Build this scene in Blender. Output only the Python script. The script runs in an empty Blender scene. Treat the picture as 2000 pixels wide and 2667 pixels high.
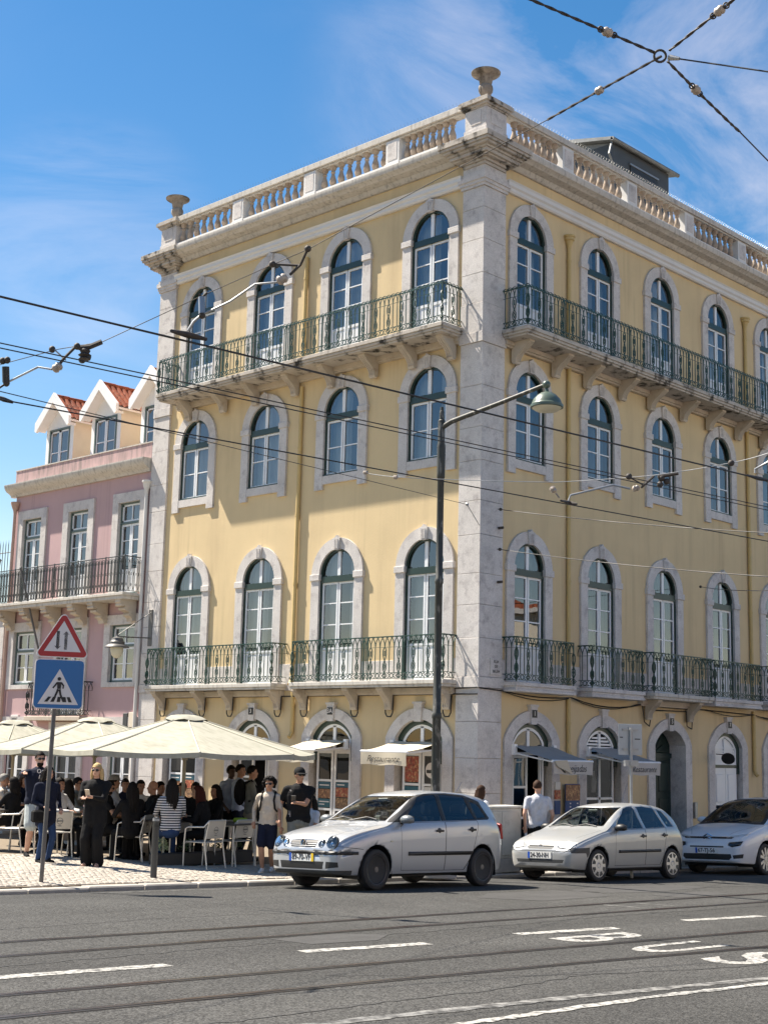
import bpy, bmesh, math, random
import numpy as np
from mathutils import Vector, Matrix
from mathutils.geometry import tessellate_polygon
R = math.radians
rnd = random.Random(7)
scene = bpy.context.scene
COL = scene.collection

# ---------------------------------------------------------------- camera
FPX = 3612.62
CAM = Vector((-22.8503209, -19.1019978, 2.2844956))
FWD = Vector((0.7099536, 0.6837232, 0.1687850)); RGT = Vector((0.6905397, -0.7229033, 0.0237857))
RGT = (RGT - FWD * RGT.dot(FWD) / FWD.length_squared).normalized(); FWD.normalize()
UPV = RGT.cross(FWD)
cd = bpy.data.cameras.new('camera'); cam = bpy.data.objects.new('camera', cd); COL.objects.link(cam)
cam.matrix_world = Matrix(((RGT.x, UPV.x, -FWD.x, CAM.x), (RGT.y, UPV.y, -FWD.y, CAM.y), (RGT.z, UPV.z, -FWD.z, CAM.z), (0, 0, 0, 1)))
cd.sensor_fit = 'VERTICAL'; cd.sensor_height = 36.0; cd.lens = 36.0 * FPX / 2667.0
cd.clip_start = 0.1; cd.clip_end = 3000
scene.camera = cam

# ---------------------------------------------------------------- sky, sun, exposure
SUN = Vector((0.175, -0.552, -0.815)).normalized()          # travel direction of the light
w = bpy.data.worlds.new('World'); scene.world = w; w.use_nodes = True
nt = w.node_tree; N = nt.nodes; K = nt.links
bg = N['Background']; bg.inputs['Strength'].default_value = 0.077
sky = N.new('ShaderNodeTexSky'); sky.sky_type = 'NISHITA'; sky.sun_disc = False
sky.sun_elevation = math.asin(-SUN.z)
sky.sun_rotation = math.atan2(-SUN.x, -SUN.y)
sky.altitude = 30; sky.air_density = 1.0; sky.dust_density = 0.12; sky.ozone_density = 2.2
hs = N.new('ShaderNodeHueSaturation'); hs.inputs['Saturation'].default_value = 1.38; hs.inputs['Hue'].default_value = 0.507
K.new(sky.outputs[0], hs.inputs['Color'])
tc = N.new('ShaderNodeTexCoord')
mp = N.new('ShaderNodeMapping'); mp.inputs['Rotation'].default_value = (0, R(-25), R(-38)); mp.inputs['Scale'].default_value = (1.3, 5.0, 7.5)
nz = N.new('ShaderNodeTexNoise'); nz.inputs['Scale'].default_value = 1.5; nz.inputs['Detail'].default_value = 9; nz.inputs['Roughness'].default_value = 0.62; nz.inputs['Distortion'].default_value = 0.7
mp2 = N.new('ShaderNodeMapping'); mp2.inputs['Scale'].default_value = (1.0, 1.0, 1.6); mp2.inputs['Location'].default_value = (0.35, 0.1, 0.2)
nz2 = N.new('ShaderNodeTexNoise'); nz2.inputs['Scale'].default_value = 2.1; nz2.inputs['Detail'].default_value = 3
r1 = N.new('ShaderNodeMapRange'); r1.inputs['From Min'].default_value = 0.40; r1.inputs['From Max'].default_value = 0.76
r2 = N.new('ShaderNodeMapRange'); r2.inputs['From Min'].default_value = 0.36; r2.inputs['From Max'].default_value = 0.62
mu = N.new('ShaderNodeMath'); mu.operation = 'MULTIPLY'
mu2 = N.new('ShaderNodeMath'); mu2.operation = 'MULTIPLY'; mu2.inputs[1].default_value = 0.29
mx = N.new('ShaderNodeMix'); mx.data_type = 'RGBA'; mx.inputs['B'].default_value = (8.2, 8.9, 9.6, 1)
K.new(tc.outputs['Generated'], mp.inputs[0]); K.new(mp.outputs[0], nz.inputs['Vector']); K.new(tc.outputs['Generated'], mp2.inputs[0]); K.new(mp2.outputs[0], nz2.inputs['Vector'])
K.new(nz.outputs['Fac'], r1.inputs['Value']); K.new(nz2.outputs['Fac'], r2.inputs['Value'])
def lobe(vec, lo_, hi_, amt):                                  # where the cirrus banks lie in the sky
    d_ = N.new('ShaderNodeVectorMath'); d_.operation = 'DOT_PRODUCT'; d_.inputs[1].default_value = vec; K.new(tc.outputs['Generated'], d_.inputs[0])
    m_ = N.new('ShaderNodeMapRange'); m_.interpolation_type = 'SMOOTHSTEP'; m_.inputs['From Min'].default_value = lo_; m_.inputs['From Max'].default_value = hi_; m_.inputs['To Max'].default_value = amt; K.new(d_.outputs['Value'], m_.inputs['Value']); return m_
l1 = lobe((0.770, 0.478, 0.423), 0.962, 0.999, 0.9); l2 = lobe((0.515, 0.787, 0.339), 0.9945, 0.9996, 0.6)
mA = N.new('ShaderNodeMath'); mA.operation = 'MAXIMUM'; mB = N.new('ShaderNodeMath'); mB.operation = 'MAXIMUM'; mC = N.new('ShaderNodeMath'); mC.operation = 'MULTIPLY'; mC.inputs[1].default_value = 0.35
K.new(r2.outputs[0], mC.inputs[0]); K.new(l1.outputs[0], mA.inputs[0]); K.new(l2.outputs[0], mA.inputs[1]); K.new(mA.outputs[0], mB.inputs[0]); K.new(mC.outputs[0], mB.inputs[1])
K.new(r1.outputs[0], mu.inputs[0]); K.new(mB.outputs[0], mu.inputs[1]); K.new(mu.outputs[0], mu2.inputs[0])
K.new(mu2.outputs[0], mx.inputs['Factor']); K.new(hs.outputs[0], mx.inputs['A']); wb = N.new('ShaderNodeMix'); wb.data_type = 'RGBA'; wb.blend_type = 'MULTIPLY'; wb.inputs['Factor'].default_value = 1.0; wb.inputs['B'].default_value = (1.30, 0.975, 0.755, 1)      # warm white balance of the daylight
K.new(mx.outputs['Result'], wb.inputs['A']); K.new(wb.outputs['Result'], bg.inputs['Color'])
sd = bpy.data.lights.new('sun', 'SUN'); sd.energy = 5.0; sd.angle = R(0.53); sd.color = (1.0, 0.915, 0.79)
so = bpy.data.objects.new('sun', sd); COL.objects.link(so); so.rotation_euler = SUN.to_track_quat('-Z', 'Y').to_euler(); so.location = (-10, 20, 40)
vs = scene.view_settings; vs.view_transform = 'Standard'; vs.look = 'None'; vs.exposure = 1.42; vs.gamma = 1.0; vs.use_curve_mapping = False
scene.render.engine = 'CYCLES'
scene.cycles.max_bounces = 6; scene.cycles.transparent_max_bounces = 12; scene.cycles.caustics_reflective = False; scene.cycles.caustics_refractive = False

# ---------------------------------------------------------------- photo pixel -> direction -> point on a surface of the place
SX, SY = -0.026418, 0.001403
def ray(px, py): return FWD * FPX + RGT * (px - 1000) - UPV * (py - 1333.5)
def at(px, py, depth): return CAM + ray(px, py) / FPX * depth
def on_plane(px, py, ax, v):
    d = ray(px, py); return CAM + d * ((v - CAM[ax]) / d[ax])
def zroad(x, y):
    c = 0.0
    if y > -4.3: c = -0.043 * (min(y, -2.05) + 4.3)
    return SX * x + SY * y + c
def zwalk(x, y):
    return SX * x + SY * y - 0.03 + 0.03 * (min(max(y, -2.05), 0) + 2.05)
def hit(px, py, zf=zwalk):
    d = ray(px, py); lo, hi = 4 / FPX, 70 / FPX
    for i in range(50):
        t = (lo + hi) / 2; P = CAM + d * t
        if P.z > zf(P.x, P.y): lo = t
        else: hi = t
    return CAM + d * lo

# ---------------------------------------------------------------- materials
MATS = {}
def mat(name, col, rough=0.7, metal=0.0, var=0.12, vscale=3.0, bump=0.0, bscale=40.0, spec=0.5, col2=None, c2scale=1.5, c2lo=0.5, c2hi=0.7, stretch=None, coat=0.0, fine=0.0, fscale=60):
    m = bpy.data.materials.new(name); m.use_nodes = True; MATS[name] = m
    t = m.node_tree; n = t.nodes; k = t.links; p = n['Principled BSDF']
    p.inputs['Roughness'].default_value = rough; p.inputs['Metallic'].default_value = metal
    p.inputs['Specular IOR Level'].default_value = spec
    if coat: p.inputs['Coat Weight'].default_value = coat; p.inputs['Coat Roughness'].default_value = 0.04
    g = n.new('ShaderNodeNewGeometry')
    out = None
    def noise(scale, detail=5, st=None, off=0):
        q = n.new('ShaderNodeTexNoise'); q.inputs['Scale'].default_value = scale; q.inputs['Detail'].default_value = detail; q.inputs['Roughness'].default_value = 0.6
        mpp = n.new('ShaderNodeMapping'); mpp.inputs['Scale'].default_value = st or (1, 1, 1); mpp.inputs['Location'].default_value = (off, off * 1.7, off * 0.3)
        k.new(g.outputs['Position'], mpp.inputs[0]); k.new(mpp.outputs[0], q.inputs['Vector']); return q
    base = n.new('ShaderNodeRGB'); base.outputs[0].default_value = (*col, 1); out = base.outputs[0]
    if col2 is not None:
        q = noise(c2scale, 8, stretch, 3.1); mr = n.new('ShaderNodeMapRange'); mr.inputs['From Min'].default_value = c2lo; mr.inputs['From Max'].default_value = c2hi
        k.new(q.outputs['Fac'], mr.inputs['Value'])
        x = n.new('ShaderNodeMix'); x.data_type = 'RGBA'; x.inputs['B'].default_value = (*col2, 1)
        k.new(mr.outputs[0], x.inputs['Factor']); k.new(out, x.inputs['A']); out = x.outputs['Result']
    for amt, sc in ((var, vscale), (fine, fscale)):
        if amt <= 0: continue
        q = noise(sc, 6, None, sc); mr = n.new('ShaderNodeMapRange'); mr.inputs['From Min'].default_value = 0.25; mr.inputs['From Max'].default_value = 0.75
        mr.inputs['To Min'].default_value = 1 - amt; mr.inputs['To Max'].default_value = 1 + amt
        k.new(q.outputs['Fac'], mr.inputs['Value'])
        x = n.new('ShaderNodeVectorMath'); x.operation = 'SCALE'; k.new(out, x.inputs[0]); k.new(mr.outputs[0], x.inputs['Scale']); out = x.outputs[0]
    k.new(out, p.inputs['Base Color'])
    if bump > 0:
        q = noise(bscale, 4, None, 9); b = n.new('ShaderNodeBump'); b.inputs['Strength'].default_value = 0.5; b.inputs['Distance'].default_value = bump
        k.new(q.outputs['Fac'], b.inputs['Height']); k.new(b.outputs[0], p.inputs['Normal'])
    return m
def glassmat(name, tint, ior, rough=0.0, trans=0.9):
    m = bpy.data.materials.new(name); m.use_nodes = True; MATS[name] = m
    t = m.node_tree; n = t.nodes; k = t.links; n.remove(n['Principled BSDF'])
    tr = n.new('ShaderNodeBsdfTransparent'); tr.inputs[0].default_value = (*[c * trans for c in tint], 1)
    gl = n.new('ShaderNodeBsdfGlossy'); gl.inputs['Roughness'].default_value = rough; gl.inputs['Color'].default_value = (0.95, 0.97, 1, 1)
    fr = n.new('ShaderNodeFresnel'); fr.inputs['IOR'].default_value = ior
    ge = n.new('ShaderNodeNewGeometry'); no = n.new('ShaderNodeTexNoise'); no.inputs['Scale'].default_value = 1.3; no.inputs['Detail'].default_value = 1
    bp = n.new('ShaderNodeBump'); bp.inputs['Strength'].default_value = 0.25; bp.inputs['Distance'].default_value = 0.012
    k.new(ge.outputs['Position'], no.inputs['Vector']); k.new(no.outputs['Fac'], bp.inputs['Height']); k.new(bp.outputs[0], gl.inputs['Normal'])
    ms = n.new('ShaderNodeMixShader'); k.new(fr.outputs[0], ms.inputs[0]); k.new(tr.outputs[0], ms.inputs[1]); k.new(gl.outputs[0], ms.inputs[2])
    k.new(ms.outputs[0], n['Material Output'].inputs['Surface']); return m

mat('stucco', (0.645, 0.507, 0.300), 0.85, var=0.07, vscale=0.8, bump=0.005, bscale=22, col2=(0.55, 0.425, 0.255), c2scale=1.1, c2lo=0.50, c2hi=0.80, stretch=(1.6, 1.6, 0.22), spec=0.2)
mat('stucco_light', (0.66, 0.52, 0.27), 0.85, var=0.05, spec=0.2)
mat('stone', (0.57, 0.54, 0.515), 0.75, var=0.14, vscale=1.6, bump=0.009, bscale=34, col2=(0.40, 0.37, 0.36), c2scale=5.0, c2lo=0.52, c2hi=0.72, spec=0.25, fine=0.20, fscale=38)
mat('stone_warm', (0.50, 0.44, 0.36), 0.78, var=0.14, vscale=2.6, bump=0.003, col2=(0.34, 0.27, 0.21), c2scale=3.2, c2lo=0.55, c2hi=0.75, spec=0.2)
mat('stone_stained', (0.46, 0.42, 0.37), 0.85, var=0.15, vscale=4, bump=0.006, bscale=30, col2=(0.05, 0.047, 0.043), c2scale=2.4, c2lo=0.515, c2hi=0.645, stretch=(1.6, 1.6, 1.2), spec=0.15, fine=0.15)
mat('stone_streak', (0.55, 0.52, 0.47), 0.82, var=0.10, vscale=3, col2=(0.31, 0.29, 0.265), c2scale=4.2, c2lo=0.50, c2hi=0.72, stretch=(3.0, 3.0, 0.6), spec=0.2)
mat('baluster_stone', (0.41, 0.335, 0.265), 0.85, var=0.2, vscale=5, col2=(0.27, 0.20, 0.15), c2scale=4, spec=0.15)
mat('white_gable', (0.80, 0.80, 0.79), 0.6, var=0.04)
mat('white_paint', (0.66, 0.65, 0.63), 0.6, var=0.05, vscale=1.2, col2=(0.6, 0.58, 0.55), c2scale=1.6, c2lo=0.55, c2hi=0.8, spec=0.3)
mat('joinery_white', (0.74, 0.755, 0.77), 0.35, var=0.03)
mat('joinery_green', (0.012, 0.033, 0.026), 0.35, var=0.1)
mat('joinery_grey_green', (0.085, 0.125, 0.115), 0.45, var=0.08)
mat('door_green', (0.012, 0.028, 0.024), 0.4, var=0.2)
mat('iron_green', (0.012, 0.046, 0.034), 0.42, var=0.35, vscale=9, col2=(0.035, 0.085, 0.066), c2scale=14, c2lo=0.45, c2hi=0.7)
mat('iron_black', (0.022, 0.026, 0.026), 0.45, var=0.3, vscale=9)
glassmat('glass', (0.86, 0.92, 0.95), 2.2, 0.0, 0.97)
glassmat('glass_car', (0.82, 0.90, 0.87), 1.75, 0.0, 0.97)
glassmat('glass_dark', (0.14, 0.17, 0.19), 1.6, 0.0, 0.9)
glassmat('glass_lamp', (0.9, 0.92, 0.93), 1.3, 0.08, 0.95)
mat('curtain', (0.68, 0.70, 0.70), 0.9, var=0.05, spec=0.1)
mat('curtain_dark', (0.20, 0.20, 0.19), 0.9, var=0.15, spec=0.1)
mat('curtain_blue', (0.10, 0.20, 0.30), 0.9, var=0.1, spec=0.1)
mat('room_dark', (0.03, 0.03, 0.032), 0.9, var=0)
mat('pink_stucco', (0.50, 0.345, 0.35), 0.85, var=0.05, vscale=1.0, bump=0.003, col2=(0.47, 0.33, 0.32), c2scale=1.2, c2lo=0.45, c2hi=0.8, stretch=(1, 1, 0.3), spec=0.2)
mat('pink_parapet', (0.49, 0.345, 0.335), 0.88, var=0.08, col2=(0.27, 0.215, 0.205), c2scale=1.9, c2lo=0.45, c2hi=0.68, stretch=(4, 4, 0.6), spec=0.15)
mat('cream_render', (0.68, 0.61, 0.50), 0.85, var=0.05, spec=0.2)
mat('terracotta', (0.30, 0.090, 0.045), 0.75, var=0.35, vscale=7, col2=(0.085, 0.035, 0.022), c2scale=6, c2lo=0.5, c2hi=0.7, spec=0.2)
mat('roof_grey', (0.055, 0.062, 0.068), 0.6, var=0.1)
mat('zinc', (0.21, 0.215, 0.21), 0.55, metal=0.3, var=0.3, vscale=4)
mat('pipe_yellow', (0.53, 0.385, 0.16), 0.6, var=0.1)
mat('pipe_pink', (0.44, 0.30, 0.24), 0.6, var=0.1)
mat('black_rubber', (0.012, 0.012, 0.013), 0.6, var=0.1)
mat('cable_black', (0.012, 0.012, 0.013), 0.5, var=0)
mat('cable_rust', (0.045, 0.036, 0.030), 0.7, var=0.4, vscale=20)
mat('ceramic', (0.36, 0.30, 0.25), 0.5, var=0.3, vscale=15)
mat('galvanised', (0.32, 0.33, 0.34), 0.45, metal=0.6, var=0.15, vscale=6)
mat('lamp_post', (0.030, 0.032, 0.027), 0.55, var=0.3, vscale=6, col2=(0.17, 0.16, 0.14), c2scale=11, c2lo=0.56, c2hi=0.64, stretch=(1, 1, 0.35))
mat('lamp_green', (0.085, 0.115, 0.09), 0.35, var=0.08)
mat('lamp_inner', (0.55, 0.53, 0.42), 0.5, var=0.05)
mat('sign_blue', (0.006, 0.135, 0.37), 0.4, var=0.03)
mat('sign_white', (0.72, 0.68, 0.66), 0.4, var=0.03)
mat('sign_red', (0.40, 0.012, 0.016), 0.4, var=0.04)
mat('sign_black', (0.008, 0.008, 0.009), 0.5, var=0)
mat('pole_grey', (0.12, 0.115, 0.11), 0.5, metal=0.3, var=0.15, vscale=6)
mat('sign_back', (0.34, 0.37, 0.40), 0.45, metal=0.4, var=0.06)
mat('canvas', (0.345, 0.335, 0.28), 0.9, var=0.06, vscale=1.5, col2=(0.26, 0.255, 0.205), c2scale=4.5, c2lo=0.45, c2hi=0.72, stretch=(2.2, 0.7, 1), spec=0.1)
mat('canvas_seam', (0.50, 0.475, 0.385), 0.9, var=0.04, spec=0.1)
mat('awning_cream', (0.55, 0.49, 0.38), 0.9, var=0.05, spec=0.1)
mat('awning_dark', (0.10, 0.10, 0.10), 0.9, var=0.05, spec=0.1)
mat('ink', (0.03, 0.03, 0.032), 0.7, var=0)
mat('aluminium', (0.58, 0.565, 0.53), 0.38, metal=0.55, var=0.08)
mat('table_wood', (0.40, 0.24, 0.11), 0.5, var=0.2, vscale=6)
mat('table_dark', (0.06, 0.055, 0.05), 0.5, var=0.2)
mat('napkin_box', (0.42, 0.27, 0.10), 0.6, var=0.15)
mat('can_red', (0.45, 0.03, 0.03), 0.35, metal=0.3, var=0.1)
mat('steel', (0.45, 0.45, 0.45), 0.25, metal=0.9, var=0)
mat('chrome', (0.75, 0.76, 0.78), 0.12, metal=1.0, var=0)
mat('leaf', (0.075, 0.12, 0.05), 0.6, var=0.4, vscale=15)
mat('leaf_lime', (0.28, 0.42, 0.03), 0.6, var=0.2)
mat('planter', (0.05, 0.045, 0.04), 0.7, var=0.2)
mat('cobble', (0.37, 0.333, 0.282), 0.8, var=0.22, vscale=9, bump=0.003, bscale=60, spec=0.3, col2=(0.34, 0.30, 0.255), c2scale=11, c2lo=0.5, c2hi=0.7)
mat('cobble_joint', (0.20, 0.165, 0.125), 0.95, var=0.2, vscale=12, spec=0.1)
mat('kerb', (0.36, 0.335, 0.30), 0.85, var=0.2, vscale=5, bump=0.003, spec=0.2)
mat('road_paint', (0.36, 0.352, 0.33), 0.8, var=0.2, vscale=4, col2=(0.085, 0.083, 0.08), c2scale=17, c2lo=0.46, c2hi=0.62, spec=0.2, fine=0.15)
mat('road_paint_worn', (0.22, 0.217, 0.208), 0.85, var=0.2, vscale=5, col2=(0.065, 0.064, 0.062), c2scale=8, c2lo=0.40, c2hi=0.62, spec=0.2, fine=0.25)
mat('tar', (0.035, 0.034, 0.033), 0.7, var=0.3, vscale=8)
mat('patch_asphalt', (0.062, 0.061, 0.060), 0.9, var=0.15, vscale=4, fine=0.4, fscale=130, bump=0.004, bscale=120, spec=0.2)
mat('rail_steel', (0.13, 0.115, 0.105), 0.30, metal=0.75, var=0.35, vscale=2, col2=(0.08, 0.04, 0.028), c2scale=0.6, c2lo=0.5, c2hi=0.65)
mat('cabinet_grey', (0.46, 0.45, 0.41), 0.7, var=0.1, vscale=3, col2=(0.30, 0.29, 0.26), c2scale=3, c2lo=0.52, c2hi=0.7)
mat('concrete', (0.38, 0.37, 0.35), 0.9, var=0.2, vscale=6)
mat('paint_silver', (0.43, 0.45, 0.48), 0.33, metal=0.40, var=0.0, coat=0.8)
mat('paint_silver_warm', (0.40, 0.41, 0.41), 0.36, metal=0.4, var=0.02, coat=0.6)
mat('paint_white', (0.66, 0.68, 0.70), 0.3, var=0.0, coat=0.8)
mat('plastic_black', (0.018, 0.018, 0.019), 0.5, var=0.05)
mat('plastic_grey', (0.045, 0.048, 0.05), 0.5, var=0.05)
mat('car_interior', (0.07, 0.072, 0.075), 0.8, var=0.1)
mat('seat_cloth', (0.085, 0.088, 0.095), 0.9, var=0.1)
mat('tyre', (0.022, 0.022, 0.023), 0.75, var=0.15)
mat('wheel_black', (0.030, 0.030, 0.032), 0.40, metal=0.3, var=0.1)
mat('wheel_silver', (0.50, 0.50, 0.50), 0.35, metal=0.6, var=0.05)
mat('plate_white', (0.72, 0.72, 0.69), 0.4, var=0)
mat('plate_blue', (0.01, 0.08, 0.42), 0.4, var=0)
mat('plate_yellow', (0.75, 0.50, 0.02), 0.4, var=0)
mat('lamp_reflector', (0.50, 0.51, 0.51), 0.35, metal=0.25, var=0.25, vscale=22)
mat('lamp_amber', (0.55, 0.2, 0.03), 0.3, var=0)
mat('tail_red', (0.35, 0.01, 0.01), 0.25, var=0)
# grime on the yellow render: thin rain runs and faint trowel patches
def grime(name, amt, run=(5.5, 5.5, 0.16)):
    m = MATS[name]; t = m.node_tree; n = t.nodes; k = t.links; p = n['Principled BSDF']; src = p.inputs['Base Color'].links[0].from_socket
    g = n.new('ShaderNodeNewGeometry'); mp_ = n.new('ShaderNodeMapping'); mp_.inputs['Scale'].default_value = run; k.new(g.outputs['Position'], mp_.inputs[0])
    q = n.new('ShaderNodeTexNoise'); q.inputs['Scale'].default_value = 1.0; q.inputs['Detail'].default_value = 7; k.new(mp_.outputs[0], q.inputs['Vector'])
    q2 = n.new('ShaderNodeTexNoise'); q2.inputs['Scale'].default_value = 0.45; q2.inputs['Detail'].default_value = 3; k.new(g.outputs['Position'], q2.inputs['Vector'])
    a = n.new('ShaderNodeMapRange'); a.inputs['From Min'].default_value = 0.52; a.inputs['From Max'].default_value = 0.75; k.new(q.outputs['Fac'], a.inputs['Value'])
    c = n.new('ShaderNodeMapRange'); c.inputs['From Min'].default_value = 0.42; c.inputs['From Max'].default_value = 0.68; k.new(q2.outputs['Fac'], c.inputs['Value'])
    mm = n.new('ShaderNodeMath'); mm.operation = 'MULTIPLY'; k.new(a.outputs[0], mm.inputs[0]); k.new(c.outputs[0], mm.inputs[1])
    sc_ = n.new('ShaderNodeMath'); sc_.operation = 'MULTIPLY_ADD'; sc_.inputs[1].default_value = -amt; sc_.inputs[2].default_value = 1.0; k.new(mm.outputs[0], sc_.inputs[0])
    x = n.new('ShaderNodeVectorMath'); x.operation = 'SCALE'; k.new(src, x.inputs[0]); k.new(sc_.outputs[0], x.inputs['Scale']); k.new(x.outputs[0], p.inputs['Base Color'])
grime('stucco', 0.24); grime('pink_stucco', 0.28); grime('stone', 0.22, (3.5, 3.5, 0.5));
# asphalt: aggregate speckle, wheel-path tone, hairline cracks
def asphalt():
    m = mat('asphalt', (0.044, 0.0435, 0.0415), 0.9, var=0.16, vscale=0.55, fine=0.0, spec=0.25)
    t = m.node_tree; n = t.nodes; k = t.links; p = n['Principled BSDF']
    src = p.inputs['Base Color'].links[0].from_socket
    g = n.new('ShaderNodeNewGeometry')
    v = n.new('ShaderNodeTexVoronoi'); v.inputs['Scale'].default_value = 72; v.feature = 'F1'
    k.new(g.outputs['Position'], v.inputs['Vector'])
    sp = n.new('ShaderNodeSeparateColor'); k.new(v.outputs['Color'], sp.inputs[0])
    mr = n.new('ShaderNodeMapRange'); mr.inputs['To Min'].default_value = 0.48; mr.inputs['To Max'].default_value = 1.65; k.new(sp.outputs[0], mr.inputs['Value'])
    pw = n.new('ShaderNodeMath'); pw.operation = 'POWER'; pw.inputs[1].default_value = 1.4; k.new(mr.outputs[0], pw.inputs[0])
    a = n.new('ShaderNodeVectorMath'); a.operation = 'SCALE'; k.new(src, a.inputs[0]); k.new(pw.outputs[0], a.inputs['Scale'])
    mpp = n.new('ShaderNodeMapping'); mpp.inputs['Scale'].default_value = (0.07, 0.9, 1); k.new(g.outputs['Position'], mpp.inputs[0])
    wn = n.new('ShaderNodeTexNoise'); wn.inputs['Scale'].default_value = 1.0; wn.inputs['Detail'].default_value = 4; k.new(mpp.outputs[0], wn.inputs['Vector'])
    m2 = n.new('ShaderNodeMapRange'); m2.inputs['From Min'].default_value = 0.3; m2.inputs['From Max'].default_value = 0.7; m2.inputs['To Min'].default_value = 0.74; m2.inputs['To Max'].default_value = 1.22; k.new(wn.outputs['Fac'], m2.inputs['Value'])
    b = n.new('ShaderNodeVectorMath'); b.operation = 'SCALE'; k.new(a.outputs[0], b.inputs[0]); k.new(m2.outputs[0], b.inputs['Scale'])
    k.new(b.outputs[0], p.inputs['Base Color'])
    bp = n.new('ShaderNodeBump'); bp.inputs['Strength'].default_value = 0.6; bp.inputs['Distance'].default_value = 0.006; k.new(v.outputs['Distance'], bp.inputs['Height']); k.new(bp.outputs[0], p.inputs['Normal'])
asphalt()

# ---------------------------------------------------------------- mesh helpers
class MB:
    def __init__(s): s.v = []; s.f = []; s.m = []; s.mi = 0
    def add(s, vs, fs):
        o = len(s.v); s.v += [tuple(q) for q in vs]; s.f += [tuple(i + o for i in q) for q in fs]; s.m += [s.mi] * len(fs); return s
    def box(s, x0, x1, y0, y1, z0, z1):
        return s.add([(x0, y0, z0), (x1, y0, z0), (x1, y1, z0), (x0, y1, z0), (x0, y0, z1), (x1, y0, z1), (x1, y1, z1), (x0, y1, z1)],
                     [(0, 3, 2, 1), (4, 5, 6, 7), (0, 1, 5, 4), (1, 2, 6, 5), (2, 3, 7, 6), (3, 0, 4, 7)])
    def cbox(s, c, sz): return s.box(c[0] - sz[0] / 2, c[0] + sz[0] / 2, c[1] - sz[1] / 2, c[1] + sz[1] / 2, c[2] - sz[2] / 2, c[2] + sz[2] / 2)
    def tube(s, pts, r, n=6, closed=False, cap=True, tw=0.0):
        pts = [Vector(p) for p in pts]; L = len(pts); rs = r if isinstance(r, (list, tuple)) else [r] * L
        vs = []; prev = None
        for i, p in enumerate(pts):
            if closed: d = (pts[(i + 1) % L] - pts[i - 1])
            else: d = (pts[min(i + 1, L - 1)] - pts[max(i - 1, 0)])
            d = d.normalized() if d.length > 1e-9 else Vector((0, 0, 1))
            if prev is None:
                a = Vector((0, 0, 1)) if abs(d.z) < 0.9 else Vector((1, 0, 0)); u = d.cross(a).normalized()
            else: u = (prev - d * prev.dot(d)); u = u.normalized() if u.length > 1e-6 else prev
            prev = u; q = d.cross(u)
            for j in range(n):
                a = 2 * math.pi * j / n + tw; vs.append(p + (u * math.cos(a) + q * math.sin(a)) * rs[i])
        fs = []
        for i in range(L if closed else L - 1):
            for j in range(n):
                fs.append((i * n + j, i * n + (j + 1) % n, ((i + 1) % L) * n + (j + 1) % n, ((i + 1) % L) * n + j))
        if cap and not closed: fs.append(tuple(range(n))[::-1]); fs.append(tuple((L - 1) * n + j for j in range(n)))
        return s.add(vs, fs)
    def lathe(s, prof, n=16, c=(0, 0, 0), flute=0.0, nf=12, fr=(0, 0)):
        vs = []; fs = []
        for i, (r, z) in enumerate(prof):
            for j in range(n):
                a = 2 * math.pi * j / n; rr = r
                if flute and fr[0] <= z <= fr[1]: rr = r * (1 - flute * (0.5 + 0.5 * math.cos(nf * a)))
                vs.append((c[0] + rr * math.cos(a), c[1] + rr * math.sin(a), c[2] + z))
        for i in range(len(prof) - 1):
            for j in range(n): fs.append((i * n + j, i * n + (j + 1) % n, (i + 1) * n + (j + 1) % n, (i + 1) * n + j))
        fs.append(tuple(range(n))[::-1]); fs.append(tuple((len(prof) - 1) * n + j for j in range(n)))
        return s.add(vs, fs)
    def prism(s, poly, fn, a, b):           # poly of (u,v); fn(u,v,w) -> point; extruded from w=a to w=b
        n = len(poly); vs = [fn(u, v, a) for u, v in poly] + [fn(u, v, b) for u, v in poly]
        fs = [tuple(range(n))[::-1], tuple(range(n, 2 * n))] + [(i, (i + 1) % n, n + (i + 1) % n, n + i) for i in range(n)]
        return s.add(vs, fs)
    def ellipsoid(s, c, r, n=10, m=7, M=None):
        vs = []; fs = []
        for i in range(m + 1):
            t = math.pi * i / m
            for j in range(n):
                a = 2 * math.pi * j / n; q = Vector((r[0] * math.sin(t) * math.cos(a), r[1] * math.sin(t) * math.sin(a), r[2] * math.cos(t)))
                if M is not None: q = M @ q
                vs.append(q + Vector(c))
        for i in range(m):
            for j in range(n): fs.append((i * n + j, (i + 1) * n + j, (i + 1) * n + (j + 1) % n, i * n + (j + 1) % n))
        return s.add(vs, fs)
    def xf(s, M, start=0):
        for i in range(start, len(s.v)): s.v[i] = tuple(M @ Vector(s.v[i]))
        return s
    def mesh(s, name, mats, smooth=False, fix=True, bevel=0.0):
        me = bpy.data.meshes.new(name); me.from_pydata(s.v, [], s.f)
        for q in (mats if isinstance(mats, (list, tuple)) else [mats]): me.materials.append(MATS[q])
        me.polygons.foreach_set('material_index', s.m)
        if fix or bevel:
            b = bmesh.new(); b.from_mesh(me)
            bmesh.ops.remove_doubles(b, verts=b.verts, dist=1e-5)
            if fix: bmesh.ops.recalc_face_normals(b, faces=b.faces)
            if bevel: bmesh.ops.bevel(b, geom=list(b.edges), offset=bevel, segments=1, affect='EDGES', profile=0.5)
            b.to_mesh(me); b.free()
        if smooth: shade(me, smooth)
        me.update(); return me
    def build(s, name, mats, parent=None, smooth=False, fix=True, bevel=0.0):
        return link(name, s.mesh(name, mats, smooth, fix, bevel), parent)
def shade(me, ang=True):
    me.polygons.foreach_set('use_smooth', [True] * len(me.polygons))
    if ang is not True: me.set_sharp_from_angle(angle=R(ang))
    else: me.set_sharp_from_angle(angle=R(40))
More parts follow.
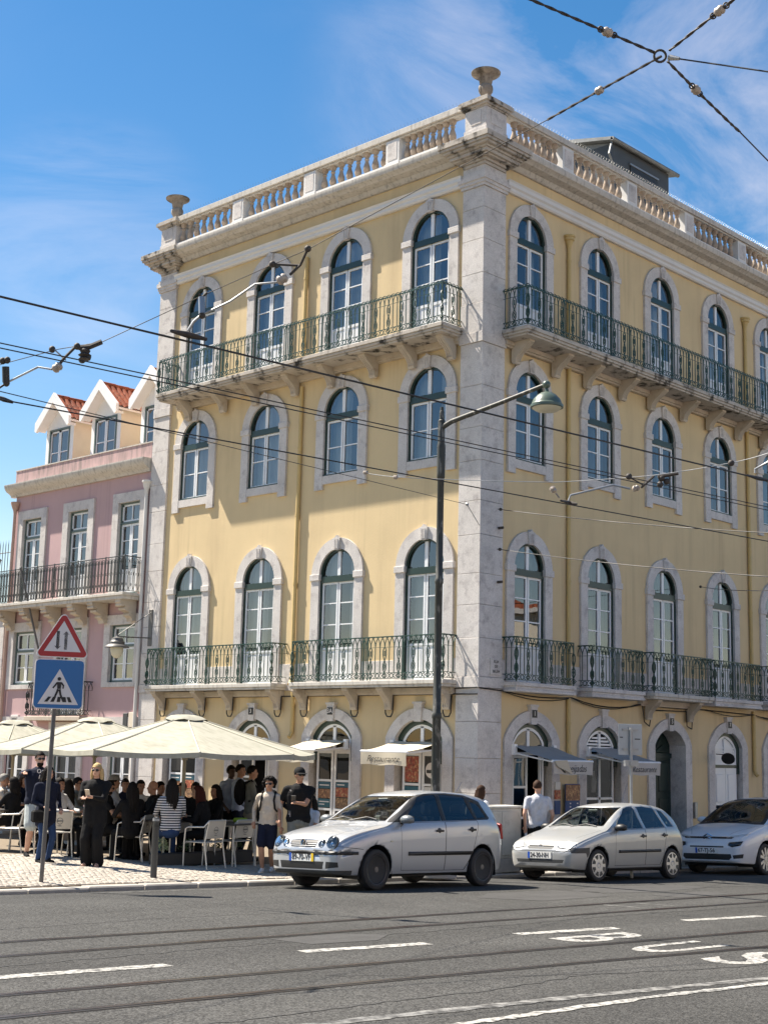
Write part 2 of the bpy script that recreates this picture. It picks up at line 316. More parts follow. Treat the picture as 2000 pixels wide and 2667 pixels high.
def link(name, me, parent=None):
    o = bpy.data.objects.new(name, me); COL.objects.link(o); o.parent = parent; return o
def empty(name, loc=(0, 0, 0), rz=0.0, parent=None):
    o = bpy.data.objects.new(name, None); COL.objects.link(o); o.location = loc; o.rotation_euler = (0, 0, rz); o.parent = parent; o.empty_display_size = 0.3; return o
def tag(o, label, cat, group=None):
    o['label'] = label; o['category'] = cat
    if group: o['group'] = group
    return o
def structure(o): o['kind'] = 'structure'; return o
def stuff(o): o['kind'] = 'stuff'; return o
def tree_copy(o, parent=None):
    c = o.copy(); COL.objects.link(c); c.parent = parent
    for ch in list(o.children): tree_copy(ch, c)
    return c
def text_mesh(body, size, name, m, ext=0.002, shear=0.0, bold=0.0, ax='CENTER', align_y='CENTER'):
    cu = bpy.data.curves.new(name, 'FONT'); cu.body = body; cu.size = size; cu.align_x = ax; cu.align_y = align_y; cu.extrude = ext; cu.shear = shear; cu.offset = bold; cu.resolution_u = 3
    o = bpy.data.objects.new(name, cu); COL.objects.link(o)
    me = bpy.data.meshes.new_from_object(o.evaluated_get(bpy.context.evaluated_depsgraph_get())); bpy.data.objects.remove(o); bpy.data.curves.remove(cu)
    me.materials.clear(); me.materials.append(MATS[m]); return me
def face_on(me, M): me.transform(M); return me
# ================================================================ ground, road, pavement
def sheet(name, xs, ys, zf, m, off=0.0, smooth=True):
    b = MB(); nx, ny = len(xs), len(ys)
    b.add([(x, y, zf(x, y) + off) for y in ys for x in xs], [(j * nx + i, j * nx + i + 1, (j + 1) * nx + i + 1, (j + 1) * nx + i) for j in range(ny - 1) for i in range(nx - 1)])
    o = b.build(name, m, fix=False); return o
def zr_far(x, y):
    return zroad(max(min(x, 60), -60), max(min(y, 40), -60))
far = [-1500, -300, -100, -60, -40, -25, -15, -5, 5, 15, 25, 40, 60, 100, 300, 1500]
road = structure(sheet('road', far, [-1500, -300, -100, -60, -30, -20, -12, -8, -5, -4.3, -3.6, -3.0, -2.5, -2.05, -1.8, 0, 10, 40, 100, 300, 1500], zr_far, 'asphalt'))
def strip(name, pts, width, m, off=0.004, parent=road, zf=zroad, rough=0.0, seed=0):
    q = random.Random(seed); b = MB(); vs = []; n = len(pts)
    dense = []
    for i in range(n - 1):
        a, c = pts[i], pts[i + 1]; k = max(1, int(math.dist(a, c) / 0.12)) if rough else max(1, int(math.dist(a, c) / 1.0))
        dense += [(a[0] + (c[0] - a[0]) * t / k, a[1] + (c[1] - a[1]) * t / k) for t in range(k)]
    dense.append(pts[-1])
    for i, p in enumerate(dense):
        a = dense[max(0, i - 1)]; c = dense[min(len(dense) - 1, i + 1)]; d = Vector((c[0] - a[0], c[1] - a[1])).normalized(); nn = Vector((-d.y, d.x))
        for sgn in (-1, 1):
            x = p[0] + nn.x * sgn * (width / 2 + q.uniform(-rough, rough)); y = p[1] + nn.y * sgn * (width / 2 + q.uniform(-rough, rough)); vs.append((x, y, zf(x, y) + off))
    b.add(vs, [(2 * i, 2 * i + 2, 2 * i + 3, 2 * i + 1) for i in range(len(dense) - 1)])
    return b.build(name, m, parent, fix=False)
def poly_mark(name, polys, m, off=0.004, zf=zroad):
    b = MB()
    for p in polys:
        vs = [(x, y, zf(x, y) + off) for x, y in p]; b.add(vs, [tuple(t) for t in tessellate_polygon([[Vector((x, y, 0)) for x, y in p]])])
    return b.build(name, m, road, fix=False)
# lane dashes between the two tracks
for (x0, x1, sd_) in ((-18.2, -15.0, 1), (-13.3, -11.6, 2), (-9.95, -8.15, 3), (-6.4, -4.6, 4), (-3.0, -1.2, 5), (0.5, 2.3, 6)):
    strip('lane_dash', [(x0, -8.93), (x1, -9.06)], 0.17, 'road_paint', rough=0.012, seed=sd_)
# BUS lettering painted on the lane, read by traffic heading down the street
def bus_letter(ch, cx, cy, L, W_):
    me = text_mesh(ch, 1.0, 'bus_letter', 'road_paint', ext=0.0, bold=0.018)
    xs = [v.co.x for v in me.vertices]; ys = [v.co.y for v in me.vertices]; mx_, Mx = min(xs), max(xs); my, My = min(ys), max(ys)
    for v in me.vertices:
        u = (v.co.x - mx_) / (Mx - mx_) - 0.5; t = (v.co.y - my) / (My - my) - 0.5
        x = cx + t * L; y = cy - u * W_; v.co = (x, y, zroad(x, y) + 0.004)
    return link('bus_letter', me, road)
bus_letter('B', -9.22, -9.60, 1.45, 0.46); bus_letter('U', -9.2, -10.55, 1.5, 0.48); bus_letter('S', -9.25, -11.52, 1.5, 0.55)
strip('edge_line', [(-21, -11.55), (-15.3, -11.92), (-13.2, -12.10), (-10.5, -12.40), (-4, -12.95), (4, -13.6)], 0.13, 'road_paint_worn', rough=0.02, seed=9)
strip('edge_line', [(-21, -12.15), (-14.97, -12.42), (-12.6, -12.45), (-10.8, -12.58), (-4, -13.13), (4, -13.8)], 0.10, 'road_paint', off=0.005, rough=0.02, seed=10)
strip('gutter_line', [(-11.1, -2.42), (-8.0, -2.52), (-6.0, -2.56)], 0.06, 'road_paint_worn', rough=0.008, seed=11)
strip('lane_arrow', [(-5.6, -7.08), (-5.35, -7.62)], 0.09, 'road_paint_worn', rough=0.02, seed=12)
strip('lane_arrow', [(-4.8, -7.10), (-4.6, -7.66)], 0.09, 'road_paint_worn', rough=0.02, seed=13)
# tar seams, patches and cracks
poly_mark('asphalt_patch', [[(-6.6, -5.6), (-5.9, -5.15), (-4.2, -5.1), (-3.6, -5.6), (-4.2, -6.2), (-6.0, -6.3)]], 'patch_asphalt', 0.003)
poly_mark('asphalt_patch', [[(-3.9, -5.2), (-2.6, -4.95), (-0.6, -5.1), (-0.4, -5.7), (-2.6, -6.0), (-3.8, -5.75)]], 'patch_asphalt', 0.003)
poly_mark('asphalt_patch', [[(-3.2, -6.3), (-1.4, -6.2), (-1.3, -6.7), (-3.0, -6.8)]], 'patch_asphalt', 0.003)
poly_mark('asphalt_patch', [[(-12.9, -8.05), (-11.9, -8.0), (-11.4, -8.3), (-11.9, -8.62), (-12.8, -8.55)]], 'patch_asphalt', 0.003)
def crack(pts, wd, seed):
    q = random.Random(seed); P = []
    for i in range(len(pts) - 1):
        a, c = pts[i], pts[i + 1]; k = int(math.dist(a, c) / 0.14) + 1
        P += [(a[0] + (c[0] - a[0]) * t / k + q.uniform(-.03, .03), a[1] + (c[1] - a[1]) * t / k + q.uniform(-.035, .035)) for t in range(k)]
    P.append(pts[-1]); strip('road_crack', P, wd, 'tar', off=0.0035)
crack([(-17.5, -11.5), (-15.2, -11.45), (-13.6, -11.5), (-12.0, -11.35), (-10.6, -11.7), (-9.0, -12.0), (-6.8, -12.2)], 0.022, 1)
crack([(-16.5, -8.5), (-14.2, -8.35), (-12.2, -8.3), (-9.5, -8.25), (-6.6, -8.1), (-3, -8.2)], 0.018, 2)
crack([(-15, -6.2), (-12.6, -6.0), (-10.4, -6.1)], 0.016, 3)
crack([(-6.6, -5.6), (-5.2, -5.9), (-3.4, -6.35)], 0.016, 4)
crack([(-3.0, -4.9), (-0.5, -5.7), (3.0, -6.1), (8, -6.4)], 0.03, 5)
crack([(-14.2, -10.2), (-13.0, -10.9), (-11.6, -11.5)], 0.014, 6)
# tram rails: grooved rail = outer tar seam, two running edges with a groove between
def tram_rail(pts, label, sd_):
    root = empty('tram_rail', (pts[0][0], pts[0][1], zroad(*pts[0])))
    inv = Vector(root.location)
    def piece(nm, m, dy, wd, h):
        o = strip(nm, [(x, y + dy) for x, y in pts], wd, m, off=h, parent=None); o.data.transform(Matrix.Translation(-inv)); o.parent = root
    piece('seam', 'tar', 0.0, 0.13, 0.002); piece('railhead', 'rail_steel', 0.028, 0.062, 0.007); piece('groove', 'cable_black', -0.02, 0.035, 0.0045); piece('guard', 'rail_steel', -0.046, 0.016, 0.006)
    tag(root, label, 'rail', 'tram rails set in the asphalt')
tram_rail([(-40, -7.12), (-15.5, -7.10), (-10.2, -7.06), (-3.5, -6.93), (8, -6.9), (40, -6.9)], 'thin steel tram rail in the asphalt nearest the parked cars', 1)
tram_rail([(-40, -7.98), (-16, -7.95), (-11, -7.86), (-7.2, -7.82), (8, -7.82), (40, -7.82)], 'dark steel tram rail just beyond the dashed lane line', 2)
tram_rail([(-40, -9.70), (-17, -9.76), (-13.1, -9.88), (-10.2, -9.98), (-6.4, -10.14), (8, -10.6), (40, -11.2)], 'thin steel tram rail running between the painted letters B and U', 3)
tram_rail([(-40, -10.5), (-17.5, -10.56), (-14, -10.68), (-11.4, -10.82), (-8.1, -11.06), (8, -11.5), (40, -12.1)], 'rust brown tram rail running between the painted letters U and S', 4)
# pavement (terrace and footway) with kerb stones and calcada cobbles
KY = -2.05
pav = structure(sheet('pavement', [-60, -30, -20, -14, -12, -10, -8, -6, -4, -2, 0, 4, 10, 20, 40, 60], [-1.82, -1.4, -0.8, 0, 4, 12, 40], zwalk, 'cobble_joint'))
kx = -22.0; kk = 0
kb = MB().box(-0.49, 0.49, 0, 0.24, -0.25, 0.0).mesh('kerb_stone', 'kerb', bevel=0.02)
while kx < 26:
    o = link('kerb_stone', kb, pav); xc = kx + 0.5
    drop = -0.02 if xc < -10.9 else (-0.01 if xc < -10 else 0.0)
    if -3.2 < xc < 0: drop = -0.015
    o.location = (xc, KY - (0.0 if xc > -11 else 0.04), zwalk(xc, KY) + 0.012 + drop + rnd.uniform(-.004, .004)); o.rotation_euler = (0, math.atan(-SX), rnd.uniform(-.006, .006)); kx += 1.0
# cobbles: irregular little limestone blocks, laid in gently waving courses
def cobble_mesh(i):
    q = random.Random(i); a, c, h = 0.047, 0.044, 0.03
    top = [(-a * .86 + q.uniform(-.006, .006), -c * .86 + q.uniform(-.006, .006)), (a * .86 + q.uniform(-.006, .006), -c * .86 + q.uniform(-.006, .006)), (a * .86 + q.uniform(-.006, .006), c * .86 + q.uniform(-.006, .006)), (-a * .86 + q.uniform(-.006, .006), c * .86 + q.uniform(-.006, .006))]
    b = MB(); b.add([(x * 1.13, y * 1.13, -h) for x, y in top] + [(x * 1.13, y * 1.13, -0.006) for x, y in top] + [(x * 0.9, y * 0.9, 0.004) for x, y in top],
        [(0, 1, 5, 4), (1, 2, 6, 5), (2, 3, 7, 6), (3, 0, 4, 7), (4, 5, 9, 8), (5, 6, 10, 9), (6, 7, 11, 10), (7, 4, 8, 11), (8, 9, 10, 11)])
    return b
CM = [cobble_mesh(i) for i in range(8)]; CMM = [c.mesh('cobble', 'cobble', fix=False) for c in CM]
spots = []
y = -1.80; row = 0
while y < 3.2:
    x = -16.0 + 0.05 * (row % 2)
    while x < 2.5:
        yy = y + 0.05 * math.sin(x * 2.1) + rnd.uniform(-.008, .008); xx = x + rnd.uniform(-.008, .008)
        if yy > -1.79: spots.append((xx, yy))
        x += 0.098
    y += 0.092; row += 1
spots = [s for s in spots if s[1] < 0.2 or s[0] < -7.5]
pr = lambda P: (lambda d: (1000 + FPX * d.dot(RGT) / d.dot(FWD), 1333.5 - FPX * d.dot(UPV) / d.dot(FWD), d.dot(FWD)))(Vector(P) - CAM)
vis = []
for s in spots:
    q = pr((s[0], s[1], zwalk(*s)))
    vis.append((0 if (0 < q[0] < 760) else 1, q[2]))
order = sorted(range(len(spots)), key=lambda i: vis[i])
big = MB()
for n_, i in enumerate(order):
    x, yv = spots[i]; z = zwalk(x, yv) + 0.012 + rnd.uniform(-.004, .003); rz = rnd.uniform(-.25, .25) + 0.35 * math.cos(x * 2.1)*0.3; k_ = rnd.randrange(8)
    if n_ < 300:
        o = link('cobble', CMM[k_], pav); o.location = (x, yv, z); o.rotation_euler = (0, 0, rz)
    else:
        cs, sn = math.cos(rz), math.sin(rz)
        big.add([(x + vx * cs - vy * sn, yv + vx * sn + vy * cs, z + vz) for vx, vy, vz in CM[k_].v], CM[k_].f)
stuff(big.build('cobbles', 'cobble', pav, fix=False))
# ================================================================ yellow corner building
mat('urn_stone', (0.30, 0.26, 0.22), 0.85, var=0.25, vscale=6, col2=(0.09, 0.075, 0.06), c2scale=3.5, c2lo=0.48, c2hi=0.66, spec=0.15)
RZ = {'L': R(-90), 'R': 0.0}
def fpos(side, s, z=0.0): return (0, s, z) if side == 'L' else (s, 0, z)
def fx(side, s): return -s if side == 'L' else s
def put(o, side, s=0.0, z=0.0): o.location = fpos(side, s, z); o.rotation_euler = (0, 0, RZ[side]); return o
WALL = 0.06           # stucco plane behind the stone fronts
def arch(hw, z0, zs, rise, n=18):
    Rr = (hw * hw + rise * rise) / (2 * rise); cz = zs + rise - Rr; a0 = math.asin(min(1, hw / Rr)) if rise < hw - 1e-6 else math.pi / 2
    pts = [(-hw, z0)]
    for i in range(n + 1):
        a = -a0 + 2 * a0 * i / n; pts.append((Rr * math.sin(a), cz + Rr * math.cos(a)))
    pts.append((hw, z0)); return pts
def ring(b, inner, outer, y0, yo, yi, close=False):
    n = len(inner); vs = [(x, y0, z) for x, z in inner] + [(x, y0, z) for x, z in outer] + [(x, yi, z) for x, z in inner] + [(x, yo, z) for x, z in outer]
    fs = []
    for i in range(n if close else n - 1):
        j = (i + 1) % n
        fs += [(i, j, n + j, n + i), (n + i, n + j, 3 * n + j, 3 * n + i), (j, i, 2 * n + i, 2 * n + j)]
    if not close: fs += [(0, n, 3 * n, 2 * n), (n - 1, 2 * n - 1, 4 * n - 1, 3 * n - 1)]
    return b.add(vs, fs)
def bar(b, x0, x1, z0, z1, y0, y1): return b.box(x0, x1, y0, y1, z0, z1)
def pane_obj(poly, y, parent, m='glass', name='pane'):
    if sum(poly[i][0] * poly[(i + 1) % len(poly)][1] - poly[(i + 1) % len(poly)][0] * poly[i][1] for i in range(len(poly))) < 0: poly = poly[::-1]
    b = MB(); b.add([(x, y, z) for x, z in poly], [tuple(range(len(poly)))]); return b.build(name, m, parent, fix=False)
def curtain_obj(x0, x1, z0, z1, y, parent, m, seed, amp=0.018):
    q = random.Random(seed); n = 36; ph = q.uniform(0, 6); fr = q.uniform(38, 55); b = MB(); vs = []
    for i in range(n + 1):
        x = x0 + (x1 - x0) * i / n; yy = y + amp * math.sin(x * fr + ph) + 0.4 * amp * math.sin(x * 17 + ph)
        vs += [(x, yy, z0), (x, yy, z1)]
    b.add(vs, [(2 * i, 2 * i + 2, 2 * i + 3, 2 * i + 1) for i in range(n)]); return b.build('curtain', m, parent, smooth=60, fix=False)
def fan_pane(sgn, hw, zs, rise, zt, gap, y, parent, m='glass', n=9):
    A = arch(hw, zs, zs, rise, 2 * n); pts = [p for p in A if p[1] >= zt and p[0] * sgn >= gap]
    pts = sorted(pts, key=lambda p: p[0] * sgn)
    if not pts: return
    e = pts[-1]; poly = [(sgn * gap, zt)] + pts + [(e[0], zt)]
    if sgn < 0: poly = poly[::-1]
    return pane_obj(poly, y, parent, m)
def upper_window(hw, z0, zs, kind, seed, cur='curtain', side='L'):
    """arched casement in a limestone surround; kind 'french' (balcony door) or 'sash' (window with stone sill)"""
    rise = hw; root_b = MB(); sw = 0.27; zt = zs - 0.04; tb = 0.15
    y = 0.085
    # white casement joinery
    st = 0.052; lo = z0 + 0.02
    for sg in (-1, 1):
        xo, xi = sg * (hw - 0.055), sg * 0.012
        a, c = min(xo, xi), max(xo, xi)
        bar(root_b, a, a + st, lo, zt - tb, y, y + 0.05); bar(root_b, c - st, c, lo, zt - tb, y, y + 0.05)
        bar(root_b, a + st, c - st, zt - tb - st, zt - tb, y, y + 0.05); bar(root_b, a + st, c - st, lo, lo + st, y, y + 0.05)
        rows = [0.0, 0.5, 1.0] if kind == 'sash' else [0.0, 0.36, 0.70, 1.0]
        pz0 = lo + st if kind == 'sash' else lo + 0.80
        H = zt - tb - st - pz0
        for r in rows[1:-1]: bar(root_b, a + st, c - st, pz0 + H * r - 0.014, pz0 + H * r + 0.014, y + 0.005, y + 0.045)
        if kind != 'sash':
            bar(root_b, a + st, c - st, lo + st, lo + 0.735, y + 0.015, y + 0.04); bar(root_b, a + st, c - st, lo + 0.735, lo + 0.80, y, y + 0.05)
            bar(root_b, a + st + .06, c - st - .06, lo + st + .08, lo + 0.66, y + 0.008, y + 0.02)
    bar(root_b, -0.05, 0.05, zt + 0.005, zs + rise - 0.05, y, y + 0.05)
    root = root_b.build('window', 'joinery_white', None)
    for sg in (-1, 1):
        xo, xi = sg * (hw - 0.055), sg * 0.012; a, c = min(xo, xi) + st, max(xo, xi) - st
        rows = [0.0, 0.5, 1.0] if kind == 'sash' else [0.0, 0.36, 0.70, 1.0]
        pz0 = lo + st if kind == 'sash' else lo + 0.80
        H = zt - tb - st - pz0
        for i in range(len(rows) - 1): pane_obj([(a, pz0 + H * rows[i]), (c, pz0 + H * rows[i]), (c, pz0 + H * rows[i + 1]), (a, pz0 + H * rows[i + 1])], y + 0.025, root)
        fan_pane(sg, hw - 0.05, zs, rise - 0.05, zt, 0.05, y + 0.025, root)
    g = MB(); A = arch(hw, z0, zs, rise); B = arch(hw - 0.055, z0, zs, rise - 0.055)
    ring(g, B, A, 0.06, 0.15, 0.15); bar(g, -hw + 0.05, hw - 0.05, zt - tb, zt, 0.045, 0.15)
    if kind == 'sash': bar(g, -hw + 0.02, hw - 0.02, z0 - 0.005, z0 + 0.035, 0.02, 0.15)
    g.build('window_frame', 'joinery_green', root)
    s = MB(); O = arch(hw + sw, z0, zs, rise + sw)
    ring(s, A, O, 0.0, WALL + .02, 0.26); so_ = s.build('surround', 'stone', root, smooth=30)
    if kind == 'sash':
        f = MB(); bar(f, -hw - sw + 0.10, hw + sw - 0.10, z0 - 0.20, z0, 0.002, 0.26)
        for sg in (-1, 1): bar(f, sg * (hw + sw / 2) - 0.135, sg * (hw + sw / 2) + 0.135, z0 - 0.33, z0 - 0.001, -0.006, WALL + .02)
        f.build('sill', 'stone', root)
    for sg in (-1, 1):
        i_ = MB(); cx = sg * (hw + sw / 2); i_.box(cx - sw / 2 - 0.03, cx + sw / 2 + 0.03, -0.03, WALL + .01, zs - 0.13, zs + 0.02); i_.build('impost', 'stone', root, bevel=0.008)
    k = MB(); zk = zs + rise
    k.prism([(-0.085, zk - 0.03), (0.085, zk - 0.03), (0.125, zk + 0.25), (0.05, zk + 0.27), (0, zk + 0.325), (-0.05, zk + 0.27), (-0.125, zk + 0.25)], lambda u, v, w_: (u, w_, v), -0.045, WALL)
    for j in (-1, 0, 1): k.prism([(j * 0.045 - 0.012, zk), (j * 0.045 + 0.012, zk), (j * 0.055 + 0.014, zk + 0.22), (j * 0.055 - 0.014, zk + 0.22)], lambda u, v, w_: (u, w_, v), -0.058, -0.04)
    k.build('keystone', 'stone', root)
    if cur:
        ct = seed % 4; top_ = zs + rise - .03 if ct != 1 else zs - .05
        if ct in (0, 1): curtain_obj(-hw + .02, hw - .02, z0 + .02, top_, 0.34, root, cur, seed)
        elif ct == 2: curtain_obj(-hw + .02, -hw * .28, z0 + .02, top_, 0.34, root, cur, seed); curtain_obj(hw * .30, hw - .02, z0 + .02, top_, 0.34, root, cur, seed + 9)
        else: curtain_obj(-hw + .02, hw * .12, z0 + .02, top_, 0.34, root, cur, seed); curtain_obj(hw * .62, hw - .02, z0 + .02, top_, 0.34, root, cur, seed + 5)
    return root

yb = tag(empty('yellow_building'), 'four storey yellow corner building with arched windows and stone balustrade', 'building')
LC = [1.632, 4.424, 7.240, 10.062]; RC = [1.774, 4.542, 7.337, 10.172, 13.012, 15.85, 18.69]
LG = [1.70, 4.46, 7.27, 10.08]; RG = [1.90, 4.62, 7.50, 10.32, 13.15, 15.98, 18.8]
HWL, HWR = 0.60, 0.56
FL = {3: (11.70, 14.15), 2: (8.81, 10.37), 1: (3.82, 6.385)}
GHW, GZS, GR_ = 0.70, 2.56, 0.40
protos = {}
def win(side, floor, s, seed, cur):
    hw = HWL if side == 'L' else HWR; key = (side, floor, cur, seed % 4)
    kind = 'sash' if floor == 2 else 'french'
    if key not in protos: protos[key] = o = upper_window(hw, *FL[floor], kind, seed, cur, side)
    else: o = tree_copy(protos[key])
    o.parent = yb; put(o, side, s); return o
wn = {}
for fl in (3, 2, 1):
    for i, s in enumerate(LC): wn[('L', fl, i)] = win('L', fl, s, i + fl, 'curtain')
    for i, s in enumerate(RC): wn[('R', fl, i)] = win('R', fl, s, i + 2 * fl, 'curtain' if fl == 3 else ('curtain_blue' if fl == 2 else 'curtain_dark'))
# stucco walls with real openings
def wall(side, smax, cols, hw, gcols, z0, z1, m='stucco'):
    outer = [(0.02, z0), (smax, z0), (smax, z1), (0.02, z1)]; holes = []
    for s in cols:
        for fl in (1, 2, 3): holes.append([(s + x, z) for x, z in arch(hw + .05, FL[fl][0] - 0.02, FL[fl][1], hw + .05)])
    for s in gcols: holes.append([(s + x, z) for x, z in arch(GHW + .05, -1.2 if side == 'R' else -0.45, GZS, GR_ + .05)])
    b = MB(); loops = [outer] + holes; flat = [p for l in loops for p in l]
    tri = tessellate_polygon([[Vector((x, z, 0)) for x, z in l] for l in loops])
    b.add([(fx(side, x), WALL, z) for x, z in flat], [tuple(t) for t in tri])
    o = b.build('wall', m, yb, fix=False); put(o, side); return o
wall('L', 11.92, LC, HWL, LG, -0.6, 15.75); wall('R', 24.0, RC, HWR, RG, -1.6, 15.75)
b = MB(); b.box(0.3, 23.9, 11.6, 11.9, -1.6, 16.0); b.box(23.7, 24.0, 0.1, 11.6, -1.6, 16.0); b.build('rear_wall', 'stucco', yb)
MB().box(0.1, 24, 0.1, 11.9, 15.9, 16.01).build('roof', 'zinc', yb)
b = MB(); b.box(0.9, 23.6, 0.95, 11.5, 3.55, 3.70); b.box(0.9, 23.6, 0.95, 11.5, 7.6, 7.75); b.box(0.9, 23.6, 0.95, 11.5, 11.45, 11.6); b.box(0.9, 23.6, 2.2, 2.3, -1.2, 15.6); b.box(2.2, 2.3, 0.95, 11.5, -1.2, 15.6); b.build('interior', 'room_dark', yb)
# corner pilaster, stone by stone
hs_ = [-1.0, 0.55, 1.35, 2.2, 3.05, 3.63]; z = 3.63
stones = [(-1.0, 0.55, .05), (0.55, 1.42, .0), (1.42, 2.15, .0), (2.15, 2.92, .0), (2.92, 3.64, .0), (3.64, 3.87, .03), (3.87, 4.70, .012), (4.70, 5.42, 0), (5.42, 6.1, 0), (6.1, 6.95, 0), (6.95, 7.7, 0), (7.7, 8.6, 0), (8.6, 9.35, 0), (9.35, 10.3, 0), (10.3, 11.28, 0), (11.28, 11.52, .03), (11.52, 12.2, .012), (12.2, 12.9, 0), (12.9, 13.7, 0), (13.7, 14.45, 0), (14.45, 14.95, 0)]
for i, (a, c, e) in enumerate(stones):
    e += rnd.uniform(0, .004); o = MB().box(-e, 0.78 + e, -e, 0.63 + e, a + .003, c - .003).build('stone_block', 'stone', yb, bevel=0.006)
for i, (a, c, e) in enumerate(stones):
    e += rnd.uniform(0, .004); MB().box(-e, 0.35, 11.23 - e, 11.95, a + .003, c - .003).build('stone_block', 'stone', yb, bevel=0.006)
for (x0, x1, y0, y1) in ((0, .78, 0, .63), (0, .35, 11.23, 11.95)):
    b = MB()
    for e, a, c in ((.035, 14.95, 15.02), (.06, 15.02, 15.10), (.085, 15.10, 15.22), (.05, 15.22, 15.30), (.0, 15.30, 15.50)): b.box(x0 - e, x1 + e, y0 - e, y1 + e, a, c)
    b.build('capital', 'stone', yb)
# string course, cornice
def run(side, s0, s1, prof, name, m, smooth=False):
    b = MB(); b.prism(prof, lambda u, v, w_: (w_, -u, v), fx(side, s0), fx(side, s1)); o = b.build(name, m, yb, smooth); put(o, side); return o
sc = [(-.08, 15.05), (0.02, 15.05), (0.05, 15.09), (0.05, 15.15), (0.09, 15.19), (0.09, 15.27), (0.12, 15.31), (-.08, 15.31)]
cor = [(-.10, 15.66), (0.0, 15.66), (0.05, 15.70), (0.08, 15.76), (0.26, 15.80), (0.30, 15.84), (0.38, 15.87), (0.40, 15.92), (0.40, 16.01), (0.36, 16.025), (-.10, 16.025)]
for side, s0, s1 in (('L', 0.63, 11.23), ('R', 0.78, 24)):
    run(side, s0, s1, sc, 'string_course', 'white_paint')
    run(side, 0.9 if side == 'L' else 1.0, 10.95 if side == 'L' else 24, cor, 'cornice', 'stone_streak', 25)
def cap_block(x0, x1, y0, y1):
    b = MB()
    for e, a, c in ((.04, 15.46, 15.53), (.09, 15.53, 15.60), (.20, 15.60, 15.64), (.26, 15.64, 15.72), (.30, 15.72, 15.78), (.38, 15.78, 15.84), (.43, 15.84, 15.90), (.46, 15.90, 16.03)): b.box(x0 - e, x1 + e, y0 - e, y1 + e, a, c)
    return b.build('cornice_block', 'stone_stained', yb, bevel=0.006)
cap_block(0, .70, 0, .58); cap_block(0, .35, 11.27, 11.9)
# balustrade
def pedestal(side, s, wd, big=0.0):
    b = MB(); x = fx(side, s); h = wd / 2
    b.box(x - h - .02, x + h + .02, -.20 - big, .14, 16.02, 16.20); b.box(x - h, x + h, -.17 - big, .12, 16.20, 16.79)
    o = b.build('pedestal', 'white_paint', yb, bevel=0.006); put(o, side)
    p = MB(); p.box(x - h + .07, x + h - .07, -.178 - big, -.165 - big, 16.28, 16.72); q = p.build('panel', 'stone', o)
    return o
blp = [(.075, 0), (.075, .04), (.05, .055), (.045, .075), (.065, .11), (.078, .17), (.07, .24), (.045, .33), (.036, .39), (.042, .41), (.055, .425), (.042, .44), (.04, .475), (.062, .50), (.07, .53), (.075, .535), (.075, .59)]
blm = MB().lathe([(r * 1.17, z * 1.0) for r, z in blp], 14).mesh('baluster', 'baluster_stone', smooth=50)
PED = {'L': [2.75, 5.66, 8.47], 'R': [2.95, 5.70, 8.45, 11.25, 14.05, 16.85, 19.65]}
rails = {}
for side, s0, s1 in (('L', 0.55, 11.45), ('R', 0.60, 22.4)):
    X0, X1 = sorted((fx(side, s0), fx(side, s1)))
    base = MB().box(X0, X1, -.17, .12, 16.022, 16.20).build('balustrade_base', 'white_paint', yb); put(base, side)
    b = MB(); b.box(X0, X1, -.15, .10, 16.79, 16.83); b.box(X0, X1, -.20, .14, 16.83, 16.98); top = b.build('balustrade_rail', 'stone_streak', yb, bevel=0.008); put(top, side); rails[side] = top
    pp = [s0 + 0.05] + PED[side] + [s1 - 0.05]
    for s in PED[side]: pedestal(side, s, 0.44)
    for a, c in zip(pp[:-1], pp[1:]):
        lo_, hi_ = a + 0.26, c - 0.26; n = 8
        for i in range(n):
            s = lo_ + (hi_ - lo_) * (i + 0.5) / n; o = link('baluster', blm, top); o.location = (fx(side, s), -.02, 16.20)
            o.rotation_euler = (0, 0, rnd.uniform(0, 6))
    # bird spikes along the rail
    sp = MB(); x = X0 + .1
    while x < min(X1, X0 + 16) - .1:
        for dy, tx in ((-.15, -.02), (-.12, .02), (.0, .0)):
            sp.tube([(x, dy, 16.98), (x + tx * 2, dy - .04, 17.09)], 0.0018, 3, cap=False)
        x += 0.11
    put(stuff(sp.build('bird_spikes', 'steel', yb, fix=False)), side)
def corner_ped(x0, x1, y0, y1):
    b = MB(); b.box(x0 - .22, x1, y0 - .22, y1, 16.03, 16.26); b.box(x0 - .20, x1 - .02, y0 - .20, y1 - .02, 16.26, 16.74); o = b.build('corner_pedestal', 'stone', yb, bevel=0.006)
    c = MB()
    for e, a, d in ((.22, 16.74, 16.78), (.26, 16.78, 16.84), (.31, 16.84, 16.93), (.28, 16.93, 16.965)): c.box(x0 - e, x1 + e - .2, y0 - e, y1 + e - .2, a, d)
    c.build('pedestal_cap', 'stone_stained', o)
    p = MB(); p.box(x0 - .212, x0 - .19, y0 - .05, y1 - .2, 16.36, 16.68); p.box(x0 - .05, x1 - .2, y0 - .212, y0 - .19, 16.36, 16.68); p.build('panel', 'stone', o, bevel=.004)
    u = MB(); u.lathe([(.10, 0), (.10, .03), (.05, .05), (.045, .09), (.06, .11), (.11, .15), (.165, .24), (.175, .30), (.16, .36), (.125, .385), (.14, .40), (.16, .50), (.20, .56), (.30, .60), (.335, .625), (.34, .65), (.29, .66)], 36, flute=0.10, nf=14, fr=(.12, .38))
    v = u.build('urn', 'urn_stone', o, smooth=45); v.location = (x0 + .04, y0 + (.03 if y0 < 1 else .10), 16.955); v.scale = (1, 1, 1.12)
    return o
corner_ped(0, .55, 0, .45); corner_ped(0, .45, 11.32, 11.8)
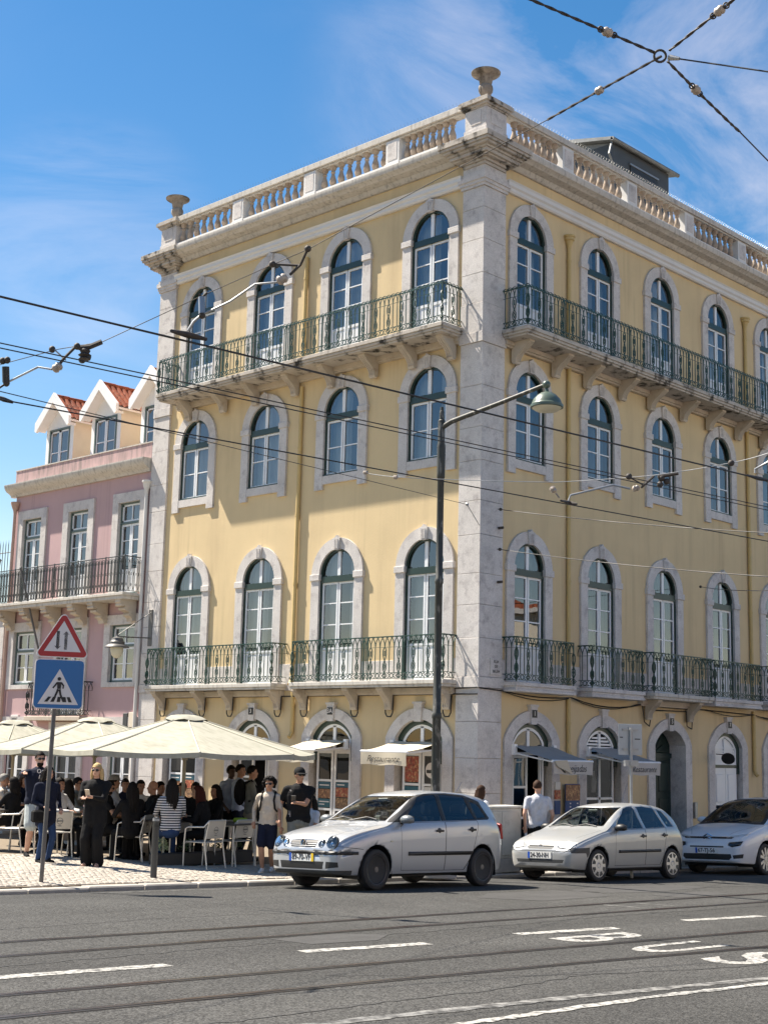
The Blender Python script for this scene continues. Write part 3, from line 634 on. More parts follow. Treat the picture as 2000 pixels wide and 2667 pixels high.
# grey stair housing on the roof
b = MB(); b.box(8.15, 11.05, 2.1, 5.0, 16, 19.42); sh = b.build('stair_housing', 'roof_grey', yb)
b = MB(); b.prism([(1.95, 19.42), (2.0, 19.52), (5.2, 20.25), (5.2, 20.1)], lambda u, v, w_: (w_, u, v), 7.95, 11.4); b.build('housing_roof', 'zinc', sh)
b = MB(); b.prism([(2.1, 19.42), (5.0, 19.42), (5.0, 20.1)], lambda u, v, w_: (w_, u, v), 8.16, 11.04); b.build('gable', 'zinc', sh)
b = MB(); b.tube([(7.95, 1.98, 19.46), (11.4, 1.98, 19.46)], .06, 8); b.tube([(8.05, 2.05, 19.44), (7.9, 2.05, 19.0), (8.1, 2.05, 18.7), (8.1, 2.05, 17)], .035, 6); b.build('gutter', 'zinc', sh)
MB().box(9.0, 10.4, 2.07, 2.11, 18.42, 19.02).build('housing_window', 'plastic_black', sh)
b = MB(); b.box(8.95, 10.45, 2.04, 2.09, 18.34, 18.42); b.box(8.95, 10.45, 2.045, 2.09, 19.02, 19.07); b.build('housing_frame', 'galvanised', sh)

# ---------------------------------------------------------------- ironwork
def rail_iron(b, p0, p1, z0, H=0.98, cw=0.42, r=0.0112, ends=True, mapf=None):
    p0 = Vector(p0); p1 = Vector(p1); D = p1 - p0; Lg = D.length; D.normalize()
    n = max(1, round(Lg / cw)); cw = Lg / n; sp = cw / 3
    def P(u, z): q = p0 + D * u; return (q.x, q.y, z0 + z)
    def T(pts, rr=r, k=4): b.tube([P(u, z) for u, z in pts], rr, k, cap=False, tw=0.78)
    T([(0, H), (Lg, H)], 0.017); T([(0, 0.165), (Lg, 0.165)], 0.010); T([(0, 0.045), (Lg, 0.045)], 0.009); T([(0, 0.735), (Lg, 0.735)], 0.006)
    m = 3 * n
    for i in range(-1, m):                                     # interlaced arches
        c0 = (i + 1) * sp; pts = []
        for k in range(9):
            t = math.pi * k / 8; u = c0 - sp * math.cos(t); z_ = 0.735 + 0.235 * math.sin(t)
            pts.append((u, z_))
        pts = [p for p in pts if -1e-6 <= p[0] <= Lg + 1e-6]
        if len(pts) > 1: T(pts, r * 0.9)
    for c in range(n):
        u0 = c * cw
        for k in (1, 2): T([(u0 + k * sp, .165), (u0 + k * sp, .735)], r * 0.95)
        for sg in (-1, 1):
            T([(u0, .44), (u0 + sg * .02, .48), (u0 + sg * .048, .57), (u0 + sg * .045, .66), (u0 + sg * .02, .72), (u0, .735)], r)
            T([(u0, .44), (u0 + sg * .015, .40), (u0 + sg * .045, .355), (u0 + sg * .048, .26), (u0 + sg * .018, .20), (u0, .165)], r)
            T([(u0, .375), (u0 + sg * .022, .31), (u0, .235)], r * 0.8)
            T([(u0, .165), (u0 + sg * sp * .55, .105), (u0, .045)], r); T([(u0, .14), (u0 + sg * .03, .105), (u0, .07)], r * .8)
            T([(u0 + cw / 2, .165), (u0 + cw / 2 + sg * .05, .125), (u0 + cw / 2 + sg * .05, .085), (u0 + cw / 2, .045)], r * .9)
            T([(u0 + cw / 2 + sg * .05, .105), (u0 + cw / 2 + sg * .12, .165)], r * .7); T([(u0 + cw / 2 + sg * .05, .105), (u0 + cw / 2 + sg * .12, .045)], r * .7)
        T([(u0, .66), (u0, .54)], r * 1.3); T([(u0, .44), (u0, .40)], r * 1.8)
    for k in range(0, n, 3): T([(k * cw, -0.0), (k * cw, .05)], 0.012)
def iron_post(b, x, y, z0, H): b.tube([(x, y, z0 - .01), (x, y, z0 + H)], 0.016, 4, tw=.78)
def console(x, ztop, depth, wd, h, parent, side, m='stone_warm'):
    D = depth
    prof = [(0.0, ztop), (D, ztop), (D, ztop - .05), (D * .93, ztop - .065), (D * .90, ztop - h * .16), (D * .78, ztop - h * .28), (D * .58, ztop - h * .40), (D * .42, ztop - h * .54), (D * .30, ztop - h * .68), (D * .25, ztop - h * .80), (D * .25, ztop - h * .90), (D * .20, ztop - h), (D * .08, ztop - h - .005), (0.0, ztop - h + .05)]
    b = MB(); X = fx(side, x); b.prism(prof, lambda u, v, w_: (w_, WALL - u - .06 + .0, v), X - wd / 2, X + wd / 2)
    for j in (-1, 0, 1):       # fluted front
        pts = [(X + j * wd * .3, -(u) - .004, v) for u, v in prof[3:11]]
        b.tube([(p[0], p[1] - .002, p[2]) for p in pts], 0.018, 5)
    o = b.build('bracket', m, parent, smooth=35); return o
def balcony(side, s0, s1, proj, ztop, th, rail_h, brackets, moulded, bdepth, m_edge, left=True, right=True, post_every=None, bh=.62, zb=None):
    X0, X1 = sorted((fx(side, s0), fx(side, s1)))
    b = MB(); b.box(X0, X1, -proj, WALL + .02, ztop - .09, ztop); b.box(X0 + .03, X1 - .03, -proj + .03, WALL + .02, ztop - .15, ztop - .09)
    if moulded: b.box(X0 + .07, X1 - .07, -proj + .07, WALL + .02, ztop - th, ztop - .15)
    else: b.box(X0 + .005, X1 - .005, -proj + .006, WALL + .02, ztop - th, ztop - .151)
    o = b.build('balcony', m_edge, yb, bevel=0.008); put(o, side)
    if moulded:
        c = MB(); c.box(X0 + .1, X1 - .1, -.09, WALL + .02, ztop - th - .10, ztop - th - .001); c.box(X0 + .1, X1 - .1, -.05, WALL + .02, ztop - th - .15, ztop - th - .10); c.build('bed_moulding', 'stone_warm', o)
    for s in brackets: console(s, ztop - th + .001, bdepth, .19, bh, o, side)
    r = MB(); f = -proj + .05; A = (X0 + .05, f, 0); B_ = (X1 - .05, f, 0)
    rail_iron(r, A, B_, ztop, rail_h)
    ro = r.build('railing', 'iron_green', o, fix=False)
    n = max(1, round((X1 - X0) / (post_every or 1.3)))
    for i in range(n + 1):
        x = A[0] + (B_[0] - A[0]) * i / n
        p = MB(); iron_post(p, x, f, ztop, rail_h + .005); p.build('post', 'iron_green', o, fix=False)
        if 0 < i < n and (i % 2 == 0): p = MB(); iron_post(p, x + .13, f, ztop, rail_h); p.build('post', 'iron_green', o, fix=False)
    for flag, x in ((left, A[0]), (right, B_[0])):
        if flag: q = MB(); rail_iron(q, (x, f, 0), (x, WALL - .0, 0), ztop, rail_h); q.build('railing', 'iron_green', o, fix=False)
    return o
bl = balcony('L', 0.56, 10.95, .73, 11.68, .20, .92, [.86, 2.05, 3.30, 4.75, 6.05, 7.55, 8.85, 10.3], True, .50, 'stone_stained', post_every=1.32, bh=.50)
br = balcony('R', 0.66, 23.5, .76, 11.68, .20, .92, [1.12, 2.62, 3.88, 5.37, 6.66, 8.20, 9.50, 11.02, 12.4, 13.8, 15.2, 16.6], True, .52, 'stone_stained', post_every=1.32, bh=.50)
balcony('L', 0.58, 5.45, .48, 3.80, .15, .97, [.85, 2.57, 3.67, 5.37], True, .38, 'stone_streak', bh=.48)
balcony('L', 6.08, 11.14, .48, 3.80, .15, .97, [6.30, 8.10, 9.20, 10.85], True, .38, 'stone_streak', bh=.48)
balcony('R', 0.80, 2.98, .40, 3.80, .21, .97, [], False, .3, 'stone')
balcony('R', 3.60, 5.78, .40, 3.80, .21, .97, [], False, .3, 'stone')
balcony('R', 6.02, 8.78, .50, 3.80, .16, .97, [6.45, 8.35], True, .38, 'stone_streak', bh=.48)
balcony('R', 9.02, 11.46, .40, 3.80, .21, .97, [], False, .3, 'stone')
balcony('R', 11.85, 14.1, .40, 3.80, .21, .97, [], False, .3, 'stone')
balcony('R', 14.7, 16.95, .40, 3.80, .21, .97, [], False, .3, 'stone')
# stone dado band at first floor level
for side, segs in (('L', ((.63, 11.23),)), ('R', ((.78, 20),))):
    for a, c in segs:
        cols = LC if side == 'L' else RC; hw = (HWL if side == 'L' else HWR) + .27; s = a
        for cc in cols + [99]:
            e = min(c, cc - hw - .003)
            if e - s > .1:
                X0, X1 = sorted((fx(side, s), fx(side, e))); put(MB().box(X0, X1, .035, WALL + .02, 3.64, 4.28).build('dado_slab', 'stone', yb, bevel=.004), side)
            s = cc + hw + .003
            if s > c: break
# downpipes
def downpipe(side, s, z0, z1, hopper=True):
    x = fx(side, s); b = MB(); b.tube([(x, -.0, z0), (x, -.0, z1)], .05, 10)
    for zz in np.arange(z0 + .6, z1, 1.7): b.tube([(x, 0, zz), (x, 0, zz + .06)], .06, 10)
    if hopper: b.lathe([(.05, 0), (.06, .08), (.09, .16), (.10, .2), (.13, .22), (.13, .28), (.15, .30), (.15, .34)], 14, (x, 0, z1 - .02))
    b.tube([(x, 0, z0), (x, -.05, z0 - .10), (x, -.09, z0 - .13)], .05, 10)
    put(b.build('downpipe', 'pipe_yellow', yb, smooth=40), side)
downpipe('R', 3.22, 3.9, 11.3, False); downpipe('R', 3.22, 11.7, 14.35); downpipe('R', 3.22, 2.35, 3.55, False)
downpipe('R', 11.62, 3.9, 11.3, False); downpipe('R', 11.62, 11.7, 14.35); downpipe('R', 11.66, 1.95, 3.55, False)
downpipe('L', 5.86, 3.9, 11.2, False); downpipe('L', 5.84, 11.7, 14.6, False); downpipe('L', 5.80, 2.65, 3.6, False)
# black service cables under the first floor slabs
def cable(side, pts, r=.014, name='cable'):
    q = []
    for i in range(len(pts) - 1):
        a, c = pts[i], pts[i + 1]; sag = a[2] if len(a) > 2 else 0
        for k in range(6): t = k / 6; q.append((fx(side, a[0] + (c[0] - a[0]) * t), .02 - .05, a[1] + (c[1] - a[1]) * t - sag * 4 * t * (1 - t)))
    q.append((fx(side, pts[-1][0]), -.03, pts[-1][1])); b = MB(); b.tube(q, r, 5); put(b.build(name, 'cable_black', yb, smooth=60), side)
def under(side, br_, s0, s1, zt, zb):
    pts = [(s0, zt)]
    for s in br_:
        d = .13; pts += [(s - d, zt), (s - d + .02, zb + .08), (s - .06, zb), (s + .06, zb), (s + d - .02, zb + .08), (s + d, zt)]
    pts.append((s1, zt)); cable(side, pts, .016)
under('L', [.85, 2.57, 3.67, 5.37], .0, 5.9, 3.50, 3.02); under('L', [6.30, 8.10, 9.20, 10.85], 5.9, 11.2, 3.50, 3.02)
cable('R', [(.0, 3.63, 0), (.8, 3.60, .06), (3.3, 3.56, .14), (6.2, 3.52, .02), (6.28, 3.1), (6.5, 3.0), (6.62, 3.4), (8.2, 3.42, .0), (8.22, 3.05), (8.45, 2.98), (8.5, 3.5), (11.6, 3.45, .10), (14, 3.5, .05)])
cable('R', [(.8, 3.59, .12), (3.3, 3.55, .18), (6.0, 3.52, .03), (9.2, 3.50, .10), (11.6, 3.46, .16), (15, 3.5, .1)], .010)
cable('L', [(.0, 3.64), (.64, 3.62)], .014)

# ---------------------------------------------------------------- ground floor openings
def ground_opening(side, s, z0, depth=.30, num=None):
    root_b = MB(); A = arch(GHW, z0, GZS, GR_); O = arch(GHW + .29, z0, GZS, GR_ + .25)
    ring(root_b, A, O, 0.0, WALL + .02, depth); root = root_b.build('doorway', 'stone', yb, smooth=30); put(root, side, s)
    k = MB(); zk = GZS + GR_; k.prism([(-.10, zk - .05), (.10, zk - .05), (.12, zk + .34), (-.12, zk + .34)], lambda u, v, w_: (u, w_, v), -.04, WALL); k.box(-.15, .15, -.055, WALL, zk + .34, zk + .385); k.build('keystone', 'stone', root)
    for sg in (-1, 1):
        cx = sg * (GHW + .145); MB().box(cx - .15, cx + .15, -.012, WALL, z0, 0.55).build('plinth', 'stone', root, bevel=.005)
    if num:
        p = MB().box(-.085, .085, -.052, -.041, zk + .10, zk + .27).build('number_plate', 'sign_black', root)
        t = text_mesh(num, .15, 'house_number', 'sign_white', .002); t.transform(Matrix.Translation((0, -.056, zk + .185)) @ Matrix.Rotation(R(90), 4, 'X')); link('house_number', t, p)
    return root
def frame_bars(b, bars, y0, y1):
    for x0, x1, z0, z1 in bars: b.box(x0, x1, y0, y1, z0, z1)
def fanlight(root, y, m='joinery_white', zt=2.30, glass='glass_dark', louvre=False):
    b = MB(); hw = GHW - .13; zs = GZS - .06; rise = GR_ - .05
    A = arch(hw, zt, zs, rise); B_ = arch(hw - .07, zt, zs, rise - .07); ring(b, B_, A, y, y + .05, y + .05)
    b.box(-hw + .0, hw, y, y + .05, zt - .06, zt + .001); b.box(-.045, .045, y, y + .048, zt, zs + rise - .04)
    o = b.build('fanlight', m, root)
    if louvre:
        for k in range(5):
            zz = zt + .05 + k * .075
            wv = hw - .08 - (max(0, zz - zs) * 1.4)
            if wv > .15:
                for sg in (-1, 1): l = MB(); a, c = sorted((sg * .05, sg * wv)); l.box(a, c, y + .01, y + .04, zz, zz + .045); l.build('louvre', m, o)
    else:
        for sg in (-1, 1): fan_pane(sg, hw - .07, zs, rise - .07, zt, .045, y + .02, o, glass)
    d = MB(); A2 = arch(GHW, zt - .3, GZS, GR_); B2 = arch(GHW - .13, zt - .3, GZS - .06, GR_ - .05); ring(d, B2, A2, y - .02, y + .08, y + .08); d.build('frame', 'joinery_green', root)
    return o
posters = [('p_blue', (.012, .085, .13)), ('p_food1', (.22, .10, .05)), ('p_food2', (.30, .06, .03)), ('p_dark', (.02, .02, .022)), ('p_food3', (.16, .09, .05)), ('p_white', (.62, .61, .58)), ('p_teal', (.01, .10, .14)), ('p_board', (.015, .05, .17))]
for n_, c_ in posters:
    if 'food' in n_: mat(n_, c_, .5, var=.7, vscale=14, col2=(.45, .26, .12), c2scale=16, c2lo=.5, c2hi=.62)
    else: mat(n_, c_, .45, var=.05)
def poster(root, x0, x1, z0, z1, y, m, lines=0):
    o = MB().box(x0, x1, y - .004, y, z0, z1).build('poster', m, root)
    if lines:
        b = MB(); q = random.Random(int(x0 * 100 + z0 * 1000))
        for i in range(lines): zz = z1 - (i + 1) * (z1 - z0) / (lines + 1); wd = (x1 - x0) * q.uniform(.4, .8); b.box(x0 + .04, x0 + .04 + wd, y - .0065, y - .0045, zz - .012, zz + .012)
        b.build('printed_lines', 'sign_white' if m != 'p_white' else 'ink', o)
    return o
def shopfront(side, s, num, layout, seed, open_leaf=False):
    root = ground_opening(side, s, -.35 if side == 'L' else -.6, .30, num); y = .13; fanlight(root, y)
    b = MB(); zb_ = .08; xs = (-.56, 0, .56)
    for sg in (-1, 1):
        if open_leaf and sg > 0: continue
        a, c = sorted((sg * .02, sg * .565)); frame_bars(b, [(a, a + .06, zb_, 2.24), (c - .06, c, zb_, 2.24), (a + .06, c - .06, 2.17, 2.24), (a + .06, c - .06, zb_, zb_ + .12), (a + .06, c - .06, 1.52, 1.57), (a + .06, c - .06, .86, .91)], y, y + .05)
    if open_leaf: frame_bars(b, [(.50, .565, zb_, 2.24), (.42, .46, zb_, 2.24)], y, y + .05)
    o = b.build('shop_door', 'joinery_white', root)
    for sg in (-1, 1):
        if open_leaf and sg > 0: continue
        a, c = sorted((sg * .08, sg * .505))
        for z0_, z1_ in ((1.57, 2.17), (.91, 1.52), (zb_ + .12, .86)): pane_obj([(a, z0_), (c, z0_), (c, z1_), (a, z1_)], y + .025, o, 'glass_dark')
    for (sg, z0_, z1_, m, ln) in layout:
        a, c = sorted((sg * .085, sg * .50)); poster(root, a, c, z0_, z1_, y + .012, m, ln)
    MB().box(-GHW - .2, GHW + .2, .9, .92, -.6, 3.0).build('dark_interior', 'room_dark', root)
    return root
lay = [(-1, 1.36, 1.51, 'p_blue', 1), (-1, 1.14, 1.34, 'p_food1', 0), (-1, .93, 1.12, 'p_teal', 2), (1, 1.40, 1.51, 'p_blue', 1), (1, 1.18, 1.39, 'p_food2', 0), (1, .93, 1.16, 'p_food3', 0)]
g1 = shopfront('L', LG[0], None, [(-1, 1.60, 2.15, 'p_food2', 0), (-1, 1.18, 1.50, 'p_teal', 2), (-1, .93, 1.16, 'p_white', 3), (1, 1.58, 2.15, 'p_dark', 0), (1, 1.10, 1.5, 'p_white', 3)], 1)
dsc = MB(); dsc.lathe([(.17, 0), (.17, .01), (.0, .01)], 20); dsc.xf(Matrix.Translation((.30, .125, 1.86)) @ Matrix.Rotation(R(90), 4, 'X')); dsc.build('round_sticker', 'sign_white', g1)
dsc = MB(); dsc.box(.17, .43, .108, .112, 1.80, 1.87); dsc.build('sticker_band', 'p_dark', g1)
shopfront('L', LG[1], '3A', lay, 2)
shopfront('L', LG[2], '3', [(-1, 1.15, 1.45, 'p_white', 4)], 3, True)
shopfront('L', LG[3], None, [(-1, 1.62, 2.1, 'p_dark', 0)] + lay, 4)
r1_ = shopfront('R', RG[0], '1', [], 5, True)
# display window with louvred fanlight and hanging goods
root = ground_opening('R', RG[1], -.6, .30, None); fanlight(root, .13, louvre=True)
b = MB(); frame_bars(b, [(-.57, -.51, .35, 2.24), (.51, .57, .35, 2.24), (-.04, .04, .35, 2.24), (-.51, .51, 2.18, 2.24), (-.51, .51, .35, .42), (-.51, .51, 1.25, 1.30)], .13, .18); o = b.build('display_window', 'joinery_white', root)
for sg in (-1, 1):
    a, c = sorted((sg * .04, sg * .51))
    for z0_, z1_ in ((.42, 1.25), (1.30, 2.18)): pane_obj([(a, z0_), (c, z0_), (c, z1_), (a, z1_)], .155, o, 'glass')
MB().box(-.57, .57, .13, .25, -.6, .345).build('stall_riser', 'stone', root)
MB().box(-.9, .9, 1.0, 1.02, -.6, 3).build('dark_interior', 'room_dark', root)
for (xx, zz, hh) in ((-.30, 1.35, .65), (.17, 1.4, .5), (-.38, .5, .6), (-.1, .46, .35)):
    q = MB(); q.prism([(-.09, 0), (.09, 0), (.12, hh * .5), (.05, hh), (-.06, hh)], lambda u, v, w_: (xx + u, w_, zz + v), .42, .47); q.build('hanging_cloth', 'p_white', root, bevel=.01)
# deep set green double door
root = ground_opening('R', RG[2], -.7, .48, '5'); b = MB(); frame_bars(b, [(-.70, -.02, -.7, 2.3), (.02, .70, -.7, 2.3), (-.02, .02, -.7, 2.3)], .46, .52); o = b.build('double_door', 'door_green', root)
for sg in (-1, 1):
    for z0_, z1_ in ((-.4, .35), (.5, 1.25), (1.4, 2.15)): a, c = sorted((sg * .14, sg * .58)); MB().box(a, c, .44, .465, z0_, z1_).build('door_panel', 'door_green', o, bevel=.02)
MB().box(-.7, .7, .42, .54, 2.24, 2.36).build('door_transom', 'door_green', root)
b = MB(); A = arch(GHW, 2.36, GZS, GR_); b.add([(x, .50, z) for x, z in A], [tuple(t) for t in tessellate_polygon([[Vector((x, z, 0)) for x, z in A]])]); b.build('door_fanlight', 'door_green', root, fix=False)
b = MB()
for k in range(7): a = math.pi * k / 6; b.tube([(0, .48, 2.38), (.5 * math.cos(a), .48, 2.38 + .42 * math.sin(a))], .012, 4)
b.build('fan_grille', 'joinery_green', root)
MB().box(GHW + .38, GHW + .50, -.02, WALL, .75, 1.15).build('intercom', 'galvanised', root, bevel=.01)
# white panelled shutters
def shutters(s, num):
    root = ground_opening('R', s, -.8, .30, num); y = .12; b = MB(); hw = .57
    for sg in (-1, 1):
        a, c = sorted((sg * .008, sg * hw)); frame_bars(b, [(a, a + .07, -.6, 2.02), (c - .07, c, -.6, 2.02), (a + .07, c - .07, 1.93, 2.02), (a + .07, c - .07, .98, 1.06), (a + .07, c - .07, -.6, -.4), (a + .07, c - .07, -.4, 1.93)], y, y + .04)
    # recess the infill panel behind the stiles
    o = b.build('shutter', 'joinery_white', root)
    for sg in (-1, 1):
        for z0_, z1_ in ((-.3, .90), (1.14, 1.86)): a, c = sorted((sg * .11, sg * .47)); MB().box(a, c, y - .018, y + .001, z0_, z1_).build('shutter_panel', 'joinery_white', o, bevel=.012)
    f = fanlight(root, y, zt=2.16, louvre=True); MB().box(-.66, .66, y - .02, y + .06, 2.03, 2.095).build('transom', 'joinery_green', root)
    bk = MB(); A = arch(GHW - .14, 2.1, GZS - .07, GR_ - .06); bk.add([(x, y + .045, z) for x, z in A], [tuple(t) for t in tessellate_polygon([[Vector((x, z, 0)) for x, z in A]])]); bk.build('fan_backing', 'joinery_white', root, fix=False)
    return root
shutters(RG[3], '7'); shutters(RG[4], '9'); shutters(RG[5], None); shutters(RG[6], None)
# street name plaque on the corner stone
pl_ = MB().box(.36, .74, -.035, -.012, 3.93, 4.28).build('street_plaque', 'stone', yb, bevel=.004)
for i, tx in enumerate(('RUA', 'DE', 'BELÉM')):
    t = text_mesh(tx, .085, 'plaque_letters', 'iron_black', .002); t.transform(Matrix.Translation((.55, -.038, 4.21 - .105 * i)) @ Matrix.Rotation(R(90), 4, 'X')); link('plaque_letters', t, pl_)
b = MB(); b.box(.0, .8, -.012, .02, .62, 1.0); 
# wire anchors on the pilaster
for (zz, xx) in ((7.15, .62), (5.95, .60)):
    MB().tube([(xx, -.01, zz), (xx, -.14, zz)], .03, 8).build('wire_anchor', 'cable_rust', yb)
# ================================================================ pink terrace building
pk = tag(empty('pink_building', (0, 11.95, 0)), 'pink rendered building with three dormers and iron balcony left of the yellow one', 'building')
PINV = Vector((0, 11.95, 0))
def pput(o, s=0.0): o.parent = pk; o.location = Vector((0, s, 0)) - PINV; o.rotation_euler = (0, 0, RZ['L']); return o
PC = [12.90, 15.42, 17.90]
def rect_window(hw, z0, z1, seed, panel=0.0, sw=.28, cur='curtain_dark', surround='stone'):
    b = MB(); y = .13; zt = z1 - .62 if z1 - z0 > 1.2 else z1 - .4; st = .06
    frame_bars(b, [(-hw + .05, hw - .05, z1 - .10, z1 - .05), (-hw + .05, hw - .05, zt + .07, zt + .12), (-hw + .05, -hw + .11, zt + .07, z1 - .05), (hw - .11, hw - .05, zt + .07, z1 - .05), (-.02, .02, zt + .12, z1 - .10)], y, y + .05)
    for sg in (-1, 1):
        a, c = sorted((sg * .008, sg * (hw - .05))); lo = z0 + .03
        frame_bars(b, [(a, a + st, lo, zt), (c - st, c, lo, zt), (a + st, c - st, zt - st, zt), (a + st, c - st, lo, lo + st)], y, y + .05)
        pz = lo + st + panel; H = zt - st - pz
        for r in ((1 / 3, 2 / 3) if panel else (.5,)): b.box(a + st, c - st, y + .005, y + .045, pz + H * r - .013, pz + H * r + .013)
        if panel: b.box(a + st, c - st, y + .012, y + .04, lo + st, pz)
    root = b.build('window', 'joinery_white', None)
    for sg in (-1, 1):
        a, c = sorted((sg * (.008 + st), sg * (hw - .05 - st))); lo = z0 + .03; pz = lo + st + panel; H = zt - st - pz; n = 3 if panel else 2
        for i in range(n): pane_obj([(a, pz + H * i / n), (c, pz + H * i / n), (c, pz + H * (i + 1) / n), (a, pz + H * (i + 1) / n)], y + .025, root)
        a, c = sorted((sg * .02, sg * (hw - .11))); pane_obj([(a, zt + .12), (c, zt + .12), (c, z1 - .10), (a, z1 - .10)], y + .025, root)
    g = MB(); ring(g, [(-hw + .05, z0), (-hw + .05, z1 - .05), (hw - .05, z1 - .05), (hw - .05, z0)], [(-hw, z0), (-hw, z1), (hw, z1), (hw, z0)], y - .03, y + .08, y + .08); g.box(-hw + .05, hw - .05, y - .03, y + .06, zt, zt + .07); g.box(-hw, hw, y - .03, y + .08, z0 - .03, z0 + .03)
    g.build('window_frame', 'joinery_grey_green', root)
    if surround:
        s_ = MB(); ring(s_, [(-hw, z0 - (.0 if panel else .16)), (-hw, z1), (hw, z1), (hw, z0 - (.0 if panel else .16))], [(-hw - sw, z0 - (.0 if panel else .16)), (-hw - sw, z1 + sw), (hw + sw, z1 + sw), (hw + sw, z0 - (.0 if panel else .16))], 0, WALL + .02, .22)
        if not panel: s_.box(-hw, hw, 0.002, .22, z0 - .16, z0 - .03)
        s_.build('surround', surround, root)
    curtain_obj(-hw + .02, hw - .02, z0 + .02, z1 - .05, .32, root, cur, seed)
    return root
for i, s in enumerate(PC):
    pput(rect_window(.51, 6.42, 9.03, i, panel=.62), s)
    if i != 1: pput(rect_window(.59, 3.98, 5.55, i + 3), s)
pput(rect_window(.55, 3.05, 5.55, 8, panel=.7), PC[1])
def wall_holes(name, s0, s1, z0, z1, rects, m):
    bb = MB(); outer = [(s0, z0), (s1, z0), (s1, z1), (s0, z1)]; hl = [[(a, c), (a, d), (e, d), (e, c)] for a, e, c, d in rects]
    flat = [p for l in [outer] + hl for p in l]; tri = tessellate_polygon([[Vector((x, z, 0)) for x, z in l] for l in [outer] + hl])
    bb.add([(-x, WALL, z) for x, z in flat], [tuple(t) for t in tri]); o = bb.build(name, m, None, fix=False); pput(o); return o
rects = [(s - .55, s + .55, 6.40, 9.07) for s in PC] + [(s - .63, s + .63, 3.90, 5.59) for s in (PC[0], PC[2])] + [(PC[1] - .59, PC[1] + .59, 3.03, 5.59)]
GP = [(12.75, .5, .75, 2.75), (15.4, .62, -.5, 2.6), (18.1, .55, .75, 2.75)]
rects += [(s - h - .02, s + h + .02, a, c) for s, h, a, c in GP]
wall_holes('wall', 11.96, 18.96, -.6, 10.2, rects, 'pink_stucco')
for i, (s, h, a, c) in enumerate(GP):
    o = rect_window(h, a, c, 20 + i, panel=0 if a > 0 else .8, sw=.25); pput(o, s)
b = MB(); b.box(-18.96, -18.6, .07, 9, -.6, 10.2); b.box(-18.6, -11.96, 8.8, 9, -.6, 10.2); pput(b.build('rear_wall', 'pink_stucco'))
b = MB(); b.box(-18.5, -12.1, .7, 8.7, 5.95, 6.1); b.box(-18.5, -12.1, .7, 8.7, 2.85, 2.95); b.box(-18.5, -12.1, 2, 2.1, -.5, 10); pput(b.build('interior', 'room_dark'))
b = MB(); b.box(-18.98, -11.96, -.0, .30, 10.17, 10.62); pput(b.build('parapet', 'pink_parapet'))
b = MB(); b.box(-18.99, -11.96, -.02, .32, 10.62, 10.65); pput(b.build('parapet_coping', 'stone_streak'))
b = MB(); b.prism([(-.1, 9.80), (.02, 9.80), (.05, 9.86), (.10, 9.90), (.20, 9.95), (.27, 10.03), (.30, 10.12), (.30, 10.16), (-.1, 10.18)], lambda u, v, w_: (w_, -u, v), -19.15, -11.98); pput(b.build('cornice', 'stone_streak', smooth=25))
# pilaster strip and pipes at either end
b = MB(); b.tube([(-12.06, -.03, .6), (-12.06, -.03, 9.2)], .05, 8); b.lathe([(.05, 0), (.06, .1), (.11, .22), (.12, .3), (.15, .33), (.15, .38)], 12, (-12.06, -.03, 9.15)); pput(b.build('downpipe', 'white_paint', smooth=40))
b = MB(); b.tube([(-18.85, -.03, .6), (-18.85, -.03, 9.3)], .05, 8); b.lathe([(.05, 0), (.06, .1), (.11, .22), (.15, .33), (.15, .38)], 12, (-18.85, -.03, 9.25)); pput(b.build('downpipe', 'pipe_pink', smooth=40))
# long iron balcony with scrollwork
def rail_scroll(bb, p0, p1, z0, H, cw=.155, r=.0085):
    p0 = Vector(p0); p1 = Vector(p1); D = p1 - p0; Lg = D.length; D.normalize(); n = max(1, round(Lg / cw)); cw = Lg / n
    def P(u, z): q = p0 + D * u; return (q.x, q.y, z0 + z)
    def T(pts, rr=r): bb.tube([P(u, z) for u, z in pts], rr, 4, cap=False, tw=.78)
    T([(0, H), (Lg, H)], .017); T([(0, .05), (Lg, .05)], .010)
    for c in range(n):
        u = (c + .5) * cw; h = cw * .28
        T([(u - h, .06), (u - h * 1.3, .12), (u - h, .19), (u - h, .46), (u - h * 1.5, .53), (u - h, .60), (u - h, .80), (u - h * 1.4, .88), (u - h * .4, .95)]) if H > .9 else T([(u - h, .06), (u - h, H)])
        T([(u + h, .06), (u + h * 1.3, .12), (u + h, .19), (u + h, .46), (u + h * 1.5, .53), (u + h, .60), (u + h, .80), (u + h * 1.4, .88), (u + h * .4, .95)]) if H > .9 else T([(u + h, .06), (u + h, H)])
        T([(u, .19), (u + .018, .235), (u, .27), (u - .018, .235), (u, .19)], r * .8)
        pts = [(u + .03 * math.cos(a), .53 + .035 * math.sin(a)) for a in np.linspace(0, 6.283, 7)]; T(pts, r * .8)
        pts = [(u + .03 * math.cos(a), .86 + .035 * math.sin(a)) for a in np.linspace(0, 6.283, 7)]; T(pts, r * .8)
        T([(u - cw / 2, .06), (u - cw * .5, .98)], r * .9)
b = MB(); b.box(-18.95, -12.1, -.62, WALL + .02, 6.28, 6.36); b.box(-18.9, -12.15, -.58, WALL + .02, 6.18, 6.28); bal = b.build('balcony', 'stone_streak', bevel=.008); pput(bal)
r_ = MB(); rail_scroll(r_, (-18.9, -.57, 0), (-12.15, -.57, 0), 6.36, 1.0); r_.build('railing', 'iron_black', bal, fix=False)
r_ = MB(); rail_scroll(r_, (-12.15, -.57, 0), (-12.15, WALL, 0), 6.36, 1.0); r_.build('railing', 'iron_black', bal, fix=False)
for s in (12.15, 13.05, 14.4, 15.6, 16.5, 17.7, 18.9):
    p = MB(); iron_post(p, -s, -.57, 6.36, 1.03); p.build('post', 'iron_black', bal, fix=False)
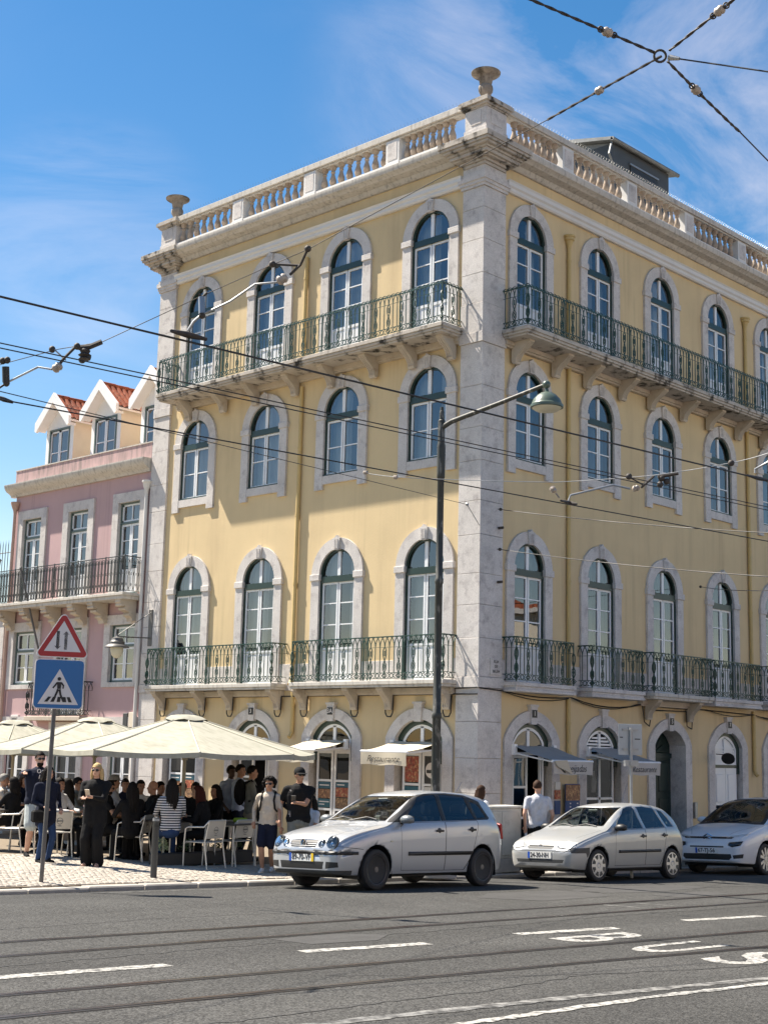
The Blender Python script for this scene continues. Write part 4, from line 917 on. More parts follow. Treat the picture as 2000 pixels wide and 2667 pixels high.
for s in (12.42, 13.76, 14.76, 16.13, 17.3, 18.6):
    p = MB(); X = -s; prof = [(0, 6.18), (.55, 6.18), (.55, 6.10), (.50, 6.06), (.42, 6.05), (.36, 5.98), (.38, 5.92), (.30, 5.86), (.22, 5.84), (.20, 5.74), (.14, 5.68), (.12, 5.60), (0, 5.62)]
    p.prism(prof, lambda u, v, w_: (w_, WALL - .06 - u, v), X - .13, X + .13)
    for u_, v_ in ((.47, 6.03), (.36, 5.93), (.20, 5.78)): p.lathe([(.055, -.15), (.055, .15)], 10) if False else p.tube([(X - .145, -u_, v_), (X + .145, -u_, v_)], .05, 10)
    p.build('bracket', 'stone_warm', bal, smooth=30)
fpt, fpb = on_plane(55, 1481, 0, -.66) - PINV, on_plane(101, 1690, 0, -.20) - PINV
fpo = MB().tube([fpb, fpt], .03, 8).build('flag_pole', 'pole_grey', pk, smooth=40); MB().ellipsoid(fpt, (.04, .04, .06), 8, 6).build('finial', 'pole_grey', fpo, smooth=60)
# small balcony
b = MB(); b.box(-17.05, -14.2, -.36, WALL + .02, 2.88, 3.0); bal2 = b.build('small_balcony', 'stone_warm', bevel=.01); pput(bal2)
r_ = MB(); rail_iron(r_, (-17.0, -.31, 0), (-14.25, -.31, 0), 3.0, .98, cw=.34); r_.build('railing', 'iron_black', bal2, fix=False)
for xx in (-17.0, -14.25):
    r_ = MB(); rail_iron(r_, (xx, -.31, 0), (xx, WALL, 0), 3.0, .98, cw=.34); r_.build('railing', 'iron_black', bal2, fix=False)
# plaque, meter boxes
o = MB().box(-18.35, -17.95, -.0, WALL, 2.70, 3.05).build('tile_plaque', 'sign_white', bevel=.004); pput(o)
for i in range(2): 
    t = MB().box(-18.28, -18.02 + .0, -.003, -.0005, 2.92 - .13 * i, 2.95 - .13 * i).build('plaque_letters', 'ink', o)
pput(MB().box(-12.62, -12.42, -.02, WALL, 2.75, 3.1).build('meter_box', 'plastic_grey', bevel=.006)); pput(MB().box(-12.35, -12.15, -.03, WALL, 2.72, 3.12).build('meter_box', 'cream_render', bevel=.006))
# dormers
def dormer(s):
    xw = .80; xg = .46; hw = .76; zb_ = 10.3; ze = 12.22; zr = 13.0; dep = 2.6
    b = MB(); b.add([(-hw, xw, zb_), (hw, xw, zb_), (hw, xw, ze), (0, xw, ze + hw * .80), (-hw, xw, ze)], [(0, 1, 2, 3, 4)])
    b2 = MB(); b2.box(-hw, -hw + .1, xw + .001, xw + dep, zb_, ze); b2.box(hw - .1, hw, xw + .001, xw + dep, zb_, ze); b2.box(-hw, hw, xw + dep - .1, xw + dep, zb_, ze)
    root = b2.build('dormer', 'cream_render'); pput(root, s)
    # front wall with the window opening
    f = MB(); W_ = .56; loops = [[(-hw, zb_), (hw, zb_), (hw, ze), (0, ze + hw * .82), (-hw, ze)], [(-W_, 10.55), (-W_, 12.02), (W_, 12.02), (W_, 10.55)]]
    flat = [p for l in loops for p in l]; f.add([(x, xw, z) for x, z in flat], [tuple(t) for t in tessellate_polygon([[Vector((x, z, 0)) for x, z in l] for l in loops])]); f.build('dormer_front', 'white_gable', root, fix=False)
    g = MB(); ring(g, [(-W_ + .06, 10.5), (-W_ + .06, 11.96), (W_ - .06, 11.96), (W_ - .06, 10.5)], [(-W_, 10.5), (-W_, 12.02), (W_, 12.02), (W_, 10.5)], xw - .02, xw + .08, xw + .08); g.build('window_frame', 'joinery_grey_green', root)
    j = MB()
    for sg in (-1, 1):
        a, c = sorted((sg * .01, sg * .50)); frame_bars(j, [(a, a + .055, 10.5, 11.95), (c - .055, c, 10.5, 11.95), (a, c, 11.90, 11.95), (a + .05, c - .05, 11.24, 11.27), (a, c, 10.5, 10.6)], xw + .01, xw + .05)
    j.build('casement', 'joinery_white', root)
    for sg in (-1, 1):
        a, c = sorted((sg * .065, sg * .445))
        for z0_, z1_ in ((10.6, 11.24), (11.27, 11.90)): pane_obj([(a, z0_), (c, z0_), (c, z1_), (a, z1_)], xw + .03, root)
    curtain_obj(-.55, .55, 10.5, 12.0, xw + .2, root, 'curtain_dark', int(s * 7))
    # gable fascia boards
    fa = MB(); t_ = .17; ew = hw + .13; zed = zr - ew * .92
    for sg in (-1, 1):
        fa.prism([(0, zr + .12), (sg * (ew + .06), zed + .07), (sg * (ew + .06), zed - .20), (sg * (ew - .02), zed - .24), (0, zr - .20)], lambda u, v, w_: (u, w_, v), xg, xg + .09)
        fa.prism([(0, zr - .02), (sg * ew, zed - .02), (sg * ew, zed - .08), (0, zr - .08)], lambda u, v, w_: (u, w_, v), xg + .06, xw + dep)
        fa.prism([(0, zr - .14), (sg * (ew - .03), zed - .13), (sg * (ew - .03), zed - .2), (0, zr - .22)], lambda u, v, w_: (u, w_, v), xg + .061, xw - .001)
    fa.build('gable_board', 'white_gable', root)
    # clay tiles, each one laid
    tm = MB(); n = 6; vs = []
    for k in range(n + 1):
        a = math.pi * k / n; vs += [(math.cos(a) * .092, 0, .045 * math.sin(a)), (math.cos(a) * .075, .30, .045 * math.sin(a) + .012)]
    vs += [(.20, 0, 0), (.19, .30, .012)]
    tm.add(vs, [(2 * k, 2 * k + 2, 2 * k + 3, 2 * k + 1) for k in range(n)] + [(0, 1, 2 * n + 3, 2 * n + 2)]); me = DORM.setdefault('t', tm.mesh('roof_tile', 'terracotta', fix=False))
    slope = math.atan2(zr - zed, ew); ln = ew / math.cos(slope)
    for sg in (-1, 1):
        for r in range(4):
            for c in range(9):
                d = ln - r * .27 + .03; yy = xg + .20 + c * .205
                o = link('roof_tile', me, root)
                # tile local: X across, Y up the slope, Z normal
                ux = Vector((0, 1, 0)); uy = Vector((-sg * math.cos(slope), 0, math.sin(slope))); uz = ux.cross(uy)
                if uz.z < 0: ux = -ux; uz = ux.cross(uy)
                org = Vector((sg * math.cos(slope) * d, yy, zr - math.sin(slope) * d + .015))
                o.matrix_local = Matrix(((ux.x, uy.x, uz.x, org.x), (ux.y, uy.y, uz.y, org.y), (ux.z, uy.z, uz.z, org.z), (0, 0, 0, 1)))
    rt = MB()
    for c in range(4): rt.tube([(0, xg + .06 + c * .5, zr + .0), (0, xg + .58 + c * .5, zr + .03)], [.085, .07], 8)
    rt.build('ridge_tiles', 'terracotta', root, smooth=40)
    return root
DORM = {}
for s in PC: dormer(s)
b = MB(); b.add([(-19, .3, 10.3), (-11.96, .3, 10.3), (-11.96, 5, 11.2), (-19, 5, 11.2), (-11.96, 9, 10.2), (-19, 9, 10.2)], [(0, 1, 2, 3), (3, 2, 4, 5)]); pput(b.build('roof', 'terracotta'))
# low stone neighbour with an iron spear fence and lantern on its terrace
nb = tag(empty('stone_house', (0, 19.0, 0)), 'low pale stone building at the left edge with spiked iron terrace fence', 'building')
def nput(o): o.parent = nb; o.location = (0, -19.0, 0); o.rotation_euler = (0, 0, RZ['L']); o.location = Vector((0, -19.0, 0)); return o
nput(MB().box(-30, -19.0, .02, 8, -.6, 6.15).build('wall', 'stone')); nput(MB().box(-19.45, -19.02, -.03, .05, -.6, 6.05).build('pilaster', 'stone', bevel=.01)); nput(MB().box(-30, -19.0, -.12, .3, 6.15, 6.30).build('coping', 'stone_streak'))
b = MB()
for k in range(40):
    x = -19.15 - k * .16; b.tube([(x, .1, 6.3), (x, .1, 8.35), (x, .1, 8.5)], [.012, .012, .001], 5)
b.tube([(-19.1, .1, 8.1), (-25.5, .1, 8.1)], .014, 4); b.tube([(-19.1, .1, 6.5), (-25.5, .1, 6.5)], .014, 4); nput(b.build('iron_fence', 'iron_black', fix=False))
b = MB(); b.tube([(-19.75, -.05, 6.3), (-19.75, -.05, 7.6)], .035, 8); b.lathe([(.05, 0), (.13, .08), (.16, .3), (.19, .32), (.09, .42), (.05, .46), (.05, .52), (.01, .6)], 10, (-19.75, -.05, 7.55)); nput(b.build('terrace_lantern', 'iron_black', smooth=40))
# ================================================================ sunlit terrace across the street (mirrored in the shaded windows, lights the shaded front)
def across(x0, x1, H, m, label, nwin):
    Y = -27.0; root = tag(empty('terrace_house', ((x0 + x1) / 2, Y, zroad((x0 + x1) / 2, Y))), label, 'building'); hw = (x1 - x0) / 2
    MB().box(-hw, hw, -8, 0, -1.5, H).build('wall', m, root); MB().box(-hw - .05, hw + .05, -8.1, .35, H, H + .25).build('cornice', 'stone', root)
    MB().box(-hw, hw, -.01, .03, -1.5, .9).build('plinth', 'stone', root); MB().box(-hw + .1, hw - .1, -7.9, -.1, H + .25, H + .6).build('roof', 'terracotta', root)
    for k in range(nwin):
        x = -hw + (k + .5) * 2 * hw / nwin
        for z in (1.2, 4.6, 8.0):
            if z + 2.6 > H: continue
            f = MB(); ring(f, [(x - .5, z), (x - .5, z + 2.1), (x + .5, z + 2.1), (x + .5, z)], [(x - .75, z - .1), (x - .75, z + 2.35), (x + .75, z + 2.35), (x + .75, z - .1)], .06, 0, .02); f.v = [(a, -b_ + .06, c) if False else (a, b_, c) for a, b_, c in f.v]; o = f.build('window', 'stone', root)
            MB().box(x - .5, x + .5, .004, .02, z, z + 2.1).build('pane', 'curtain_blue', o)
            g = MB(); g.box(x - .04, x + .04, .021, .05, z, z + 2.1); g.box(x - .5, x + .5, .021, .045, z + 1.4, z + 1.48); g.build('glazing_bar', 'joinery_white', o)
    return root
across(-2, 16, 11.5, 'pink_stucco', 'pink terrace house across the street, seen only mirrored in windows', 7)
across(16.1, 40, 10.5, 'cream_render', 'cream terrace house across the street, seen only mirrored in windows', 9)
across(-20, -2.1, 8.5, 'cream_render', 'low cream terrace house behind the photographer, out of the picture', 6)
across(-45, -20.1, 8.0, 'pink_stucco', 'low pink terrace house behind the photographer, out of the picture', 8)
# ================================================================ parasols, awnings, posts
def parasol(px, py, depth, label, rad=2.3, rot=.2, seed=0):
    A = at(px, py, depth); zg = zwalk(A.x, A.y); zt = A.z; ze = zt - .66
    root = empty('parasol', (A.x, A.y, zg)); q = random.Random(seed)
    n = 8; zo = zt - zg; eo = ze - zg
    b = MB(); vs = []; rings = [(.30, zo - .07)] + [(.30 + (rad - .30) * t, zo - .07 - (zo - .07 - eo) * t - .012 * math.sin(math.pi * t)) for t in (.2, .4, .6, .8, 1.0)]
    sub = 4
    for (r, z) in rings:
        for i in range(n):
            a0 = rot + 2 * math.pi * i / n; a1 = rot + 2 * math.pi * (i + 1) / n
            for k in range(sub):
                t = k / sub; x = r * (math.cos(a0) * (1 - t) + math.cos(a1) * t); y = r * (math.sin(a0) * (1 - t) + math.sin(a1) * t)
                vs.append((x, y, z - .035 * (r / rad) * math.sin(math.pi * t) + q.uniform(-.004, .004)))
    m = n * sub
    b.add(vs, [(i * m + j, i * m + (j + 1) % m, (i + 1) * m + (j + 1) % m, (i + 1) * m + j) for i in range(len(rings) - 1) for j in range(m)])
    can = b.build('canopy', 'canvas', root, smooth=25, fix=False)
    s_ = MB()
    for i in range(n):
        a = rot + 2 * math.pi * i / n; s_.tube([(r * math.cos(a), r * math.sin(a), z + .006) for r, z in rings], .014, 4, cap=False)
    s_.build('seams', 'canvas_seam', can, fix=False)
    v = MB(); last = vs[-m:]; v.add([p for p in last] + [(p[0] * 1.004, p[1] * 1.004, p[2] - .09 + q.uniform(-.01, .01)) for p in last], [(j, (j + 1) % m, m + (j + 1) % m, m + j) for j in range(m)]); v.build('valance', 'canvas', can, fix=False)
    c = MB(); vs = []; k = 24
    for (r, z) in ((.0, zo + .03), (.16, zo + .015), (.30, zo - .02), (.40, zo - .075)):
        for j in range(k):
            a = 2 * math.pi * j / k; vs.append((r * math.cos(a), r * math.sin(a), z + (.022 * math.sin(a * 5 + seed) + q.uniform(-.012, .012)) * (r / .4)))
    c.add(vs, [(i * k + j, i * k + (j + 1) % k, (i + 1) * k + (j + 1) % k, (i + 1) * k + j) for i in range(3) for j in range(k)]); c.build('vent_cap', 'canvas', root, smooth=50, fix=False)
    MB().tube([(0, 0, 0.02), (0, 0, zo - .02)], .035, 10).build('pole', 'canvas_seam', root, smooth=40)
    f = MB()
    for i in range(n):
        a = rot + 2 * math.pi * i / n; f.tube([(.05 * math.cos(a), .05 * math.sin(a), zo - .75), (rad * .5 * math.cos(a), rad * .5 * math.sin(a), (zo - .07 + eo) / 2 - .06)], .011, 4)
        f.tube([(rings[0][0] * math.cos(a), rings[0][0] * math.sin(a), rings[0][1] - .025), (rad * math.cos(a), rad * math.sin(a), eo - .02)], .011, 4)
    f.tube([(0, 0, zo - .82), (0, 0, zo - .70)], .06, 8); f.build('ribs', 'canvas_seam', root, fix=False)
    MB().box(-.4, .4, -.4, .4, 0, .07).build('base_plate', 'concrete', root, bevel=.015)
    return tag(root, label, 'parasol', 'cream parasols over the cafe terrace')
parasol(487, 1865, 26.2, 'large cream parasol in front of the yellow building, nearest of three', 2.48, .22, 1)
parasol(253, 1871, 29.3, 'middle cream parasol behind the road signs, in front of the pink building', 2.28, .30, 2)
parasol(42, 1878, 32.6, 'farthest cream parasol at the left edge below the tile plaque', 2.28, .15, 3)
def awning(side, s0, s1, zb_, zf, proj, txt, label, size=.20, flap=False):
    root = empty('awning', fpos(side, (s0 + s1) / 2)); root.rotation_euler = (0, 0, RZ[side]); hw = abs(s1 - s0) / 2
    b = MB(); vs = []; n = 6
    for i in range(n + 1):
        t = i / n
        for x in np.linspace(-hw, hw, 7): vs.append((x, -.02 - proj * t, zb_ + (zf - zb_) * t - .04 * math.sin(math.pi * t) + .012 * math.sin(x * 9 + t * 3)))
    b.add(vs, [(i * 7 + j, i * 7 + j + 1, (i + 1) * 7 + j + 1, (i + 1) * 7 + j) for i in range(n) for j in range(6)]); b.build('fabric', 'awning_cream' if side == 'L' else 'awning_slate', root, smooth=60, fix=False)
    MB().tube([(-hw - .02, -.02 - proj, zf - .01), (hw + .02, -.02 - proj, zf - .01)], .03, 8).build('front_bar', 'joinery_white', root, smooth=50)
    v = MB(); vs = []; k = 14; yv = -.05 - proj
    def val(t, h): x = -hw + 2 * hw * t; return (x, yv + .02 * math.sin(t * 7) * h, zf - .02 - .27 * h + .012 * math.sin(t * 11) * h)
    for i in range(k + 1): vs += [val(i / k, 0), val(i / k, .5), val(i / k, 1)]
    v.add(vs, [(3 * i + j, 3 * i + 3 + j, 3 * i + 4 + j, 3 * i + 1 + j) for i in range(k) for j in range(2)]); vo = v.build('valance', 'awning_cream' if side == 'L' else 'awning_grey', root, smooth=60, fix=False)
    if txt:
        t = text_mesh(txt, size, 'lettering', 'ink', .001, shear=.35, bold=-.002); xs = [q.co.x for q in t.vertices]; sc_ = min(1, 1.75 * hw / max(.01, (max(xs) - min(xs))))
        t.transform(Matrix.Diagonal((sc_, 1, 1, 1)))
        for q in t.vertices:
            tt = (q.co.x + hw) / (2 * hw); q.co = Vector((q.co.x, yv - .012 + .01 * math.sin(tt * 7) + q.co.z - .0, zf - .165 + q.co.y))
        link('lettering', t, vo)
    for sg in (-1, 1):
        a = MB(); a.tube([(sg * (hw - .04), -.03, zb_ - .16), (sg * (hw - .04), -.03 - proj * .5, zb_ - .10 + (zf - zb_) * .5), (sg * (hw - .06), -.02 - proj, zf - .03)], .018, 6); a.build('arm', 'joinery_white', root)
        MB().box(sg * hw - .05, sg * hw + .05, -.08, .0, zb_ - .2, zb_ + .03).build('wall_bracket', 'joinery_white', root)
    if flap:
        q = MB(); q.add([(-hw, yv - .02, zf), (-hw + .42, yv - .04, zf + .015), (-hw + .60, yv - .05, zf - .28), (-hw + .1, yv - .03, zf - .12)], [(0, 1, 2, 3)]); q.build('folded_corner', 'awning_cream', root, fix=False)
    return tag(root, label, 'awning', 'shop awnings on the yellow building')
mat('awning_grey', (.50, .47, .43), .9, var=.05, spec=.1); mat('awning_slate', (.33, .315, .295), .9, var=.08, spec=.1)
awning('L', 2.42, 1.08, 2.47, 2.25, 1.0, 'Restaurante', 'cream awning lettered Restaurante beside the lamp post, on the sunny front')
awning('L', 5.16, 3.90, 2.47, 2.25, 1.0, 'Cafetaria', 'cream awning lettered Cafetaria touching the tip of the parasol')
awning('L', 7.95, 6.70, 2.47, 2.25, 1.0, 'Cafetaria', 'cream awning mostly hidden behind the nearest parasol')
awning('R', 1.20, 2.62, 2.44, 2.14, 1.05, 'Queijadas', 'grey awning with folded corner above the man in the pale shirt', .22, True)
awning('R', 3.95, 5.30, 2.44, 2.14, 1.05, 'Restaurante', 'grey awning lettered Restaurante behind the back of the road sign', .20)
# blue board with rows of white dots and the notices beside the doorway
o = MB().box(-.27, .27, -.05, -.02, .35, 1.62).build('menu_board', 'p_board', bevel=.01); o.location = (3.32, 0, 0); tag(o, 'tall blue notice board with two columns of white dots on shaded wall', 'board')
MB().box(-.27, .27, -.056, -.051, 1.25, 1.60).build('picture', 'p_food1', o)
b = MB()
for k in range(11):
    for xx in (-.10, .17): b.box(xx - .022, xx + .022, -.056, -.051, .42 + k * .075, .45 + k * .075)
b.build('dots', 'sign_white', o)
o = MB().box(-.10, .10, -.03, -.005, .95, 1.25).build('notice', 'p_board'); o.location = (2.78, 0, 0); MB().box(-.10, .10, -.034, -.005, 1.28, 1.48).build('picture', 'p_food2', o); MB().box(-.09, .09, -.034, -.005, 1.5, 1.66).build('picture', 'p_white', o)
tag(o, 'three small notices stacked beside the shaded open doorway', 'notice')

# ---------------------------------------------------------------- road sign post (pedestrian crossing, two-way traffic)
def facing(p): d = CAM - Vector(p); return math.atan2(d.y, d.x)
def sign_post():
    P = hit(108, 2300); root = empty('road_sign', P, facing(P) + R(90) + R(6))          # local -Y faces the viewer
    d = (P - CAM).dot(FWD); s = d / FPX
    lean = .012; H = 3.66; X = lambda z: lean * z
    MB().tube([(0, .0, 0), (X(H), 0, H)], .032, 10).build('pole', 'pole_grey', root, smooth=40)
    zc = at(140, 1778, d).z - P.z; w_ = .355; zb_, zt = zc - .36, zc + .36; xo = X(zc) + .035
    def rrect(x0, x1, z0, z1, r, n=5):
        out = []
        for cx, cz, a0 in ((x1 - r, z1 - r, 0), (x0 + r, z1 - r, 90), (x0 + r, z0 + r, 180), (x1 - r, z0 + r, 270)): out += [(cx + r * math.cos(R(a0 + 90 * k / n)), cz + r * math.sin(R(a0 + 90 * k / n))) for k in range(n + 1)]
        return out
    def flat(poly, y, name, m, par): b = MB(); b.prism(poly, lambda u, v, ww: (u, ww, v), y - .003, y); return b.build(name, m, par)
    sq = MB(); sq.prism(rrect(xo - w_, xo + w_, zb_, zt, .06), lambda u, v, ww: (u, ww, v), -.06, -.035); sqo = sq.build('crossing_plate', 'sign_white', root)
    flat(rrect(xo - w_ + .012, xo + w_ - .012, zb_ + .012, zt - .012, .055), -.061, 'blue_field', 'sign_blue', sqo)
    flat([(xo - .29, zb_ + .065), (xo + .29, zb_ + .065), (xo, zb_ + .58)], -.0655, 'white_triangle', 'sign_white', sqo)
    def bits(polys, y, name): 
        b = MB()
        for p in polys: b.prism(p, lambda u, v, ww: (u, ww, v), y - .002, y)
        return b.build(name, 'sign_black', sqo)
    z0 = zb_ + .10
    bits([[(xo + a, z0), (xo + a + .05, z0), (xo + a * .9 + .055 - (a + .02) * .15, z0 + .075), (xo + a * .9 + .01 - (a + .02) * .15, z0 + .075)] for a in (-.20, -.11, -.02, .07, .15)], -.070, 'zebra_bars')
    def limb(p, q, w1, w2):
        p = Vector(p); q = Vector(q); n_ = Vector((-(q - p).y, (q - p).x)).normalized(); return [tuple(p + n_ * w1), tuple(q + n_ * w2), tuple(q - n_ * w2), tuple(p - n_ * w1)]
    hd = [(xo + .027 * math.cos(a), zb_ + .435 + .027 * math.sin(a)) for a in np.linspace(0, 6.2832, 14)[:-1]]
    bits([hd, [(xo - .03, zb_ + .39), (xo + .035, zb_ + .39), (xo + .028, zb_ + .29), (xo - .022, zb_ + .29)], limb((xo - .025, zb_ + .38), (xo - .085, zb_ + .30), .013, .010), limb((xo + .03, zb_ + .38), (xo + .065, zb_ + .34), .013, .011), limb((xo + .065, zb_ + .345), (xo + .06, zb_ + .295), .011, .009),
          limb((xo - .008, zb_ + .285), (xo - .04, zb_ + .20), .016, .014), limb((xo - .04, zb_ + .205), (xo - .07, zb_ + .105), .014, .011), limb((xo + .012, zb_ + .285), (xo + .03, zb_ + .20), .016, .014), limb((xo + .03, zb_ + .205), (xo + .075, zb_ + .105), .014, .011)], -.073, 'walking_figure')
    zt0 = zt + .03; hw = .385; ht = .655
    def rtri(cx, z0_, hw_, h_, r=.05, n=5):
        P3 = [Vector((cx - hw_, z0_)), Vector((cx + hw_, z0_)), Vector((cx, z0_ + h_))]; out = []
        cen = sum(P3, Vector((0, 0))) / 3
        for i in range(3):
            p = P3[i]; inn = (cen - p).normalized(); c = p + inn * (r * 2); e1 = (P3[i - 1] - p).normalized(); e2 = (P3[(i + 1) % 3] - p).normalized()
            n1 = Vector((e1.y, -e1.x)); n1 = n1 if n1.dot(inn) < 0 else -n1; n2 = Vector((e2.y, -e2.x)); n2 = n2 if n2.dot(inn) < 0 else -n2
            for k in range(n + 1): dd = (n1 * (1 - k / n) + n2 * (k / n)).normalized(); out.append(tuple(c + dd * r))
        return out
    xo2 = X(zt0) + .05
    tr = MB(); tr.prism(rtri(xo2, zt0, hw + .02, ht + .03), lambda u, v, ww: (u, ww, v), -.06, -.035); tro = tr.build('warning_triangle', 'sign_white', root)
    flat(rtri(xo2, zt0 + .012, hw, ht), -.061, 'red_border', 'sign_red', tro)
    flat([(xo2 - .265, zt0 + .085), (xo2 + .265, zt0 + .085), (xo2, zt0 + .535)], -.0655, 'white_field', 'sign_white', tro)
    b = MB()
    for cx, up in ((xo2 - .075, False), (xo2 + .04, True)):
        z1_ = zt0 + .115; h = .27; p = [(-.022, 0), (.022, 0), (.022, h - .05), (.048, h - .05), (0, h), (-.048, h - .05), (-.022, h - .05)]
        p = [(cx + u, z1_ + (v if up else h - v)) for u, v in p]; b.prism(p, lambda u, v, ww: (u, ww, v), -.0685, -.066)
    b.build('arrows', 'sign_black', tro)
    for z_ in (zc - .2, zc + .2, zt0 + .2): MB().box(X(z_) - .05, X(z_) + .05, -.036, .045, z_ - .02, z_ + .02).build('clamp', 'galvanised', root)
    return tag(root, 'grey post with red two-way triangle above blue pedestrian crossing sign', 'road sign')
sign_post()
def sign_back():
    d = 27.2; T = at(1642, 1926, d); zg = zwalk(T.x, T.y); root = empty('road_sign', (T.x, T.y, zg), R(-38)); z = T.z - zg
    MB().tube([(0, 0, 0), (0, 0, z + .24)], .03, 10).build('pole', 'galvanised', root, smooth=40)
    o = MB().box(-.24, .24, .035, .045, z - .30, z + .30).build('plate', 'sign_back', root, bevel=.004)
    for zz in (z + .19, z - .19): b = MB(); b.box(-.16, .16, .01, .04, zz - .018, zz + .018); b.tube([(-.0, -.04, zz), (0, .03, zz)], .035, 8); b.build('clamp', 'galvanised', root)
    MB().box(-.21, -.15, .031, .036, z + .03, z + .05).build('sticker', 'ink', o); MB().box(.09, .2, .031, .036, z + .0, z + .02).build('sticker', 'ink', o)
    q = MB(); q.box(-.13, .13, -.06, .06, z - .52, z - .40); q.tube([(0, -.08, z - .46), (0, .08, z - .46)], .05, 8); q.build('pole_clamp', 'galvanised', root)
    return tag(root, 'grey back of a square road sign on a post behind the parked hatchback', 'road sign')
sign_back()
# bollard
P = hit(400, 2288); b = empty('bollard', P)
MB().lathe([(.052, 0), (.052, .86), (.055, .865), (.055, .905), (.05, .92), (.0, .925)], 14).build('post', 'plastic_grey', b, smooth=40); MB().lathe([(.056, .87), (.056, .905), (.0, .93)], 14).build('cap', 'galvanised', b, smooth=40); MB().lathe([(.0535, .78), (.0535, .82)], 14).build('band', 'lamp_post', b, smooth=40)
tag(b, 'dark metal bollard with pale cap at the kerb', 'bollard')
# utility cabinet
C0 = hit(1302, 2284); b = empty('utility_cabinet', (C0.x + .78, -1.72, zwalk(C0.x + .78, -1.72)), 0.0)
cw_, cdp, ch = .62, .42, 1.20
MB().box(-cw_, cw_, -cdp / 2, cdp / 2, 0, .26).build('plinth', 'concrete', b, bevel=.01); MB().box(-cw_, cw_, -cdp / 2, cdp / 2, .26, ch).build('body', 'cabinet_grey', b, bevel=.012); MB().box(-cw_ - .02, cw_ + .02, -cdp / 2 - .02, cdp / 2 + .02, ch, ch + .05).build('lid', 'cabinet_grey', b, bevel=.012)
for sg in (-1, 1): a, c = sorted((sg * .01, sg * (cw_ - .04))); o = MB().box(a, c, -cdp / 2 - .012, -cdp / 2 + .002, .32, ch - .05).build('door', 'cabinet_grey', b, bevel=.006)
MB().box(-.14, -.11, -cdp / 2 - .02, -cdp / 2 - .01, .6, .82).build('lock', 'ink', b)
tag(b, 'grey street utility cabinet between the two silver hatchbacks', 'cabinet')
# street lamp
def street_lamp():
    D = 26.3; T = at(1150, 1112, D); G = Vector((T.x, T.y, zwalk(T.x, T.y))); H = T.z - G.z
    root = empty('street_lamp', G); zt = at(1147, 1058, D).z - G.z
    MB().lathe([(.42, 0), (.40, .14), (.30, .15), (.30, .17)], 18).build('footing', 'concrete', root, smooth=30)
    MB().lathe([(0.100, .16), (0.092, 1.2), (0.088, 1.22), (0.078, 2.8), (0.090, 2.82), (0.090, 2.9), (0.075, 2.92), (0.069, H - 3.0), (0.080, H - 2.98), (0.080, H - 2.9), (0.066, H - 2.88), (0.062, H - 1.0), (0.076, H - .98), (0.076, H - .9), (0.080, H - .4), (0.080, H - .36), (0.068, H - .3), (0.068, H + .12), (0.048, H + .14), (0.044, H + .3), (0.034, H + .31), (0.030, zt)], 14).build('pole', 'lamp_post', root, smooth=40)
    E = None
    for L in np.arange(1.5, 3.5, .02):
        q = Vector((T.x, T.y - L, 0)); dd = (q - CAM).dot(Vector((FWD.x, FWD.y, 0)))
        p_ = pr((T.x, T.y - L, T.z + .8))
        if p_[0] > 1420: break
    dl = p_[2]; E = at(1420, 1002, dl); e = E - G
    MB().tube([(0, -.05, H + .0), (0, -.25, H + .07), (e.x * .9, e.y * .55, H + (e.z - H) * .58), (e.x, e.y, e.z)], [.05, .048, .042, .036], 10).build('arm', 'lamp_post', root, smooth=40)
    MB().ellipsoid((e.x, e.y - .02, e.z), (.075, .075, .075), 12, 8).build('arm_knuckle', 'lamp_green', root, smooth=60)
    hd = MB(); zl = e.z - .08; hd.lathe([(.03, 0), (.04, -.06), (.10, -.075), (.17, -.12), (.235, -.19), (.265, -.26), (.275, -.29), (.295, -.30), (.295, -.345), (.27, -.35)], 24, (e.x, e.y - .03, zl)); hd.build('lamp_head', 'lamp_green', root, smooth=45)
    MB().lathe([(.26, -.352), (.20, -.40), (.0, -.41)], 20, (e.x, e.y - .03, zl)).build('diffuser', 'lamp_inner', root, smooth=60)
    return tag(root, 'tall weathered street lamp with green dome head in front of the corner', 'street lamp')
street_lamp()
# bracket lantern on the far pilaster
def wall_lantern():
    root = empty('wall_lantern', (0, 11.6, 4.9)); 
    MB().box(-.02, .03, -.09, .09, .0, 1.0).build('back_plate', 'pole_grey', root, bevel=.01)
    P = on_plane(307, 1660, 0, -.9); e = P - Vector((0, 11.6, 4.9))
    b = MB(); b.tube([(0, 0, .22), (e.x, e.y, e.z + .02)], .02, 6); b.tube([(0, 0, .92), (e.x, e.y, e.z + .06)], .010, 5); b.build('arm', 'pole_grey', root)
    b = MB(); b.lathe([(.025, .08), (.04, .02), (.15, -.02), (.16, -.08), (.20, -.12), (.20, -.18), (.28, -.21), (.32, -.25), (.33, -.27), (.14, -.275)], 20, tuple(e)); b.build('hood', 'pole_grey', root, smooth=40)
    MB().lathe([(.17, -.27), (.175, -.36), (.14, -.47), (.07, -.55), (.0, -.56)], 16, tuple(e)).build('globe', 'lamp_inner', root, smooth=60)
    return tag(root, 'grey wall lantern on a bracket in front of the pink building', 'wall lamp')
wall_lantern()
# round floodlight above the white shutters
o = MB(); o.lathe([(.05, 0), (.10, .04), (.20, .20), (.215, .22), (.0, .23)], 18); o.xf(Matrix.Rotation(R(-125), 4, 'Y') @ Matrix.Rotation(R(20), 4, 'X')); fo = o.build('floodlight', 'plastic_black', smooth=40); fo.location = (9.52, -.45, 2.36); fo.scale = (.8, .8, .8); ar = MB(); ar.tube([(0, 0, 0), (0, .46, .02)], .015, 6); ar.build('arm', 'plastic_black', fo); tag(fo, 'black floodlight mounted in front of the white louvred shutters', 'floodlight')
